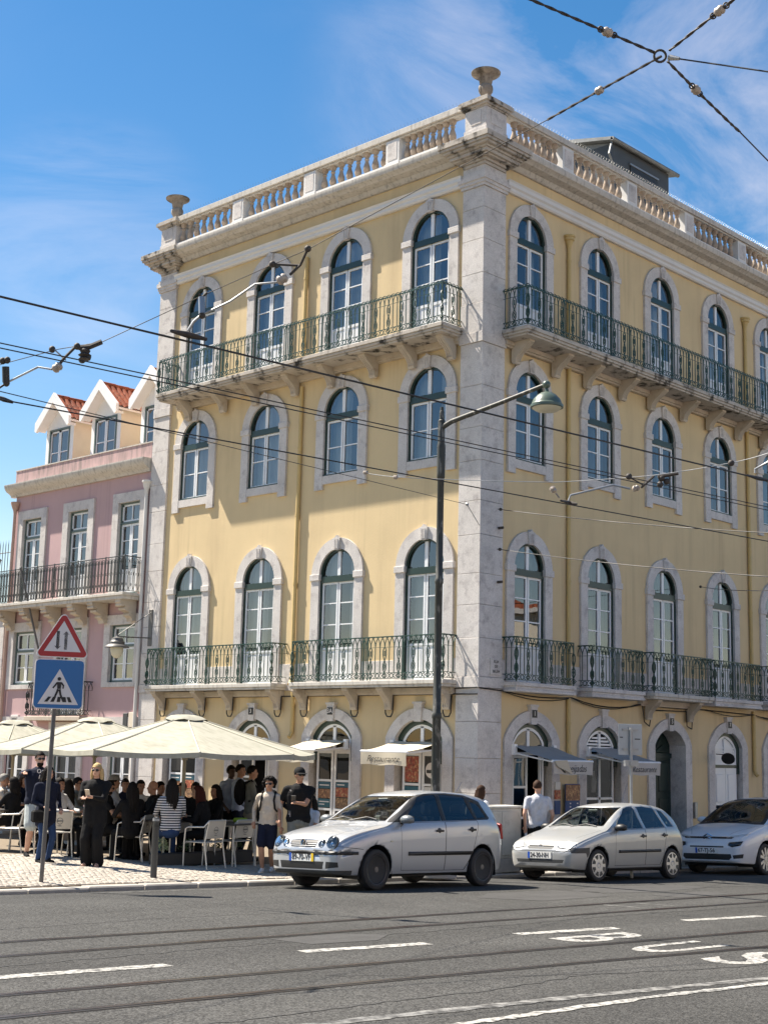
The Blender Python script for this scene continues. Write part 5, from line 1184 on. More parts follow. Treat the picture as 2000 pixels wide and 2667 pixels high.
# ================================================================ cars
def pchip(xs, ys):
    xs = np.array(xs, float); ys = np.array(ys, float); h = np.diff(xs); d = np.diff(ys) / h; m = np.zeros(len(xs))
    for i in range(1, len(xs) - 1):
        if d[i - 1] * d[i] > 0: w1 = 2 * h[i] + h[i - 1]; w2 = h[i] + 2 * h[i - 1]; m[i] = (w1 + w2) / (w1 / d[i - 1] + w2 / d[i])
    m[0] = d[0]; m[-1] = d[-1]
    def f(x):
        i = int(min(max(np.searchsorted(xs, x) - 1, 0), len(h) - 1)); t = (x - xs[i]) / h[i]; t = min(max(t, 0), 1)
        return float(ys[i] * (2 * t**3 - 3 * t**2 + 1) + h[i] * m[i] * (t**3 - 2 * t**2 + t) + ys[i + 1] * (-2 * t**3 + 3 * t**2) + h[i] * m[i + 1] * (t**3 - t**2))
    return f
def cut(bm, poly, axes, pred):
    a_, b_ = axes; cx = sum(p[0] for p in poly) / len(poly); cy = sum(p[1] for p in poly) / len(poly); n = len(poly)
    lo = [min(p[k] for p in poly) for k in (0, 1)]; hi = [max(p[k] for p in poly) for k in (0, 1)]
    def box_ok(f):
        A = [v.co[a_] for v in f.verts]; B = [v.co[b_] for v in f.verts]
        return max(A) >= lo[0] - 1e-6 and min(A) <= hi[0] + 1e-6 and max(B) >= lo[1] - 1e-6 and min(B) <= hi[1] + 1e-6
    faces = [f for f in bm.faces if box_ok(f) and pred(f.calc_center_median(), f.normal)]
    for i in range(n):
        p, q = poly[i], poly[(i + 1) % n]; e = (q[0] - p[0], q[1] - p[1]); nn = (e[1], -e[0]); L = math.hypot(*nn)
        if L < 1e-7: continue
        nn = (nn[0] / L, nn[1] / L)
        if (cx - p[0]) * nn[0] + (cy - p[1]) * nn[1] > 0: nn = (-nn[0], -nn[1])
        co = [0, 0, 0]; no = [0, 0, 0]; co[a_], co[b_] = p; no[a_], no[b_] = nn
        if not faces: return []
        ed = {e_ for f in faces for e_ in f.edges}; vt = {v for f in faces for v in f.verts}
        r = bmesh.ops.bisect_plane(bm, geom=list(faces) + list(ed) + list(vt), dist=1e-5, plane_co=co, plane_no=no)
        fs = [g for g in r['geom'] if isinstance(g, bmesh.types.BMFace)]
        faces = [f for f in fs if f.is_valid and (f.calc_center_median()[a_] - p[0]) * nn[0] + (f.calc_center_median()[b_] - p[1]) * nn[1] < 1e-6]
    return faces
def extract(bm, faces, name, m, parent, off=0.0, delete=True, thick=0.0, smooth=True):
    b = MB(); idx = {}; fs = []; nor = {}
    for f in faces:
        for v in f.verts: nor.setdefault(v, Vector()); nor[v] += f.normal
    for f in faces:
        for v in f.verts:
            if v not in idx: idx[v] = len(b.v); b.v.append(tuple(v.co + nor[v].normalized() * off))
        fs.append(tuple(idx[v] for v in f.verts))
    b.f = fs; b.m = [0] * len(fs); me = b.mesh(name, m, smooth=35 if smooth else False, fix=False); o = link(name, me, parent)
    if thick: md = o.modifiers.new('solid', 'SOLIDIFY'); md.thickness = thick; md.offset = -1
    if delete: bmesh.ops.delete(bm, geom=list(faces), context='FACES')
    return o
def ell(cx, cy, rx, ry, n=18): return [(cx + rx * math.cos(2 * math.pi * k / n), cy + ry * math.sin(2 * math.pi * k / n)) for k in range(n)]
def shell(S):
    ZT, ZB, BE, WD = (pchip([a[0] for a in S['st'][::-1]], [a[k] for a in S['st'][::-1]]) for k in (1, 2, 3, 4))
    x0, x1 = S['st'][-1][0], S['st'][0][0]; xs = sorted({round(a[0], 4) for a in S['st']} | {round(x, 4) for x in np.linspace(x0, x1, 76)} | {x1 - .004, x1 - .010, x0 + .01})
    tum = S.get('tum', .36); half = []
    for x in xs:
        zt, zb, be, w_ = ZT(x), ZB(x), BE(x), WD(x); h = max(zt - be, .03); P = [(0, zb), (w_ * .55, zb), (w_ * .88, zb + .004)]
        for t in (.03, .08, .16, .28, .42, .56, .70, .82, .92): P.append((w_ * (1 - .085 * (1 - t)**3.2 - .020 * t**5) + S.get('crease', .008) * math.exp(-((t - .80) / .06)**2), zb + (be - zb) * t))
        yb_ = w_ * .965; P.append((yb_, be)); cr = min(S.get('crown', .045), h * .6); yr = yb_ - tum * h - .02 - .02 * min(1, h / .4)
        for s in (.12, .3, .5, .7, .86): P.append((yb_ - (yb_ - yr - .035) * s - .012 * math.sin(s * 3.14), be + (h - cr) * s))
        P.append((yr + .012, be + (h - cr) * .96)); P.append((yr - .012, zt - cr * .86))
        for u in (.88, .72, .5, .25, 0): P.append((yr * u, zt - cr * .80 * u**2.2))
        half.append([Vector((x, y, z)) for y, z in P])
    b = MB(); n = len(half[0]); vs = [p for r in half for p in r]; fs = [(i * n + j, i * n + j + 1, (i + 1) * n + j + 1, (i + 1) * n + j) for i in range(len(half) - 1) for j in range(n - 1)]
    caps = [tuple(range(n)), tuple((len(half) - 1) * n + j for j in range(n))]
    b.add(vs, fs + caps); b.add([(p.x, -p.y, p.z) for p in vs], [q[::-1] for q in fs + caps])
    me = b.mesh('shell', 'black_rubber'); bm = bmesh.new(); bm.from_mesh(me); bpy.data.meshes.remove(me)
    bmesh.ops.recalc_face_normals(bm, faces=bm.faces); bm.normal_update(); return bm
mat('wheel_lip', (.09, .09, .095), .3, metal=.6, var=.1)
def wheel_meshes(kind, r, wd):
    t = MB(); rr = r * .70; t.lathe([(rr, -wd * .42), (rr + .02, -wd * .5), (r - .045, -wd * .52), (r - .012, -wd * .44), (r, -wd * .30), (r, wd * .30), (r - .012, wd * .44), (r - .045, wd * .52), (rr + .02, wd * .5), (rr, wd * .42)], 30); t.xf(Matrix.Rotation(R(90), 4, 'X'))
    ty = t.mesh('tyre', 'tyre', smooth=40)
    m = MB()
    if kind == 'steel':
        m.lathe([(rr + .012, wd * .40), (rr - .01, wd * .44), (rr - .03, wd * .30), (rr * .72, wd * .22), (rr * .50, wd * .38), (rr * .40, wd * .36), (rr * .30, wd * .30), (.035, wd * .30), (.03, wd * .36), (.0, wd * .36)], 28)
        for k in range(8): a = k * math.pi / 4; m.ellipsoid((rr * .60 * math.cos(a), rr * .60 * math.sin(a), wd * .30), (.022, .022, .02), 6, 4)
        m.mi = 1; m.tube([((rr + .004) * math.cos(a), (rr + .004) * math.sin(a), wd * .455) for a in np.linspace(0, 6.2832, 29)[:-1]], .006, 5, closed=True); m.lathe([(.045, wd * .34), (.04, wd * .42), (.0, wd * .43)], 14); mats = ['wheel_black', 'wheel_lip']
    elif kind == 'cap':
        m.lathe([(rr + .018, wd * .40), (rr + .01, wd * .46), (rr - .02, wd * .47), (rr * .6, wd * .52), (rr * .25, wd * .50), (.0, wd * .50)], 30); m.mi = 1
        for k in range(8):
            a = (k + .5) * math.pi / 4; M = Matrix.Rotation(a, 4, 'Z'); st = len(m.v); m.prism([(rr * .58, -.022), (rr * .93, -.045), (rr * .93, .045), (rr * .58, .022)], lambda u, v, ww: (u, v, ww), wd * .40, wd * .525); m.xf(M, st)
        m.mi = 0; m.tube([(.045 * math.cos(a), .045 * math.sin(a), wd * .51) for a in np.linspace(0, 6.2832, 15)[:-1]], .006, 5, closed=True); mats = ['wheel_silver', 'plastic_grey']
    else:
        m.lathe([(rr + .018, wd * .40), (rr + .01, wd * .46), (rr - .012, wd * .44), (rr - .03, wd * .1), (.0, wd * .05)], 30); m.mi = 1
        for k in range(5):
            for e in (-.13, .13):
                a = k * 2 * math.pi / 5; st = len(m.v); m.prism([(.02, -.03 + e * .15), (.02, .03 + e * .15), (rr, .05 + e * .62), (rr, -.01 + e * .62)], lambda u, v, ww: (u, v, ww), wd * .36, wd * .47); m.xf(Matrix.Rotation(a, 4, 'Z'), st)
        m.lathe([(.06, wd * .40), (.055, wd * .5), (.0, wd * .5)], 16); mats = ['wheel_black', 'wheel_silver']
    m.xf(Matrix.Rotation(R(90), 4, 'X') @ Matrix.Diagonal((1, 1, -1, 1)) if False else Matrix.Rotation(R(-90), 4, 'X'))
    return ty, m.mesh('rim', mats, smooth=35)
def car(name, S, xc, yc, label, turn=0.0):
    wb = S['wb'] / 2; tr = S['track'] / 2
    xf_, xr_ = xc - wb, xc + wb; zf, zr_ = zroad(xf_, yc), zroad(xr_, yc); f = Vector((xf_ - xr_, 0, zf - zr_)).normalized()
    l = Vector((0, -2 * tr, zroad(xc, yc - tr) - zroad(xc, yc + tr))).normalized(); u = f.cross(l).normalized(); l = u.cross(f)
    K3 = S.get('scale', (1, 1, 1)); org = Vector((xc, yc, (zroad(xc, yc - tr) + zroad(xc, yc + tr)) / 2 + .004))
    root = empty(name); root.matrix_world = Matrix(((f.x, l.x, u.x, org.x), (f.y, l.y, u.y, org.y), (f.z, l.z, u.z, org.z), (0, 0, 0, 1))) @ Matrix.Diagonal((*K3, 1))
    bm = shell(S); from mathutils.bvhtree import BVHTree; tree = BVHTree.FromBMesh(bm); S['surf'] = lambda y, z: tree.ray_cast(Vector((4, y, z)), Vector((-1, 0, 0)))[:2]; paint = S['paint']; XZ = (0, 2); YZ = (1, 2)
    side = lambda sg, zmin=0: (lambda c, n: c.y * sg > .3 and n.y * sg > .12 and c.z > zmin)
    front = lambda c, n: n.x > .12 and c.x > S['fx']
    mats = [paint, 'plastic_black', 'plastic_grey', 'cable_black']
    # wheel arches
    for ax in (wb, -wb):
        for sg in (-1, 1):
            fs = cut(bm, ell(ax, S['r'] + .01, S['ra'], S['ra'], 22), XZ, lambda c, n: c.y * sg > .42); bmesh.ops.delete(bm, geom=fs, context='FACES')
    # glass band
    for sg in (-1, 1):
        for poly in S.get('band', []):
            for q in cut(bm, poly, XZ, side(sg, .8)): q.material_index = 1
    for sg in (-1, 1):
        for poly in S['side_glass']:
            fs = cut(bm, poly, XZ, side(sg, .8)); extract(bm, fs, 'side_window', S.get('sglass', 'glass_car'), root, -.004)
    if 'ws_band' in S:
        for q in cut(bm, S['ws_band'], YZ, lambda c, n: n.x > .12 and S['wsx'][0] < c.x < S['wsx'][1]): q.material_index = 1
    fs = cut(bm, S['windscreen'], YZ, lambda c, n: n.x > .12 and S['wsx'][0] < c.x < S['wsx'][1]); extract(bm, fs, 'windscreen', 'glass_car', root, -.004)
    fs = cut(bm, S['rear_glass'], YZ, lambda c, n: n.x < -.12 and c.x < -.8); extract(bm, fs, 'rear_window', 'glass_car', root, -.004)
    # front
    for nm, poly, m, off, keep in S['front']:
        fs = cut(bm, poly, YZ, front)
        if not fs: continue
        if keep:
            for q in fs: q.material_index = keep
        else: extract(bm, fs, nm, m, root, off, True, .03 if off > .001 else 0)
    for nm, poly, m, off, keep in S.get('side', []):
        for sg in (-1, 1):
            fs = cut(bm, poly, XZ, side(sg))
            if keep:
                for q in fs: q.material_index = keep
            else: extract(bm, fs, nm, m, root, off, False, .02)
    for (xa, ya, xb, yb2) in S.get('hood', []):
        for sg in (-1, 1):
            for q in cut(bm, [(xa, sg * ya), (xb, sg * yb2), (xb, sg * (yb2 + .007)), (xa, sg * (ya + .007))], (0, 1), lambda c, n: n.z > .15 and c.z > .5):
                if q.material_index == 0: q.material_index = 3
    # doors: seam, then the leaf itself
    doors = []
    for poly, hx, hz in S['doors']:
        c0 = (sum(p[0] for p in poly) / len(poly), sum(p[1] for p in poly) / len(poly))
        for sg in (-1, 1):
            for q in cut(bm, poly, XZ, side(sg)):
                if q.material_index == 0: q.material_index = 3
            inn = []
            for p in poly: d = Vector((c0[0] - p[0], c0[1] - p[1])); d = d / max(abs(d.x), abs(d.y)) * .009 if max(abs(d.x), abs(d.y)) > 0 else d; inn.append((p[0] + math.copysign(.007, d.x), p[1] + math.copysign(.007, d.y)))
            fs = [q for q in cut(bm, inn, XZ, side(sg)) if q.material_index in (0, 3)]
            d = extract(bm, fs, 'door', paint, root, 0, True); doors.append(d)
            ys = [v.co.y for v in d.data.vertices if abs(v.co.x - hx) < .18 and abs(v.co.z - hz) < .10]; y = (max(ys) if sg > 0 else min(ys)) if ys else sg * .8
            h = MB(); h.ellipsoid((hx, y - sg * .008, hz), (.055, .012, .045), 12, 6); h.build('handle_cup', 'plastic_grey', d, smooth=60)
            h = MB(); h.box(hx - .085, hx + .085, y - .012 + sg * .012, y + .012 + sg * .012, hz - .016, hz + .016); h.build('door_handle', 'plastic_black', d, bevel=.006)
    me = bpy.data.meshes.new('body'); bm.to_mesh(me); bm.free()
    for q in mats + ['car_interior']: me.materials.append(MATS[q])
    shade(me, 32); body = link('body', me, root); md = body.modifiers.new('solid', 'SOLIDIFY'); md.thickness = .018; md.offset = -1; md.material_offset = 4; md.material_offset_rim = 0
    # liners, wheels
    lb = MB()
    for ax in (wb, -wb):
        for sg in (-1, 1):
            n = 14; pts = [(ax + (S['ra'] + .004) * math.cos(math.pi * k / n - .0), S['r'] + .01 + (S['ra'] + .004) * math.sin(math.pi * k / n)) for k in range(n + 1)]; pts = [(pts[0][0], .16)] + pts + [(pts[-1][0], .16)]
            yo, yi = sg * (S['hw'] - .045), sg * .42
            lb.add([(x, yo, z) for x, z in pts] + [(x, yi, z) for x, z in pts], [(k, k + 1, len(pts) + k + 1, len(pts) + k) for k in range(len(pts) - 1)] + [tuple(len(pts) + k for k in range(len(pts)))])
    lb.box(-wb + .1, wb - .1, -.55, .55, S['sill'] - .03, S['sill'] + .05); lb.box(wb - .2, wb + .45, -.4, .4, .17, .30); lb.build('wheel_liner', 'black_rubber', body, fix=False)
    ty, rim = wheel_meshes(S['wheel'], S['r'], S['tw'])
    for ax in (wb, -wb):
        for sg in (-1, 1):
            w_ = empty('wheel', (ax, sg * tr, S['r']), (0 if sg > 0 else math.pi) + (turn if ax > 0 else 0), root); link('tyre', ty, w_); link('rim', rim, w_)
    # mirrors
    for sg in (-1, 1):
        x, y, z = S['mirror']; b = MB(); b.ellipsoid((x, sg * (y + .09), z + .05), (.085, .125, .07), 16, 10); b.v = [(q[0] if q[0] > x - .035 else x - .035, q[1], max(q[2], z - .005)) for q in b.v]; b.xf(Matrix.Identity(4)); o = b.build('mirror', S['mirror_mat'], root, smooth=60)
        b = MB(); b.tube([(x + .02, sg * (y - .03), z), (x, sg * (y + .07), z + .03)], .025, 6); b.box(x - .06, x - .036, min(sg * (y + .0), sg * (y + .18)), max(sg * (y + .0), sg * (y + .18)), z + .005, z + .10); b.build('mirror_arm', 'plastic_black', o)
    # plate
    x, z = S['plate']; p = MB().box(x, x + .012, -.26, .26, z - .056, z + .056).build('number_plate', 'plate_white', root); MB().box(x + .003, x + .014, .215, .262, z - .057, z + .057).build('plate_yellow_band', 'plate_yellow', p) if S['py'] else None
    MB().box(x + .003, x + .014, -.262, -.215, z - .057, z + .057).build('plate_blue_band', 'plate_blue', p); t = text_mesh(S['num'], .118, 'plate_number', 'ink', .001, bold=.002); xs = [v.co.x for v in t.vertices]; sc_ = .40 / (max(xs) - min(xs))
    t.transform(Matrix(((0, 0, 1, x + .014), (sc_ * -0 + 1, 0, 0, 0), (0, 1, 0, z), (0, 0, 0, 1))) @ Matrix.Diagonal((sc_, 1.0, 1, 1))); link('plate_number', t, p)
    # cabin
    for sx, sy in S['seats']:
        cb = MB(); cb.box(sx - .05, sx + .42, sy - .23, sy + .23, .28, .50); st = len(cb.v); cb.box(-.06, .06, -.22, .22, 0, .60); cb.xf(Matrix.Translation((sx - .10, sy, .48)) @ Matrix.Rotation(R(-14), 4, 'Y'), st)
        st = len(cb.v); cb.box(-.04, .04, -.13, .13, 0, .19); cb.xf(Matrix.Translation((sx - .26, sy, 1.09 + S.get('dz', 0))) @ Matrix.Rotation(R(-8), 4, 'Y'), st); cb.build('seat', 'seat_cloth', root, bevel=.03)
    d = MB(); dx, dz = S['dash']; d.box(dx - .28, dx + .25, -S['hw'] + .12, S['hw'] - .12, dz - .22, dz); d.box(dx - 2.4, dx, -S['hw'] + .15, S['hw'] - .15, .22, .27); d.build('dashboard', 'car_interior', root, bevel=.03)
    s_ = MB(); s_.tube([(dx - .36 + .06 * math.sin(a), .34 + .18 * math.cos(a), dz + .02 + .17 * math.sin(a)) for a in np.linspace(0, 6.2832, 21)[:-1]], .014, 6, closed=True); s_.tube([(dx - .2, .34, dz - .08), (dx - .36, .34, dz + .02)], .03, 6); s_.build('steering_wheel', 'plastic_black', root, smooth=60)
    mx_, mz = S['rearview']; MB().box(mx_ - .02, mx_ + .02, -.11, .11, mz - .03, mz + .03).build('rear_view_mirror', 'plastic_grey', root, bevel=.01)
    (wx, wz, dxs) = S['wiper']
    for y0, y1 in ((-.05, .50), (-.55, -.02)): wp = MB(); wp.tube([(wx, y0, wz), (wx - dxs * .12, (y0 + y1) / 2, wz + .055), (wx - dxs * .05, y1, wz + .02)], .010, 5); wp.build('wiper', 'plastic_black', root)
    S['extra'](root, S) if 'extra' in S else None
    return tag(root, label, 'car', 'cars standing along the kerb')
mat('paint_silver_shade', (.20, .215, .22), .35, metal=.3, var=0)  # car silver darkened for the mirrors, their shade put into the colour
polo = dict(hood=[(1.86, .47, 1.45, .60), (1.45, .60, 1.02, .665)], scale=(1.02, 1.02, 1.045), wb=2.46, track=1.44, hw=.825, r=.292, ra=.345, tw=.185, sill=.20, paint='paint_silver', wheel='steel', fx=1.35,
    st=[(2.015, .545, .36, .47, .42), (2.003, .60, .27, .515, .585), (1.975, .665, .235, .56, .675), (1.925, .725, .22, .615, .728), (1.84, .775, .21, .665, .765), (1.70, .825, .205, .725, .795), (1.40, .892, .20, .805, .818), (1.06, .945, .20, .872, .825), (.96, .975, .20, .885, .825), (.50, 1.215, .20, .925, .825), (.14, 1.385, .20, .945, .825), (-.08, 1.437, .20, .957, .825), (-.5, 1.465, .20, .98, .825), (-1.0, 1.452, .20, 1.003, .822), (-1.36, 1.405, .20, 1.01, .808), (-1.52, 1.355, .205, 1.0, .792), (-1.64, 1.22, .21, .975, .772), (-1.74, 1.04, .22, .92, .745), (-1.81, .93, .235, .84, .715), (-1.86, .76, .26, .66, .66), (-1.885, .62, .34, .54, .56)],
    band=[[(.90, .965), (.14, 1.372), (-.10, 1.405), (-.55, 1.418), (-.98, 1.395), (-1.30, 1.30), (-1.46, 1.045), (-1.40, 1.02)]],
    side_glass=[[(.60, .985), (.12, 1.345), (-.08, 1.378), (-.27, 1.387), (-.27, .995)], [(-.36, 1.0), (-.36, 1.39), (-.55, 1.392), (-.93, 1.368), (-1.06, 1.03)], [(-1.13, 1.04), (-1.06, 1.30), (-1.25, 1.255), (-1.38, 1.06)]], sglass='glass_car',
    windscreen=[(-.625, .985), (.625, .985), (.53, 1.372), (-.53, 1.372)], wsx=(0.02, 1.02), rear_glass=[(-.55, 1.0), (.55, 1.0), (.46, 1.32), (-.46, 1.32)],
    front=[('grille', [(-.27, .600), (.27, .600), (.30, .705), (-.30, .705)], 'plastic_black', -.006, 0), ('bumper_strip', [(-.79, .505), (.79, .505), (.79, .548), (-.79, .548)], 'plastic_black', .010, 0), ('intake', [(-.44, .30), (.44, .30), (.47, .405), (-.47, .405)], 'plastic_black', 0, 1), ('intake', [(.50, .305), (.70, .33), (.70, .40), (.51, .405)], 'plastic_black', 0, 1), ('intake', [(-.50, .305), (-.70, .33), (-.70, .40), (-.51, .405)], 'plastic_black', 0, 1), ('lip', [(-.8, .18), (.8, .18), (.8, .285), (-.8, .285)], 'plastic_grey', 0, 2)],
    side=[('moulding', [(.55, .485), (-1.03, .485), (-1.03, .54), (.55, .54)], 'plastic_black', .012, 0), ('bumper_strip', [(1.62, .505), (2.0, .505), (2.0, .548), (1.62, .548)], 'plastic_black', .010, 0), ('bumper_seam', [(1.52, .575), (1.98, .62), (1.98, .626), (1.52, .583)], 'cable_black', 0, 3), ('sill_shadow', [(.9, .20), (-.9, .20), (-.9, .225), (.9, .225)], 'plastic_grey', 0, 2)],
    doors=[([(.68, .27), (.72, .90), (.62, .965), (-.315, .985), (-.315, .255)], -.16, .845), ([(-.32, .255), (-.32, .985), (-1.10, 1.01), (-1.20, .80), (-.98, .50), (-.90, .255)], -.95, .865)],
    mirror=(.66, .79, .955), mirror_mat='paint_silver_shade', plate=(2.012, .46), py=True, num='89-70-VF', seats=[(.12, .36), (.12, -.36), (-.85, .36), (-.85, -.36)], dash=(.62, .93), rearview=(.26, 1.30), wiper=(.98, .985, 1.0))
def polo_extra(root, S):
    b = MB()
    for k in range(3): b.tube([(1.955 - .018 * k - .006, y, .622 + k * .028) for y in np.linspace(-.27, .27, 9)] if False else [(1.998 - .022 * k - .10 * abs(y)**2.0, y, .622 + k * .028) for y in np.linspace(-.27, .27, 9)], .0045, 5)
    b.build('grille_bars', 'galvanised', root)
    e = MB(); cx, cz = 1.985, .655; e.tube([(cx, .062 * math.cos(a), cz + .062 * math.sin(a)) for a in np.linspace(0, 6.2832, 25)[:-1]], .008, 6, closed=True)
    for sg in (-1, 1): e.tube([(cx, sg * .030, cz + .052), (cx, 0, cz + .006)], .006, 5); e.tube([(cx, sg * .050, cz + .030), (cx, sg * .024, cz - .046), (cx, 0, cz - .004)], .006, 5)
    e.build('emblem', 'chrome', root, smooth=50); d = MB(); d.lathe([(.058, 0), (.058, .006), (0, .006)], 20); d.xf(Matrix.Translation((cx - .012, 0, cz)) @ Matrix.Rotation(R(90), 4, 'Y')); d.build('emblem_disc', 'plastic_grey', root)
    MB().tube([(-1.25, .2, 1.43), (-1.42, .2, 1.62)], .004, 4).build('aerial', 'steel', root)
    for sg in (-1, 1): MB().box(.90, .96, min(sg * .808, sg * .83), max(sg * .808, sg * .83), .685, .705).build('indicator', 'lamp_inner', root, bevel=.004)
    for sg in (-1, 1): b = MB(); b.prism([(sg * .56, .72), (sg * .73, .72), (sg * .74, .95), (sg * .62, .98)], lambda u, v, w_: (w_ - (v - .72) * -.18, u, v), -1.86, -1.80); b.build('tail_light', 'tail_red', root, bevel=.01)
    for sg in (-1, 1):
        for nm, y, z, r in (('headlight', .575, .665, .098), ('side_light', .392, .652, .058)):
            c, n_ = S['surf'](sg * y, z); n_ = (n_ * .55 + Vector((.80, sg * .10, .10))).normalized(); M = Matrix.Translation(c - n_ * .012) @ n_.to_track_quat('Z', 'Y').to_matrix().to_4x4()
            b = MB(); b.lathe([(r + .014, -.05), (r + .014, .008), (r + .006, .018), (r - .004, .012)], 26); b.xf(M); o = b.build(nm, 'plastic_grey', root, smooth=50)
            b = MB(); b.lathe([(r, .012), (r * .75, -.005), (r * .35, -.018), (.0, -.02)], 26); b.xf(M); b.build('reflector', 'lamp_reflector', o, smooth=70)
            b = MB(); b.ellipsoid((0, r * -.1, .002), (r * .42, r * .42, .018), 14, 8); b.xf(M); b.build('bulb', 'chrome', o, smooth=70)
            b = MB(); b.lathe([(r, .014), (r * .8, .024), (r * .4, .031), (.0, .033)], 26); b.xf(M); b.build('lens', 'glass_lamp', o, smooth=70)
polo['extra'] = polo_extra
car('silver_hatchback', polo, -5.97, -3.27, 'silver hatchback with black steel wheels nearest the camera, plate 89-70-VF')
corsa = dict(hood=[(1.60, .545, 1.40, .60), (1.40, .60, .98, .67)], wb=2.443, track=1.40, hw=.805, r=.285, ra=.335, tw=.165, sill=.19, paint='paint_silver_warm', wheel='cap', fx=1.25, tum=.40, crown=.055,
    st=[(1.945, .50, .36, .44, .40), (1.935, .555, .27, .49, .56), (1.90, .625, .235, .545, .665), (1.84, .685, .22, .59, .715), (1.74, .735, .21, .64, .752), (1.60, .785, .20, .69, .778), (1.30, .862, .19, .775, .80), (1.02, .925, .19, .845, .805), (.90, .965, .19, .86, .805), (.46, 1.20, .19, .895, .805), (.14, 1.345, .19, .91, .805), (-.08, 1.395, .19, .92, .805), (-.5, 1.42, .19, .935, .805), (-.95, 1.405, .19, .95, .80), (-1.25, 1.35, .19, .955, .79), (-1.45, 1.23, .20, .94, .772), (-1.58, 1.06, .21, .90, .75), (-1.68, .92, .225, .82, .725), (-1.75, .74, .25, .64, .68), (-1.785, .58, .33, .50, .57)],
    side_glass=[[(.62, .925), (.46, 1.07), (.10, 1.30), (-.06, 1.335), (-.20, 1.34), (-.25, .945)], [(-.34, .945), (-.30, 1.34), (-.55, 1.35), (-.86, 1.325), (-1.02, .97)], [(-1.09, .975), (-.95, 1.31), (-1.12, 1.26), (-1.26, 1.14), (-1.36, .985)]],
    windscreen=[(-.60, .975), (.60, .975), (.515, 1.325), (-.515, 1.325)], wsx=(0.0, .98), rear_glass=[(-.5, .98), (.5, .98), (.42, 1.25), (-.42, 1.25)],
    front=[('grille', [(-.26, .565), (.26, .565), (.30, .60), (.28, .648), (-.28, .648), (-.30, .60)], 'plastic_black', 0, 2), ('headlight', [(.38, .585), (.62, .57), (.70, .60), (.68, .68), (.56, .70), (.44, .675)], 'lamp_reflector', .004, 0), ('headlight', [(-.38, .585), (-.62, .57), (-.70, .60), (-.68, .68), (-.56, .70), (-.44, .675)], 'lamp_reflector', .004, 0),
        ('intake', [(-.50, .325), (.50, .325), (.53, .385), (-.53, .385)], 'plastic_black', 0, 2), ('bumper_seam', [(-.78, .528), (.78, .528), (.78, .538), (-.78, .538)], 'cable_black', 0, 3)],
    side=[('moulding', [(.60, .50), (-.80, .51), (-.80, .56), (.60, .55)], 'plastic_black', .014, 0), ('fender_band', [(1.50, .50), (1.90, .50), (1.90, .585), (1.50, .60)], 'plastic_black', 0, 2), ('sill_shadow', [(.9, .19), (-.9, .19), (-.9, .235), (.9, .235)], 'plastic_grey', 0, 1), ('arch_lip', [(1.56, .42), (1.50, .50), (1.50, .60), (1.60, .5)], 'plastic_grey', 0, 2)],
    doors=[([(.70, .27), (.70, .80), (.62, .915), (-.295, .935), (-.295, .27)], -.20, .80), ([(-.30, .27), (-.30, .935), (-1.06, .96), (-1.12, .78), (-.92, .45), (-.88, .27)], -.93, .82)],
    mirror=(.60, .76, .90), mirror_mat='plastic_black', plate=(1.942, .455), py=False, num='24-30-NH', seats=[(.10, .34), (.10, -.34), (-.82, .34), (-.82, -.34)], dash=(.60, .89), rearview=(.26, 1.25), wiper=(.93, .955, 1.0), dz=-.04)
def corsa_extra(root, S):
    e = MB(); cx, cz = 1.905, .607; e.tube([(cx, .040 * math.cos(a), cz + .032 * math.sin(a)) for a in np.linspace(0, 6.2832, 21)[:-1]], .005, 5, closed=True); e.tube([(cx, -.07, cz - .004), (cx, -.01, cz + .008), (cx, .01, cz - .008), (cx, .07, cz + .004)], .005, 5); e.build('emblem', 'chrome', root, smooth=50)
    b = MB()
    for k in range(1): b.tube([(1.915 - .1 * abs(y)**2.2, y, .655) for y in np.linspace(-.28, .28, 9)], .006, 5)
    b.build('grille_trim', 'galvanised', root); MB().tube([(-.55, .1, 1.40), (-.72, .1, 1.75)], .004, 4).build('aerial', 'steel', root)
corsa['extra'] = corsa_extra
car('silver_hatchback', corsa, -.36, -3.42, 'older rounded silver hatchback with hubcaps, plate 24-30-NH')
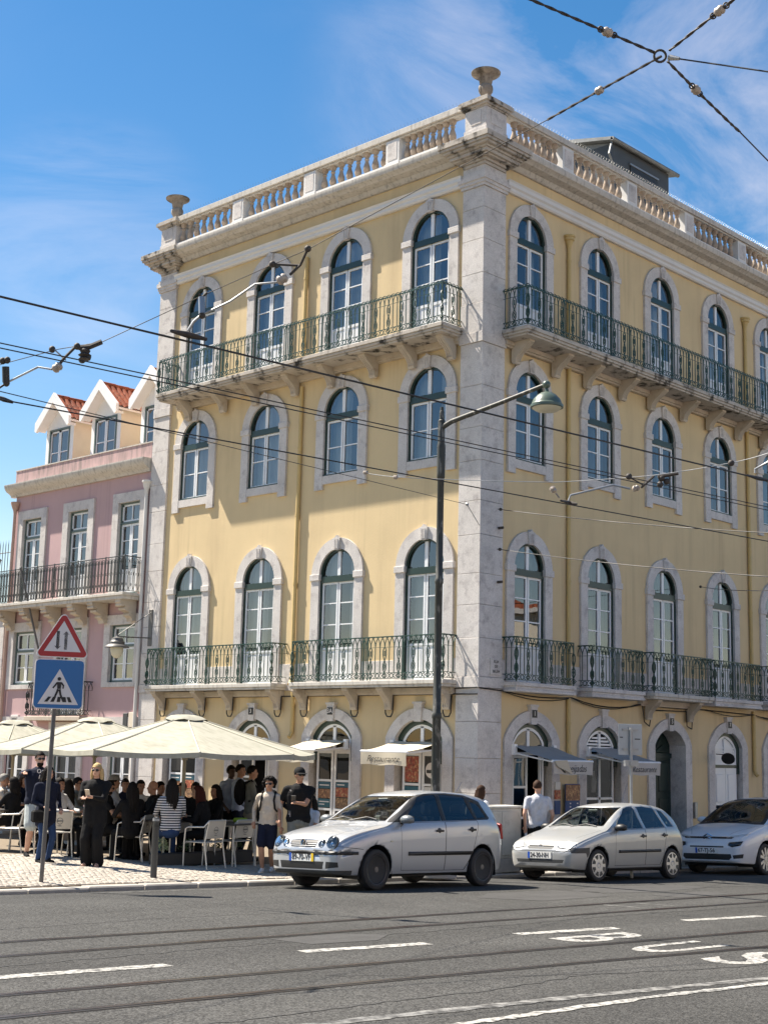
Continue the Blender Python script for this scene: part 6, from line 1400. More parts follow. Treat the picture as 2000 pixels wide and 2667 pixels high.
mpv = dict(hood=[(2.15, .45, 1.8, .66), (1.8, .66, 1.42, .76)], wb=2.84, track=1.56, hw=.91, r=.325, ra=.375, tw=.20, sill=.20, paint='paint_white', wheel='alloy', fx=1.6, tum=.34, crown=.06,
    st=[(2.33, .58, .36, .50, .45), (2.315, .66, .28, .58, .66), (2.27, .74, .24, .65, .76), (2.18, .82, .23, .72, .825), (2.02, .90, .22, .79, .865), (1.75, .985, .21, .87, .895), (1.45, 1.05, .20, .94, .91), (1.30, 1.09, .20, .96, .91), (.80, 1.37, .20, .99, .91), (.40, 1.545, .20, 1.0, .91), (.1, 1.61, .20, 1.01, .91), (-.5, 1.65, .20, 1.03, .91), (-1.3, 1.63, .20, 1.06, .91), (-1.8, 1.57, .20, 1.07, .90), (-2.05, 1.40, .22, 1.05, .87), (-2.2, 1.0, .26, .85, .80), (-2.26, .7, .34, .6, .66)],
    band=[[(1.05, 1.03), (.30, 1.50), (-.4, 1.58), (-1.5, 1.56), (-1.9, 1.12), (-1.2, 1.08)]], side_glass=[[(.85, 1.06), (.28, 1.46), (-.1, 1.50), (-.1, 1.06)], [(-.2, 1.07), (-.2, 1.51), (-1.0, 1.53), (-1.1, 1.09)], [(-1.2, 1.10), (-1.1, 1.52), (-1.5, 1.5), (-1.75, 1.13)]], sglass='glass_dark',
    ws_band=[(-.80, 1.03), (.80, 1.03), (.66, 1.585), (-.66, 1.585)], windscreen=[(-.70, 1.075), (.70, 1.075), (.58, 1.57), (-.58, 1.57)], wsx=(0.15, 1.42), rear_glass=[(-.6, 1.1), (.6, 1.1), (.5, 1.5), (-.5, 1.5)],
    front=[('grille', [(-.55, .735), (.55, .735), (.60, .765), (-.60, .765)], 'plastic_black', 0, 1), ('day_light', [(.42, .745), (.80, .80), (.83, .845), (.52, .79)], 'lamp_reflector', .003, 0), ('day_light', [(-.42, .745), (-.80, .80), (-.83, .845), (-.52, .79)], 'lamp_reflector', .003, 0), ('headlight', [(.50, .60), (.60, .565), (.76, .60), (.80, .69), (.52, .66)], 'glass_dark', .003, 0), ('headlight', [(-.50, .60), (-.60, .565), (-.76, .60), (-.80, .69), (-.52, .66)], 'glass_dark', .003, 0),
        ('intake', [(-.40, .555), (.40, .555), (.40, .585), (-.40, .585)], 'plastic_black', 0, 1), ('intake', [(-.52, .305), (.52, .305), (.58, .36), (.56, .425), (-.56, .425), (-.58, .36)], 'plastic_black', 0, 1), ('fog_recess', [(.62, .33), (.78, .345), (.80, .43), (.60, .40)], 'plastic_black', 0, 1), ('fog_recess', [(-.62, .33), (-.78, .345), (-.80, .43), (-.60, .40)], 'plastic_black', 0, 1)],
    doors=[([(.95, .30), (.95, .95), (.85, 1.04), (-.145, 1.05), (-.145, .30)], .0, .93), ([(-.15, .30), (-.15, 1.05), (-1.1, 1.07), (-1.2, .8), (-.98, .5), (-.95, .30)], -.95, .95)],
    mirror=(.80, .90, 1.08), mirror_mat='paint_white', plate=(2.333, .49), py=False, num='67-TJ-56', seats=[(.2, .40), (.2, -.40), (-.8, .4), (-.8, -.4)], dash=(.95, 1.04), rearview=(.55, 1.44), wiper=(1.34, 1.075, 1.2), dz=.12)
def mpv_extra(root, S):
    e = MB(); cx = 2.29
    for dz in (0, .055): e.tube([(cx - .03 - dz * .2, -.12, .715 + dz), (cx - .0 - dz * .25, 0, .775 + dz), (cx - .03 - dz * .2, .12, .715 + dz)], .014, 5)
    e.build('emblem', 'chrome', root)
    for sg in (-1, 1): b = MB(); b.ellipsoid((2.18, sg * .69, .385), (.02, .04, .04), 10, 6); b.build('fog_lamp', 'lamp_reflector', root, smooth=60)
    b = MB(); b.tube([(2.31 - .1 * abs(y)**2.5, y, .772) for y in np.linspace(-.6, .6, 11)], .007, 5); b.build('grille_trim', 'chrome', root)
mpv['extra'] = mpv_extra
car('white_people_carrier', mpv, 5.95, -3.30, 'white people carrier with black roof pillars cut by the right edge')
# ================================================================ people
SK = {'fair': (.52, .30, .21), 'tan': (.40, .21, .13), 'dark': (.085, .045, .03)}
for k_, c_ in SK.items(): mat('skin_' + k_, c_, .55, var=.06, vscale=12)
for k_, c_ in (('hair_black', (.012, .010, .009)), ('hair_brown', (.045, .024, .015)), ('hair_blond', (.46, .33, .16)), ('hair_red', (.05, .014, .010)), ('hair_grey', (.25, .24, .22))): mat(k_, c_, .7, var=.35, vscale=45, spec=.12)
for k_, c_ in (('navy', (.012, .015, .030)), ('black_cloth', (.011, .011, .012)), ('white_cloth', (.62, .62, .63)), ('grey_cloth', (.33, .33, .34)), ('pale_blue', (.40, .47, .60)), ('beige', (.50, .43, .35)), ('jeans', (.025, .05, .12)), ('shorts_grey', (.38, .42, .42)), ('khaki', (.30, .27, .20)), ('olive_grey', (.17, .17, .15)), ('shoe_white', (.62, .60, .58)), ('pale_grey', (.50, .51, .55))): mat(k_, c_, .85, var=.14, vscale=14, spec=.15, bump=.018, bscale=13)
def stripes():
    m = mat('striped', (.6, .6, .6), .85, var=0, spec=.15); t = m.node_tree; n = t.nodes; k = t.links; p = n['Principled BSDF']; g = n.new('ShaderNodeNewGeometry'); s = n.new('ShaderNodeSeparateXYZ'); k.new(g.outputs['Position'], s.inputs[0])
    a = n.new('ShaderNodeMath'); a.operation = 'MULTIPLY'; a.inputs[1].default_value = 1 / .042; k.new(s.outputs[2], a.inputs[0]); f = n.new('ShaderNodeMath'); f.operation = 'FRACT'; k.new(a.outputs[0], f.inputs[0]); c = n.new('ShaderNodeMath'); c.operation = 'GREATER_THAN'; c.inputs[1].default_value = .5; k.new(f.outputs[0], c.inputs[0])
    x = n.new('ShaderNodeMix'); x.data_type = 'RGBA'; x.inputs['A'].default_value = (.60, .60, .60, 1); x.inputs['B'].default_value = (.018, .02, .035, 1); k.new(c.outputs[0], x.inputs['Factor']); k.new(x.outputs['Result'], p.inputs['Base Color'])
stripes()
def capsule(b, p, q, r0, r1, n=10):
    p = Vector(p); q = Vector(q); d = q - p; L = d.length; d = d / L if L > 1e-6 else Vector((0, 0, 1)); pts = []; rs = []
    for k in (90, 60, 30): pts.append(p - d * r0 * math.sin(R(k))); rs.append(max(.001, r0 * math.cos(R(k))))
    pts.append(p); rs.append(r0); pts.append(q); rs.append(r1)
    for k in (30, 60, 90): pts.append(q + d * r1 * math.sin(R(k))); rs.append(max(.001, r1 * math.cos(R(k))))
    b.tube(pts, rs, n)
def solve2(a, c, l1, l2, hint):
    a = Vector(a); c = Vector(c); d = c - a; L = min(d.length, (l1 + l2) * .999); u = d.normalized(); c = a + u * L; x = (l1 * l1 - l2 * l2 + L * L) / (2 * L); h = math.sqrt(max(0, l1 * l1 - x * x)); hv = Vector(hint); hv = hv - u * hv.dot(u); hv = hv.normalized() if hv.length > 1e-6 else Vector((0, -1, 0)); return a + u * x + hv * h, c
def person(loc, face, H, top, bottom, skin, hair, shoe, label, group=None, sit=False, handL=None, handR=None, footL=None, footR=None, sleeve='long', legs='long', hairstyle='short', lean=0.0, head_yaw=0.0, build=1.0, extra=(), glasses=False, beard=None, cap=None, seat_h=.45, head_pitch=0, coat=False):
    """local frame: +Y forward, +X to the person's right, metres scaled to height H"""
    s = H / 1.72; root = empty('person', loc, face); prims = []
    def cp(p, q, r0, r1, m): prims.append(('c', Vector(p) * s, Vector(q) * s, r0 * s * 1.0, r1 * s * 1.0, m))
    def el(c, r, m): prims.append(('e', Vector(c) * s, Vector(r) * s, 0, 0, m))
    B = build; skm = 'skin_' + skin
    hip = Vector((0, 0, .90)) if not sit else Vector((0, -.05, (seat_h / s) + .12))
    lv = Vector((0, math.sin(lean), math.cos(lean))); chest = hip + lv * .36; neck = hip + lv * .53; headc = neck + Vector((0, .02 + .10 * math.sin(lean), 0)) + lv * .155
    # trunk
    el(hip + Vector((0, 0, -.07)), (.165 * B, .125 * B, .11), bottom); cp(hip + lv * .03 + Vector((-.06 * B, 0, 0)), hip + lv * .20 + Vector((-.065 * B, 0.005, 0)), .105 * B, .105 * B, top); cp(hip + lv * .03 + Vector((.06 * B, 0, 0)), hip + lv * .20 + Vector((.065 * B, .005, 0)), .105 * B, .105 * B, top)
    cp(hip + lv * .20 + Vector((-.07 * B, 0, 0)), chest + Vector((-.085 * B, 0, 0)), .108 * B, .112 * B, top); cp(hip + lv * .20 + Vector((.07 * B, 0, 0)), chest + Vector((.085 * B, 0, 0)), .108 * B, .112 * B, top)
    el(hip + lv * .40, (.168 * B, .118 * B, .17), top); el(hip + lv * .17 + Vector((0, .01, 0)), (.160 * B, .122 * B, .19), top); cp(hip + lv * .0 + Vector((-.07 * B, 0, 0)), hip + lv * .0 + Vector((.07 * B, 0, 0)), .112 * B, .112 * B, top)
    shz = hip + lv * .475; cp(shz + Vector((-.165 * B, 0, -.015)), shz + Vector((.165 * B, 0, -.015)), .068, .068, top); cp(shz + Vector((0, -.01, .0)), shz + Vector((0, 0, .05)), .085, .06, top)
    cp(neck + Vector((0, 0, -.03)), headc + Vector((0, -.01, -.06)), .058, .053, skm)
    if coat: cp(hip + Vector((-.05, 0, .05)), hip + Vector((-.05, 0, -.16)), .135 * B, .14 * B, top); cp(hip + Vector((.05, 0, .05)), hip + Vector((.05, 0, -.16)), .135 * B, .14 * B, top)
    # head in its own turned frame
    Mh = Matrix.Rotation(head_yaw, 3, 'Z') @ Matrix.Rotation(head_pitch, 3, 'X')
    def hp(x, y, z): return headc + Mh @ Vector((x, y, z))
    prims.append(('e', hp(0, -.008, .03) * s, Vector((.074, .092, .092)) * s, 0, 0, skm)); prims.append(('e', hp(0, .022, -.045) * s, Vector((.056, .066, .068)) * s, 0, 0, skm)); prims.append(('e', hp(0, .092, -.012) * s, Vector((.014, .02, .024)) * s, 0, 0, skm)); prims.append(('e', hp(0, .07, -.078) * s, Vector((.026, .02, .018)) * s, 0, 0, beard or skm))
    for sg in (-1, 1): prims.append(('e', hp(sg * .074, -.01, -.005) * s, Vector((.012, .022, .03)) * s, 0, 0, skm))
    if beard: prims.append(('e', hp(0, .04, -.075) * s, Vector((.055, .052, .045)) * s, 0, 0, beard))
    # arms
    hands = []
    for sg, hand in ((-1, handL), (1, handR)):
        sh = shz + Vector((sg * .19 * B, 0, -.02)); hd = Vector(hand) if hand else sh + Vector((sg * .07, .04, -.53)); elb, hd = solve2(sh, hd, .285, .255, (sg * .6, -1, -.35)); am = top if sleeve != 'none' else skm
        cp(sh, sh + (elb - sh) * .55, .054 + .02 * (B - 1), .050, am); cp(sh + (elb - sh) * .55, elb, .052 * B if sleeve == 'long' else .043, .046 if sleeve == 'long' else .039, top if sleeve == 'long' else skm); d = (hd - elb)
        if sleeve == 'long': cp(elb, elb + d * .88, .046, .036, top)
        cp(elb, hd, .038 if sleeve != 'long' else .03, .027, skm); dn = d.normalized(); palm = hd + dn * .045; cp(hd, palm + dn * .02, .027, .031, skm); hands.append((hd, palm, dn, sg))
    # legs
    feet = []
    for sg, ft in ((-1, footL), (1, footR)):
        hj = hip + Vector((sg * .085, 0, -.02)); f = Vector(ft) if ft else (Vector((sg * .10, .0, .08)) if not sit else Vector((sg * .12, .40, .08))); kn, f = solve2(hj, f, .43, .405, (sg * .08, 1, .25 if not sit else .9))
        lm = bottom; wd = 1.0
        if legs == 'wide': cp(hj, kn, .098, .092, lm); cp(kn, f, .092, .10, lm)
        elif legs == 'shorts':
            cp(hj, hj + (kn - hj) * .86, .095 * B, .098 * B, lm); cp(kn - (kn - hj) * .2, kn, .06, .056, skm); cp(kn, kn + (f - kn) * .35, .055, .058, skm); cp(kn + (f - kn) * .35, f, .058, .034, skm)
        else: cp(hj, kn, .090 * B, .064, lm); cp(kn, kn + (f - kn) * .4, .062, .06, lm); cp(kn + (f - kn) * .4, f, .06, .048, lm)
        feet.append((f, sg))
        fz = f.z - .08; fd = Vector((sg * .12, 1, 0)).normalized(); cp(f + Vector((0, -.03, -.045)), f + fd * .15 + Vector((0, 0, -.052)), .040, .034, shoe); cp(f + Vector((0, -.02, -.01)), f + fd * .05 + Vector((0, 0, -.03)), .042, .036, shoe)
    b = MB()
    for P in prims:
        if P[0] == 'c': capsule(b, P[1], P[2], P[3], P[4], 10)
        else: b.ellipsoid(P[1], P[2], 12, 8)
    tmp = b.mesh('body', skm, fix=False); to = bpy.data.objects.new('tmp', tmp); COL.objects.link(to)
    md = to.modifiers.new('r', 'REMESH'); md.mode = 'VOXEL'; md.voxel_size = .0135; md2 = to.modifiers.new('s', 'SMOOTH'); md2.factor = .5; md2.iterations = 2
    me = bpy.data.meshes.new_from_object(to.evaluated_get(bpy.context.evaluated_depsgraph_get())); bpy.data.objects.remove(to); bpy.data.meshes.remove(tmp)
    # nearest limb decides skin or cloth
    n = len(me.polygons); cen = np.zeros(n * 3); me.polygons.foreach_get('center', cen); cen = cen.reshape(-1, 3); best = np.full(n, 9e9); mi = np.zeros(n, int); names = sorted({P[5] for P in prims})
    for P in prims:
        a = np.array(P[1])
        if P[0] == 'c':
            q = np.array(P[2]); d = q - a; t = np.clip(((cen - a) @ d) / max(1e-9, d @ d), 0, 1); dist = np.linalg.norm(cen - (a + t[:, None] * d), axis=1) - (P[3] + (P[4] - P[3]) * t)
        else: rr = np.array(P[2]); k_ = np.linalg.norm((cen - a) / rr, axis=1); dist = (k_ - 1) * rr.min()
        if P[5].startswith('skin') and not P[0] == 'e': dist = dist + .004
        w_ = dist < best; best[w_] = dist[w_]; mi[w_] = names.index(P[5])
    # fingers, grown into the same mesh
    fb = MB()
    for hd, palm, dn, sg in hands:
        side = dn.cross(Vector((0, 0, 1))); side = side.normalized() if side.length > .2 else Vector((0, 1, 0)) ; nrm = side.cross(dn).normalized()
        for k, ln in enumerate((.058, .068, .064, .050)):
            o_ = palm + dn * .022 + side * (-.024 + .016 * k); fb.tube([(o_ - dn * .015) * s, (o_ + dn * ln * .5 - nrm * .006) * s, (o_ + dn * ln * .85 - nrm * .026) * s], [.0095 * s, .009 * s, .007 * s], 6)
        o_ = hd + side * (.026 * (1 if sg > 0 else -1)) + dn * .01; fb.tube([o_ * s, (o_ + side * .018 * sg + dn * .03) * s, (o_ + side * .016 * sg + dn * .055) * s], [.011 * s, .010 * s, .008 * s], 6)
    base = [tuple(v.co) for v in me.vertices]; faces = [tuple(p.vertices) for p in me.polygons]; bpy.data.meshes.remove(me)
    full = MB(); full.v = base; full.f = faces; full.m = list(mi); full.mi = names.index(skm); full.add(fb.v, fb.f)
    body = full.build('body', names, root, smooth=70, fix=False)
    def kid(mb, nm, m, sm=60): return mb.build(nm, m, root, smooth=sm, fix=False)
    def H3(v): return Vector(v) * s
    # eyes / glasses / mouth
    if glasses:
        g = MB(); 
        for sg in (-1, 1): g.ellipsoid(H3(hp(sg * .034, .082, .012)), H3((.030, .014, .021)), 10, 6); g.tube([H3(hp(sg * .06, .075, .016)), H3(hp(sg * .08, .0, .012))], .004, 4)
        g.tube([H3(hp(-.02, .09, .018)), H3(hp(.02, .09, .018))], .004, 4); kid(g, 'sunglasses', 'sign_black')
    else:
        g = MB(); 
        for sg in (-1, 1): g.ellipsoid(H3(hp(sg * .031, .079, .012)), H3((.010, .007, .005)), 8, 5); g.ellipsoid(H3(hp(sg * .033, .076, .033)), H3((.017, .007, .0035)), 8, 5)
        kid(g, 'eyes', 'hair_brown')
    g = MB(); g.ellipsoid(H3(hp(0, .088, -.052)), H3((.022, .008, .006)), 8, 5); kid(g, 'mouth', 'skin_tan' if skin != 'dark' else 'hair_brown')
    # hair
    if hairstyle:
        h = MB(); q = random.Random(int(H * 1000) + len(label))
        nn, mm = 20, 10; vs = []
        for i in range(mm + 1):
            t = math.pi * .66 * i / mm
            for j in range(nn):
                a = 2 * math.pi * j / nn; fr = math.sin(a)                      # +Y is the face
                tt = t * (0.60 if fr > .45 else (0.78 if fr > .0 else 1.0)) * (1.15 if hairstyle in ('bob', 'long', 'curly') and fr < .3 else 1)
                k_ = 1.0 + (q.uniform(-.03, .06) if hairstyle != 'curly' else q.uniform(-.03, .20)); vs.append(H3(hp(.083 * k_ * math.sin(tt) * math.cos(a), -.012 + .103 * k_ * math.sin(tt) * math.sin(a), .032 + .104 * k_ * math.cos(tt))))
        h.add(vs, [(i * nn + j, (i + 1) * nn + j, (i + 1) * nn + (j + 1) % nn, i * nn + (j + 1) % nn) for i in range(mm) for j in range(nn)])
        if hairstyle in ('long', 'bob'):
            ln = .30 if hairstyle == 'long' else .14
            for j in range(15):
                a = math.pi + math.pi * (j + .5) / 15 * 1.0; a = math.pi * (.92 + 1.16 * j / 14)
                p0 = hp(.075 * math.cos(a), -.02 + .085 * math.sin(a), .03); p1 = hp(.088 * math.cos(a), -.03 + .095 * math.sin(a), -.07); p2 = hp(.082 * math.cos(a) + q.uniform(-.02, .02), -.055 + .085 * math.sin(a), -.07 - ln * q.uniform(.8, 1.1)); h.tube([H3(p0), H3(p1), H3((p1 + p2) / 2 + Vector((0, -.01, 0))), H3(p2)], [.028 * s, .03 * s, .028 * s, .010 * s], 6)
        if hairstyle == 'curly':
            for j in range(85):
                a = q.uniform(0, 6.28); e = q.uniform(-.75, 1.4); fr = math.sin(a)
                if fr > .35 and e < .75: continue
                h.ellipsoid(H3(hp(.112 * math.cos(e) * math.cos(a), -.02 + .125 * math.cos(e) * math.sin(a), .025 + .108 * math.sin(e))), H3((.034, .034, .032)), 6, 4)
        kid(h, 'hair', hair)
    if cap:
        h = MB(); nn, mm = 20, 6; vs = []
        for i in range(mm + 1):
            t = math.pi * .5 * i / mm
            for j in range(nn): a = 2 * math.pi * j / nn; vs.append(H3(hp(.092 * math.sin(t) * math.cos(a), -.01 + .112 * math.sin(t) * math.sin(a), .045 + .098 * math.cos(t))))
        h.add(vs, [(i * nn + j, (i + 1) * nn + j, (i + 1) * nn + (j + 1) % nn, i * nn + (j + 1) % nn) for i in range(mm) for j in range(nn)])
        v2 = []
        for j in range(9):
            a = math.pi * (.12 + .76 * j / 8); v2 += [H3(hp(.092 * math.cos(a), -.01 + .11 * math.sin(a), .047)), H3(hp(.085 * math.cos(a), .01 + .185 * math.sin(a), .030))]
        h.add(v2, [(2 * j, 2 * j + 2, 2 * j + 3, 2 * j + 1) for j in range(8)]); kid(h, 'cap', cap)
    for fn in extra: fn(root, s, dict(hip=hip * s, chest=chest * s, shz=shz * s, hands=[(h[0] * s, h[1] * s, h[2]) for h in hands], hp=lambda *a: H3(hp(*a)), kid=kid))
    tag(root, label, 'person', group); return root
def toward(p, px, py, zf=zwalk): q = hit(px, py, zf); return math.atan2(-(q.x - p.x), q.y - p.y)
def look(dx, dy): return math.atan2(-dx, dy)              # heading so that local +Y points along (dx,dy)
CAMDIR = lambda p: look(CAM.x - p.x, CAM.y - p.y)
G1 = 'people standing near the road sign'; G2 = 'people seated on the cafe terrace'
# accessories
def phone_at(i, m='sign_black'):
    def f(root, s, J): h = J['hands'][i]; b = MB(); c = h[1] + h[2] * .05; b.cbox((0, 0, 0), (.075, .012, .15)); b.xf(Matrix.Translation(c + Vector((0, .0, .05))) @ Matrix.Rotation(R(-35), 4, 'X')); J['kid'](b, 'phone', m, False)
    return f
def shoulder_bag(x, y, z, m='black_cloth', sz=(.27, .13, .19)):
    def f(root, s, J):
        b = MB(); c = J['hip'] + Vector((x, y, z)); b.cbox(c, sz); J['kid'](b, 'bag', m, False).modifiers.new('bv', 'BEVEL').width = .03
        t = MB(); t.tube([c + Vector((0, 0, sz[2] / 2)), J['shz'] + Vector((x * .2, .10, -.12)), J['shz'] + Vector((-x * .5, .05, .06)), J['shz'] + Vector((-x * .5, -.1, -.02)), c + Vector((0, -.03, sz[2] / 2))], .009, 5); J['kid'](t, 'strap', m)
    return f
def backpack(m='black_cloth'):
    def f(root, s, J):
        b = MB(); c = J['chest'] + Vector((0, -.20, -.03)); b.ellipsoid(c, (.16, .12, .25), 12, 8); J['kid'](b, 'backpack', m)
        t = MB()
        for sg in (-1, 1): t.tube([J['shz'] + Vector((sg * .10, -.12, .02)), J['shz'] + Vector((sg * .11, .0, .075)), J['shz'] + Vector((sg * .11, .11, -.06)), J['chest'] + Vector((sg * .13, .11, -.10)), J['chest'] + Vector((sg * .17, -.05, -.2))], .018, 5)
        J['kid'](t, 'straps', m)
    return f
def chest_text(lines, size, m='sign_white', dz=0.0, rot=0.0, dy=.128):
    def f(root, s, J):
        for i, tx in enumerate(lines):
            t = text_mesh(tx, size, 'shirt_print', m, .003); c = J['chest'] + Vector((.0, dy, .05 + dz - i * size * .95)); t.transform(Matrix.Translation(c) @ Matrix.Rotation(R(180), 4, 'Z') @ Matrix.Rotation(R(90), 4, 'X') @ Matrix.Rotation(rot, 4, 'Z')); link('shirt_print', t, root)
    return f
def side_stripes(m='sign_white'):
    def f(root, s, J):
        b = MB()
        for k in (-1, 0, 1): b.tube([J['chest'] + Vector((.145 + k * .012, .085 - k * .01, .10)), J['chest'] + Vector((.155 + k * .012, .085 - k * .012, -.1)), J['hip'] + Vector((.15 + k * .014, .095 - k * .014, .02))], .0035, 4)
        J['kid'](b, 'stripes', m)
    return f
# pointing man in navy
p = hit(88, 2232); person(p, CAMDIR(p) + R(18), 1.84, 'navy', 'shorts_grey', 'fair', 'hair_black', 'black_cloth', 'man in navy sweatshirt and pale shorts pointing left, sunglasses and beard', G1, handR=(.40, .50, 1.37), handL=(-.26, .06, .86), legs='shorts', glasses=True, beard='hair_black', build=1.18, extra=[chest_text(['OFF', 'IC'], .10, dz=.08, rot=R(-12), dy=.155)], footR=(.13, .02, .08), footL=(-.10, .05, .08))
p = hit(112, 2248); person(p, CAMDIR(p) + R(30), 1.60, 'navy', 'jeans', 'fair', 'hair_black', 'black_cloth', 'woman in navy jacket with quilted black bag beside the sign pole', G1, handR=(.16, .22, 1.00), handL=(-.22, .12, .95), hairstyle='bob', build=1.08, coat=True, head_yaw=R(15), extra=[shoulder_bag(.20, .16, -.06, 'black_cloth', (.28, .14, .2))])
p = hit(240, 2258); person(p, look(-.75, -.55) + R(0), 1.68, 'black_cloth', 'black_cloth', 'fair', 'hair_blond', 'skin_fair', 'blonde woman dressed in black holding a phone in front of the parasol', G1, handR=(.10, .36, 1.14), handL=(-.06, .38, 1.16), legs='wide', hairstyle='long', build=1.14, coat=True, glasses=True, extra=[phone_at(0, 'beige')])
# couple walking past the silver car
p = hit(694, 2274); couple = p; f_ = CAMDIR(p) - R(12)
person(p, f_, 1.60, 'beige', 'navy', 'tan', 'hair_black', 'shoe_white', 'curly haired woman in cream sweater and navy shorts walking by silver car', 'couple walking past the terrace', handL=(-.26, .10, .83), handR=(.27, -.02, .90), legs='shorts', hairstyle='curly', glasses=True, footR=(.06, .10, .08), footL=(-.07, -.12, .10), extra=[backpack('black_cloth')])
p2 = p + Vector((math.cos(f_), math.sin(f_), 0)) * -.52; p2.z = zwalk(p2.x, p2.y)
person(p2, f_ + R(8), 1.80, 'black_cloth', 'olive_grey', 'tan', 'hair_black', 'black_cloth', 'man in black shirt and black cap walking hand in hand past the bonnet', 'couple walking past the terrace', handR=(.30, .10, .88), handL=(.02, .36, 1.16), sleeve='short', glasses=True, cap='black_cloth', build=1.14, head_yaw=R(30), extra=[side_stripes(), phone_at(0, 'table_dark')], footR=(.10, .10, .08), footL=(-.10, -.10, .08))
def on_depth(px, depth): q = at(px, 2100, depth); return Vector((q.x, q.y, zwalk(q.x, q.y)))
G3 = 'people near the cafe doors'
p = on_depth(778, 25.3); person(p, CAMDIR(p) + R(10), 1.74, 'black_cloth', 'black_cloth', 'fair', 'hair_black', 'black_cloth', 'man in black jacket and dark cap standing behind the walking couple', G3, glasses=True, cap='navy', handR=(.2, .2, 1.0), handL=(-.2, .2, 1.0))
p = on_depth(806, 24.6); person(p, CAMDIR(p) - R(50), 1.58, 'white_cloth', 'black_cloth', 'tan', 'hair_black', 'black_cloth', 'dark haired seated woman half hidden behind the silver bonnet', G3, sit=True, hairstyle='long', sleeve='short', handR=(.15, .3, .8), handL=(-.15, .3, .8))
p = on_depth(598, 27.2); person(p, CAMDIR(p) + R(35), 1.75, 'pale_blue', 'black_cloth', 'dark', 'hair_black', 'black_cloth', 'dark skinned man in pale blue short sleeved shirt by the cafe door', G3, sleeve='short', handR=(.22, .20, .92), handL=(-.18, .2, .95))
p = on_depth(622, 27.0); person(p, CAMDIR(p) + R(60), 1.78, 'pale_blue', 'navy', 'tan', 'hair_black', 'black_cloth', 'man in blue shirt with black strap bag by the cafe door', G3, handR=(.2, .28, .95), extra=[shoulder_bag(-.15, .13, .1)])
p = on_depth(652, 26.2); person(p, CAMDIR(p) + R(95), 1.76, 'olive_grey', 'khaki', 'tan', 'hair_black', 'black_cloth', 'man in grey jacket and beige trousers with black backpack at cafe door', G3, handR=(.15, .32, 1.02), extra=[backpack()])
p = on_depth(1251, 26.9); person(p, look(.95, -.2), 1.62, 'white_cloth', 'jeans', 'tan', 'hair_brown', 'black_cloth', 'woman in white top whose head shows above the rear of the silver car', 'passers-by on the right footway', hairstyle='bob', sleeve='short')
p = on_depth(1400, 27.0); person(p, look(.62, .78), 1.78, 'pale_grey', 'black_cloth', 'fair', 'hair_brown', 'black_cloth', 'man in pale grey T-shirt and black trousers walking towards the doorway', 'passers-by on the right footway', sleeve='short', glasses=True, build=1.08, handR=(.24, .05, .86), handL=(-.24, .0, .86), head_yaw=R(-25))
# ---------------------------------------------------------------- terrace furniture
def chair_proto():
    b = MB(); sh = .44
    for sg in (-1, 1):
        b.tube([(sg * .25, .24, 0), (sg * .27, .22, sh), (sg * .27, .20, .66), (sg * .27, .14, .685), (sg * .27, -.20, .70), (sg * .22, -.27, .80)], .014, 8)
        b.tube([(sg * .25, -.28, 0), (sg * .24, -.20, sh), (sg * .22, -.27, .80)], .014, 8)
    b.tube([(-.22, -.27, .80), (.22, -.27, .80)], .014, 8); b.tube([(-.25, .22, sh - .02), (.25, .22, sh - .02)], .012, 6)
    root = b.build('cafe_chair', 'aluminium', None, smooth=50)
    s_ = MB(); s_.box(-.23, .23, -.20, .23, sh - .012, sh + .008); s_.build('seat', 'aluminium', root, bevel=.006)
    k = MB(); k.add([(-.215, -.215, sh + .06), (.215, -.215, sh + .06), (.222, -.262, .795), (-.222, -.262, .795), (-.215, -.205, sh + .06), (.215, -.205, sh + .06), (.222, -.252, .795), (-.222, -.252, .795)], [(0, 1, 2, 3), (7, 6, 5, 4), (0, 4, 5, 1), (1, 5, 6, 2), (2, 6, 7, 3), (3, 7, 4, 0)]); bk = k.build('backrest', 'aluminium', root)
    e = MB(); e.tube([(.055 * math.cos(a), -.249, .64 + .055 * math.sin(a)) for a in np.linspace(0, 6.2832, 17)[:-1]], .004, 4, closed=True); e.box(-.05, .05, -.252, -.248, .63, .65); e.box(-.03, .03, -.243, -.238, .55, .56); e.build('backrest_mark', 'zinc', bk)
    return root
ch0 = chair_proto(); used = [False]
def chair(loc, face, label):
    o = ch0 if not used[0] else tree_copy(ch0); used[0] = True
    o.location = loc; o.rotation_euler = (0, 0, face); tag(o, label, 'chair', 'aluminium cafe chairs')
def table(loc, face, label, m='table_dark', w_=.7, h=.74):
    b = MB(); b.box(-w_ / 2, w_ / 2, -w_ / 2, w_ / 2, h - .03, h); root = b.build('cafe_table', m, None, bevel=.006); root.location = loc; root.rotation_euler = (0, 0, face)
    for sx in (-1, 1):
        for sy in (-1, 1): l = MB(); l.tube([(sx * (w_ / 2 - .05), sy * (w_ / 2 - .05), 0), (sx * (w_ / 2 - .05), sy * (w_ / 2 - .05), h - .03)], .016, 8); l.build('leg', 'aluminium', root, smooth=50)
    tag(root, label, 'table', 'cafe tables'); return root
def gp(px, py): return hit(px, py)
def grd(x, y): return Vector((x, y, zwalk(x, y)))
T1 = gp(275, 2236); T1 = grd(T1.x + .25, T1.y + .35); table(T1, R(20), 'wooden topped cafe table with napkin box behind the blonde woman', 'table_wood')
T2 = grd(-7.3, 1.0); table(T2, R(15), 'dark cafe table with red can in front of the striped shirt', 'table_dark')
T3 = grd(-6.5, .2); table(T3, R(10), 'dark cafe table right of the striped shirt, under the parasol', 'table_dark')
T4 = grd(-8.7, 4.6); table(T4, R(25), 'cafe table behind the pointing man at the left', 'table_dark')
T5 = grd(-6.0, .75); table(T5, R(5), 'pale cafe table near the group at the cafe door', 'aluminium')
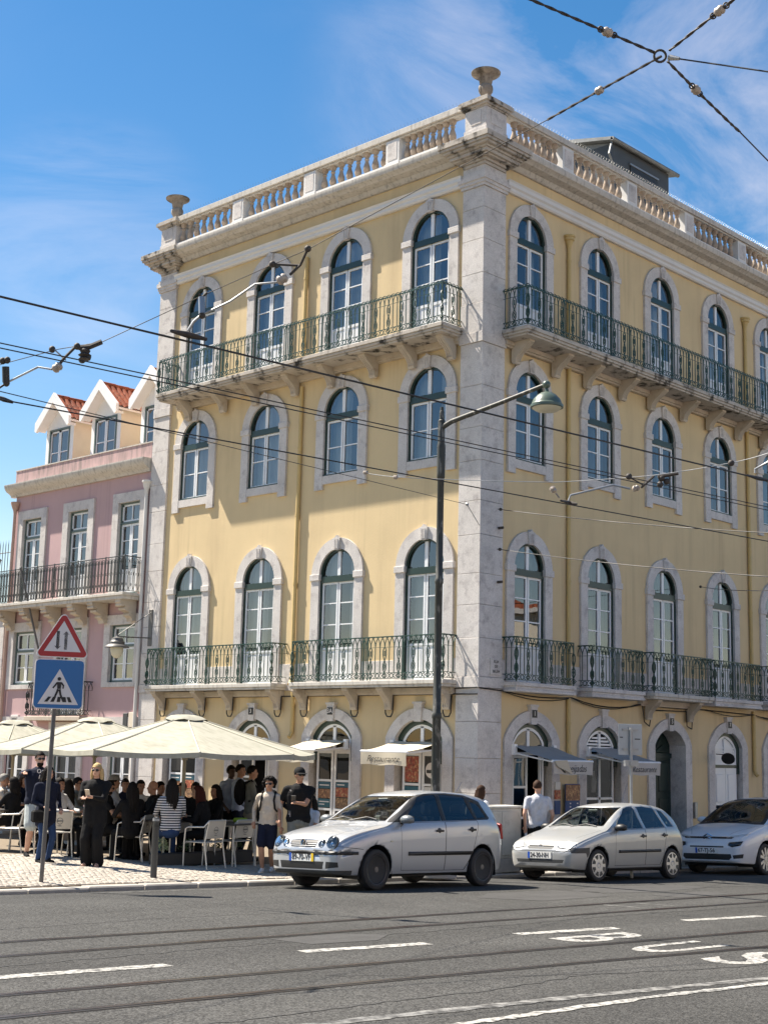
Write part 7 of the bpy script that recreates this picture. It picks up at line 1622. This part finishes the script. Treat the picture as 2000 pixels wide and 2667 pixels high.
nb_ = MB(); nb_.cbox((0, 0, .075), (.13, .10, .15)); o = nb_.build('napkin_box', 'napkin_box', None, bevel=.012); o.location = T1 + Vector((-.2, -.15, .741)); tag(o, 'amber napkin box on the wooden cafe table', 'box')
q = MB(); q.box(-.045, .045, -.053, -.051, .05, .10); q.build('mark', 'ink', o)
for (dx, dy, m, lb) in ((.05, -.2, 'can_red', 'red and white drinks can on the dark cafe table'), (.22, -.1, 'steel', 'steel tumbler beside the drinks can')):
    c = MB(); c.lathe([(.028, 0), (.033, .008), (.033, .105), (.028, .115), (.0, .115)], 14); o = c.build('drink_can', m, None, smooth=40); o.location = T2 + Vector((dx, dy, .741)); tag(o, lb, 'can')
    if m == 'can_red': t = MB(); t.lathe([(.0335, .04), (.0335, .065)], 14); t.build('label_band', 'sign_white', o)
P_ = gp(345, 2244); chair(grd(P_.x, P_.y), look(-.55, .8), 'empty aluminium chair turned sideways, left of the bollard')
P_ = gp(455, 2244); chair(grd(P_.x + .1, P_.y + .2), look(.35, .95), 'aluminium chair right of the bollard with its back to the road')
P_ = gp(545, 2268); chair(grd(P_.x + .2, P_.y + .4), look(-.2, .98), 'aluminium chair at the terrace corner, nearest the walking woman')
chair(grd(-6.45, .15), look(-.1, 1), 'aluminium chair beside the legs of the walking woman')
P_ = gp(150, 2236); chair(grd(P_.x + .1, P_.y + .3), look(.2, .98), 'aluminium chair just right of the sign pole, behind the navy jacket')
P_ = gp(45, 2220); chair(grd(P_.x, P_.y + .1), look(-.5, .85), 'aluminium chair behind the shoes of the pointing man')
P_ = gp(190, 2232); chair(grd(P_.x + .25, P_.y + .7), look(.8, .4), 'aluminium chair partly hidden by the wide black trousers')
# seated guests
def guest(px, depth, H, face, top, label, **kw):
    p = on_depth(px, depth); kw.setdefault('bottom', 'black_cloth'); kw.setdefault('skin', 'tan'); kw.setdefault('hair', 'hair_black'); kw.setdefault('shoe', 'black_cloth'); kw.setdefault('handR', (.16, .34, .80)); kw.setdefault('handL', (-.16, .34, .80))
    bt = kw.pop('bottom'); sk = kw.pop('skin'); hr = kw.pop('hair'); sh_ = kw.pop('shoe'); person(p, face, H, top, bt, sk, hr, sh_, label, G2, sit=True, **kw)
guest(446, 23.9, 1.74, look(.45, .85), 'striped', 'long haired woman in striped top seated at the terrace table', hairstyle='long', bottom='jeans', seat_h=.52)
guest(300, 26.0, 1.78, look(.75, -.3), 'grey_cloth', 'seated man in grey T-shirt and patterned cap under the parasol', cap='hair_grey', sleeve='short', seat_h=.5)
guest(287, 24.9, 1.70, look(.7, -.6), 'black_cloth', 'seated man with moustache in black shirt with white print', beard='hair_black', sleeve='short', extra=[chest_text(['SLV'], .09)], glasses=True, head_pitch=R(-15))
guest(341, 24.4, 1.70, look(.2, .95), 'black_cloth', 'long haired guest in black seen from behind, left of the bollard', hairstyle='long', hair='hair_black')
guest(366, 26.2, 1.74, look(-.3, -.9), 'white_cloth', 'seated guest in white T-shirt with dark print in parasol shade', sleeve='short', extra=[chest_text(['STAR', 'V'], .07, 'ink')])
guest(392, 25.4, 1.76, look(-.8, .3), 'black_cloth', 'bald seated man in black between white shirt and stripes', hairstyle=None)
guest(508, 25.6, 1.76, look(-.6, -.7), 'black_cloth', 'seated man in black facing left beside the parasol pole')
guest(532, 24.6, 1.70, look(-.6, .7), 'black_cloth', 'red haired guest in black leaning over the corner table', hairstyle='long', hair='hair_red', lean=.2)
guest(168, 25.8, 1.70, look(-.4, .8), 'black_cloth', 'dark haired guest behind the sign pole with back to the road', hairstyle='long')
guest(158, 25.2, 1.72, look(.3, -.9), 'white_cloth', 'guest in white shirt seated between sign pole and blonde woman', sleeve='long')
guest(12, 27.6, 1.72, look(.6, -.5), 'beige', 'grey haired guest in beige seated at the left edge', hair='hair_grey')
guest(28, 26.2, 1.66, look(-.3, .8), 'black_cloth', 'guest in black seated at the left edge below the parasol', hairstyle='bob')
guest(205, 27.2, 1.72, look(.5, -.8), 'olive_grey', 'guest in olive grey behind the blonde woman', glasses=True)
guest(262, 27.8, 1.68, look(.2, -.95), 'black_cloth', 'dark haired guest in black farthest back below the pale window', hairstyle='bob')
guest(325, 27.6, 1.74, look(-.4, -.9), 'navy', 'guest in navy seated behind the patterned cap')
guest(420, 27.0, 1.70, look(.3, -.9), 'black_cloth', 'guest in black facing the road behind the bald man', hairstyle='short')
guest(472, 26.6, 1.72, look(-.7, -.5), 'navy', 'guest in navy beside the parasol pole facing left', hairstyle='short', hair='hair_brown')
guest(556, 26.0, 1.70, look(-.8, .1), 'black_cloth', 'guest in black right of the red haired guest', hairstyle='bob')
guest(110, 27.4, 1.72, look(.6, -.7), 'black_cloth', 'guest in black seated behind the pointing man')
guest(62, 28.2, 1.70, look(.1, -.95), 'navy', 'guest in navy at the far left table', hairstyle='bob', hair='hair_brown')
# planter with pale herb, lime cushion, glass bottles
P_ = gp(425, 2258); P_ = grd(P_.x + .12, P_.y + .25); pl2 = empty('planter', P_)
MB().box(-.15, 2.0, -.12, .12, 0, .20).build('trough', 'planter', pl2, bevel=.01); lf = MB(); q = random.Random(4)
for k in range(260):
    a = q.uniform(0, 6.28); e = q.uniform(.2, 1.5); r_ = q.uniform(.1, .24); x, y, z = r_ * math.cos(e) * math.cos(a) * .8, r_ * math.cos(e) * math.sin(a) * .6, .22 + r_ * math.sin(e); d = Vector((q.uniform(-1, 1), q.uniform(-1, 1), q.uniform(.2, 1))).normalized() * .05; n_ = Vector((q.uniform(-1, 1), q.uniform(-1, 1), 0)).normalized() * .008
    lf.add([(x - n_.x, y - n_.y, z), (x + n_.x, y + n_.y, z), (x + d.x, y + d.y, z + d.z)], [(0, 1, 2)])
mat('leaf_pale', (.30, .36, .20), .7, var=.3, vscale=20); stuff(lf.build('foliage', 'leaf_pale', pl2, fix=False)); lf = MB()
for k in range(300):
    a = q.uniform(0, 6.28); e = q.uniform(.2, 1.5); r_ = q.uniform(.05, .2); x, y, z = .55 + q.choice((0, .7, 1.2)) + r_ * math.cos(e) * math.cos(a) * .9, r_ * math.cos(e) * math.sin(a) * .6, .22 + r_ * math.sin(e); d = Vector((q.uniform(-1, 1), q.uniform(-1, 1), q.uniform(-.2, 1))).normalized() * .06; n_ = Vector((q.uniform(-1, 1), q.uniform(-1, 1), 0)).normalized() * .016
    lf.add([(x - n_.x, y - n_.y, z), (x + n_.x, y + n_.y, z), (x + d.x, y + d.y, z + d.z)], [(0, 1, 2)])
stuff(lf.build('foliage', 'leaf', pl2, fix=False)); tag(pl2, 'low dark trough planter with pale feathery herb behind the bollard', 'planter')
b = MB(); b.box(-.13, .13, -.08, .08, 0, .08); o = b.build('lime_napkins', 'leaf_lime', None, bevel=.03); o.location = T3 + Vector((.2, .0, .741)); tag(o, 'lime green bundle lying on the cafe table near the walking woman', 'bundle')
# ================================================================ overhead tram wires
def wire_pts(P, n=10, sag=0.0):
    out = []
    for i in range(len(P) - 1):
        a, c = Vector(P[i]), Vector(P[i + 1])
        for k in range(n): t = k / n; q = a + (c - a) * t; q.z -= sag * 4 * t * (1 - t); out.append(q)
    out.append(Vector(P[-1])); return out
def pz(px, py, z): d = ray(px, py); return CAM + d * ((z - CAM.z) / d.z)
def wire(P, r, label, m='cable_black', n=10, sag=0.0, name='tram_wire', group='overhead tram wires'):
    pts = wire_pts(P, n, sag); o0 = pts[0]; b = MB(); b.tube([p - o0 for p in pts], r, 6); root = b.build(name, m, None, smooth=60); root.location = o0; tag(root, label, 'wire', group); return root, o0
def ext(a, c, t): a = Vector(a); c = Vector(c); return a + (c - a) * t
def twisted(b, a, c, r, step=.07):                       # two strands wound round each other
    a = Vector(a); c = Vector(c); d = c - a; L = d.length; d.normalize(); u = d.cross(Vector((0, 0, 1))).normalized(); v = d.cross(u); n = int(L / step)
    for ph in (0, math.pi): b.tube([a + d * (L * i / n) + (u * math.cos(i * 1.2 + ph) + v * math.sin(i * 1.2 + ph)) * r * .8 for i in range(n + 1)], r, 5)
def insul(b, c, d, r=.07): d = Vector(d).normalized(); b.tube([Vector(c) + d * (k * r) for k in (-1.1, -.9, -.4, 0, .4, .9, 1.1)], [r * .35, r * .75, r, r * .8, r, r * .75, r * .35], 10)
# contact wires above the two tracks
A0, A1 = pz(0, 772, 5.55), pz(2000, 1252, 5.55); wA, oA = wire([ext(A0, A1, -1.0), A0, A1, ext(A0, A1, 2.5)], .009, 'thick black contact wire crossing the facade below the top balcony')
B0, B1 = pz(0, 1040, 5.55), pz(2000, 1410, 5.55); wB, oB = wire([ext(B0, B1, -1.0), B0, B1, ext(B0, B1, 2.0)], .0075, 'lowest black contact wire running over the farther track')
C0, C1 = pz(0, 893, 5.75), pz(1300, 1171, 5.75); wire([ext(C0, C1, -1.0), C0, C1, ext(C0, C1, 3.0)], .006, 'upper of the close pair of feeder wires between the contact wires')
D0, D1 = pz(0, 906, 5.75), pz(1300, 1181, 5.75); wire([ext(D0, D1, -1.0), D0, D1, ext(D0, D1, 3.0)], .006, 'lower of the close pair of feeder wires between the contact wires')
E0 = pz(0, 1019, 5.8); E1 = on_plane(1216, 1314, 0, -.55); wE, oE = wire([ext(E0, E1, -.6), E0, E1], .0055, 'thin wire running down to an anchor on the corner pilaster')
b = MB(); an = on_plane(1248, 1368, 0, -.01); b.tube([E1 - oE, an - oE], .009, 5); insul(b, E1 - oE, an - E1, .035); b.build('anchor_strand', 'galvanised', wE)
# cross span carrying both contact wires: ring at upper right to mast at far left
RG0 = at(1722, 146, 17.5)
S1 = at(1560, 236, 18.0); S2 = at(1425, 312, 18.6); S3 = at(801, 650, 19.6); S4 = at(708, 690, 19.8); S5 = at(532, 768, 20.0); S6 = at(268, 890, 20.4); S7 = at(150, 910, 20.6); S8 = at(0, 950, 21.0)
cs, o0 = wire([RG0, S1, S2, S3, S4, S5, S6, S7, S8, ext(S7, S8, 6)], .006, 'span wire sloping across the sky from the iron ring to lower left', 'cable_rust', 6)
b = MB(); twisted(b, RG0 - o0, S1 - o0, .011); twisted(b, S1 - o0, S2 - o0, .011); b.build('twisted_end', 'cable_rust', cs, smooth=60)
b = MB(); insul(b, S1 - o0, S1 - RG0, .055); b.build('insulator', 'ceramic', cs, smooth=60)
# registration arms and droppers on the span
def arm(P, r, nm, par, o_, m='galvanised'): b = MB(); b.tube([Vector(p) - o_ for p in P], r, 7); return b.build(nm, m, par, smooth=50)
def block(c, sz, nm, par, o_, m='plastic_black', rot=0): b = MB(); b.ellipsoid(Vector(c) - o_, sz, 10, 6); return b.build(nm, m, par, smooth=50)
H1 = on_plane(490, 868, 2, 5.57); dA = 20.0
q1 = at(700, 555 * 1.2055 - 14, 19.8)
arm([at(490, 862, 19.9), at(505, 838, 19.9), at(525, 820, 19.9)], .022, 'registration_arm', cs, o0, 'galvanised'); arm([at(525, 820, 19.9), at(600, 785, 19.8), at(665, 740, 19.7), at(722, 735, 19.7)], .016, 'registration_arm', cs, o0)
b = MB(); insul(b, at(735, 727, 19.7) - o0, at(760, 712, 19.7) - at(735, 727, 19.7), .075); b.build('insulator', 'ceramic', cs, smooth=60)
arm([at(755, 716, 19.7), at(772, 700, 19.7), at(782, 690, 19.7)], .02, 'link', cs, o0, 'cable_rust'); arm([at(782, 692, 19.7), at(802, 648, 19.6)], .018, 'bracket_arm', cs, o0, 'cable_rust'); arm([at(782, 692, 19.7), at(710, 688, 19.8)], .018, 'bracket_arm', cs, o0, 'cable_rust')
for q in ((802, 648, 19.6), (710, 688, 19.8), (527, 822, 19.9)): block(at(*q), (.05, .05, .05), 'clamp', cs, o0, 'cable_rust')
arm([at(527, 818, 19.9), at(526, 775, 20)], .05, 'insulator_dropper', cs, o0, 'galvanised'); arm([at(526, 775, 20), at(518, 765, 20)], .02, 'dropper_clip', cs, o0, 'cable_rust'); arm([at(526, 775, 20), at(540, 762, 20)], .02, 'dropper_clip', cs, o0, 'cable_rust')
b = MB(); b.tube([pz(447, 862, 5.57) - oA, pz(490, 872, 5.60) - oA, pz(540, 884, 5.57) - oA], [.015, .03, .015], 8); b.build('contact_clamp', 'cable_rust', wA, smooth=50)
# hanger over the feeder pair, left
arm([at(150, 958, 20.4), at(166, 935, 20.4), at(196, 905, 20.4)], .022, 'link', cs, o0, 'cable_rust'); arm([at(137, 905, 20.5), at(172, 938, 20.4)], .012, 'bracket_arm', cs, o0, 'galvanised')
b = MB(); insul(b, at(150, 957, 20.4) - o0, at(165, 945, 20.4) - at(140, 965, 20.4), .07); b.build('insulator', 'ceramic', cs, smooth=60)
arm([at(136, 962, 20.4), at(100, 956, 20.5), at(24, 994, 20.6)], .016, 'registration_arm', cs, o0, 'galvanised'); arm([at(17, 996, 20.6), at(16, 955, 20.6)], .055, 'insulator_dropper', cs, o0, 'plastic_black'); arm([at(24, 994, 20.6), at(-30, 1030, 20.6)], .016, 'registration_arm', cs, o0, 'cable_rust')
for q in ((8, 940, 20.6), (20, 938, 20.6), (18, 998, 20.6), (137, 910, 20.5), (202, 902, 20.4)): block(at(*q), (.05, .05, .055), 'clamp', cs, o0, 'cable_rust')
arm([at(205, 905, 20.4), at(235, 903, 20.4), at(266, 890, 20.4)], .04, 'bridge_clamp', cs, o0, 'cable_rust'); b = MB(); c_ = at(222, 922, 20.4) - o0
b.lathe([(.05, -.1), (.09, -.08), (.06, -.05), (.10, -.02), (.06, .01), (.08, .05), (.05, .1)], 12, tuple(c_)); b.build('bridge_insulator', 'cable_rust', cs, smooth=40)
for q in ((215, 938, 20.4), (229, 930, 20.4)): block(at(*q), (.055, .055, .05), 'clamp', cs, o0, 'plastic_black')
b = MB(); b.tube([pz(-20, 1030, 5.57) - oB, pz(10, 1040, 5.60) - oB, pz(35, 1048, 5.57) - oB], [.014, .026, .014], 8); b.build('contact_clamp', 'cable_rust', wB, smooth=50)
# ring with its guys at upper right
rn = MB(); ux = RGT; uz = UPV; rn.tube([(ux * math.cos(a) + uz * math.sin(a)) * .075 for a in np.linspace(0, 6.2832, 19)[:-1]], .016, 8, closed=True); rg = rn.build('iron_ring', 'cable_rust', None, smooth=60); rg.location = RG0 + RGT * -.02; tag(rg, 'iron ring joining five guy wires against the sky', 'ring')
def guy(P, ins, label, twist=True):
    P = [Vector(q) for q in P]; r_, o_ = wire(P, .006, label, 'cable_rust', 4, 0, 'guy_wire', 'guy wires meeting at the ring')
    b = MB()
    for a, c in zip(P[:-1], P[1:]):
        if twist: twisted(b, a - o_, c - o_, .012)
    if b.v: b.build('twisted_strand', 'cable_rust', r_, smooth=60)
    for c in ins: b = MB(); insul(b, Vector(c) - o_, P[1] - P[0], .062); b.build('insulator', 'ceramic', r_, smooth=60)
    for c in ins:
        for e in (-1, 1): b = MB(); c2 = Vector(c) + (P[1] - P[0]).normalized() * e * .10; b.tube([c2 - o_ + (ux * math.cos(a) + uz * math.sin(a)) * .035 for a in np.linspace(0, 6.2832, 11)[:-1]], .011, 6, closed=True); b.build('shackle', 'cable_rust', r_, smooth=60)
guy([at(1706, 138, 17.5), at(1580, 84, 17.2), at(1384, 0, 16.9), at(1150, -110, 16.4)], [at(1581, 84, 17.2)], 'twisted guy wire leaving the ring toward the top edge')
guy([at(1742, 132, 17.5), at(1873, 28, 17.0), at(1915, -5, 16.8), at(2100, -160, 16.0)], [at(1873, 28, 17.0)], 'twisted guy wire leaving the ring toward the upper right corner')
guy([at(1738, 160, 17.5), at(1811, 234, 18.0), at(1905, 325, 18.6), at(1925, 343, 18.8)], [at(1811, 234, 18.0)], 'twisted guy wire falling from the ring down the right side')
g5, o5 = wire([at(1925, 343, 18.8), at(2000, 420, 19.2), at(2300, 730, 21)], .010, 'plain tail of the guy wire falling at the right edge', 'cable_rust', 4, 0, 'guy_wire', 'guy wires meeting at the ring')
g6, o6 = wire([at(1745, 150, 17.5), at(2000, 187, 16.6), at(2400, 245, 15.5)], 0.010, 'thick dark blue cable leaving the ring to the right edge', 'cable_black', 4, 0, 'guy_wire', 'guy wires meeting at the ring')
b = MB(); b.tube([at(1742, 150, 17.5) - o6, at(1768, 153, 17.4) - o6], [.04, .022], 8); b.build('socket', 'galvanised', g6, smooth=50)
# wires fixed to the shaded side
def anchor(px, py, q, r, label):
    a = on_plane(px, py, 1, -.16); w_, o_ = wire([a, q], r, label, 'cable_black', 12, .05, 'stay_wire', 'stay wires on the shaded front'); b = MB(); insul(b, (a + (q - a).normalized() * .12) - o_, q - a, .035); b.build('eye_bolt', 'cable_rust', w_)
anchor(1296, 1326, pz(2000, 1388, 5.9), .009, 'stay wire anchored on the pilaster above the corner balcony, upper one')
anchor(1294, 1430, pz(2000, 1502, 5.2), .009, 'stay wire anchored on the pilaster, lower one crossing arched windows')
anchor(1822, 1528, pz(2050, 1536, 5.0), .008, 'short stay wire starting between two arched windows at right')
# second span on the right over the farther track
F0 = at(1058, 1244, 22.0); F1 = at(1440, 1256, 21.5); F2 = at(1700, 1238, 21.0); F3 = at(1905, 1205, 20.6); F4 = at(2000, 1180, 20.4)
ws, o7 = wire([at(950, 1232, 22.3), F0, F1, F2, F3, F4, ext(F3, F4, 4)], .006, 'thin pale span wire behind the lamp post reaching the right edge', 'galvanised', 6, .01)
b = MB(); insul(b, at(1440, 1275, 21.5) - o7, at(1450, 1290, 21.5) - at(1432, 1262, 21.5), .05); b.tube([at(1446, 1284, 21.5) - o7, at(1456, 1297, 21.5) - o7], .014, 5); b.build('insulator', 'ceramic', ws, smooth=50)
b = MB(); insul(b, at(1030, 1243, 22) - o7, F0 - at(950, 1232, 22.3), .035); insul(b, at(952, 1231, 22.3) - o7, F0 - at(950, 1232, 22.3), .035); b.build('insulator', 'ceramic', ws, smooth=50)
arm([at(1480, 1304, 21), at(1485, 1290, 21), at(1596, 1263, 21), at(1640, 1273, 21)], .016, 'registration_arm', ws, o7, 'galvanised')
b = MB(); insul(b, at(1655, 1272, 21) - o7, at(1672, 1268, 21) - at(1640, 1275, 21), .05); b.build('insulator', 'ceramic', ws, smooth=50)
arm([at(1668, 1270, 21), at(1682, 1258, 21), at(1702, 1240, 21)], .02, 'link', ws, o7, 'cable_rust'); arm([at(1637, 1242, 21), at(1676, 1264, 21)], .011, 'bracket_arm', ws, o7, 'cable_rust'); arm([at(1712, 1242, 21), at(1765, 1233, 21)], .026, 'bridge_clamp', ws, o7, 'cable_rust')
for q in ((1637, 1241, 21), (1722, 1246, 21), (1735, 1254, 21), (1718, 1262, 21), (1903, 1206, 20.6)): block(at(*q), (.05, .05, .05), 'clamp', ws, o7, 'cable_rust')
b = MB(); b.tube([pz(1460, 1304, 5.57) - oB, pz(1482, 1309, 5.6) - oB, pz(1502, 1313, 5.57) - oB], [.014, .026, .014], 8); b.build('contact_clamp', 'cable_rust', wB, smooth=50)
b = MB(); b.tube([pz(1945, 1238, 5.57) - oA, pz(1975, 1246, 5.6) - oA, pz(2010, 1254, 5.57) - oA], [.014, .026, .014], 8); b.build('contact_clamp', 'cable_rust', wA, smooth=50)
arm([at(1965, 1232, 20.5), at(1965, 1222, 20.5), at(2005, 1200, 20.4)], .016, 'registration_arm', ws, o7, 'galvanised')
# ================================================================ keep the tree at thing > part > sub-part
def depth_of(o):
    d = 0
    while o.parent: o = o.parent; d += 1
    return d
for o in list(bpy.data.objects):
    while depth_of(o) > 2:
        p = o.parent; M = p.matrix_basis @ o.matrix_basis; o.parent = p.parent; o.matrix_basis = M
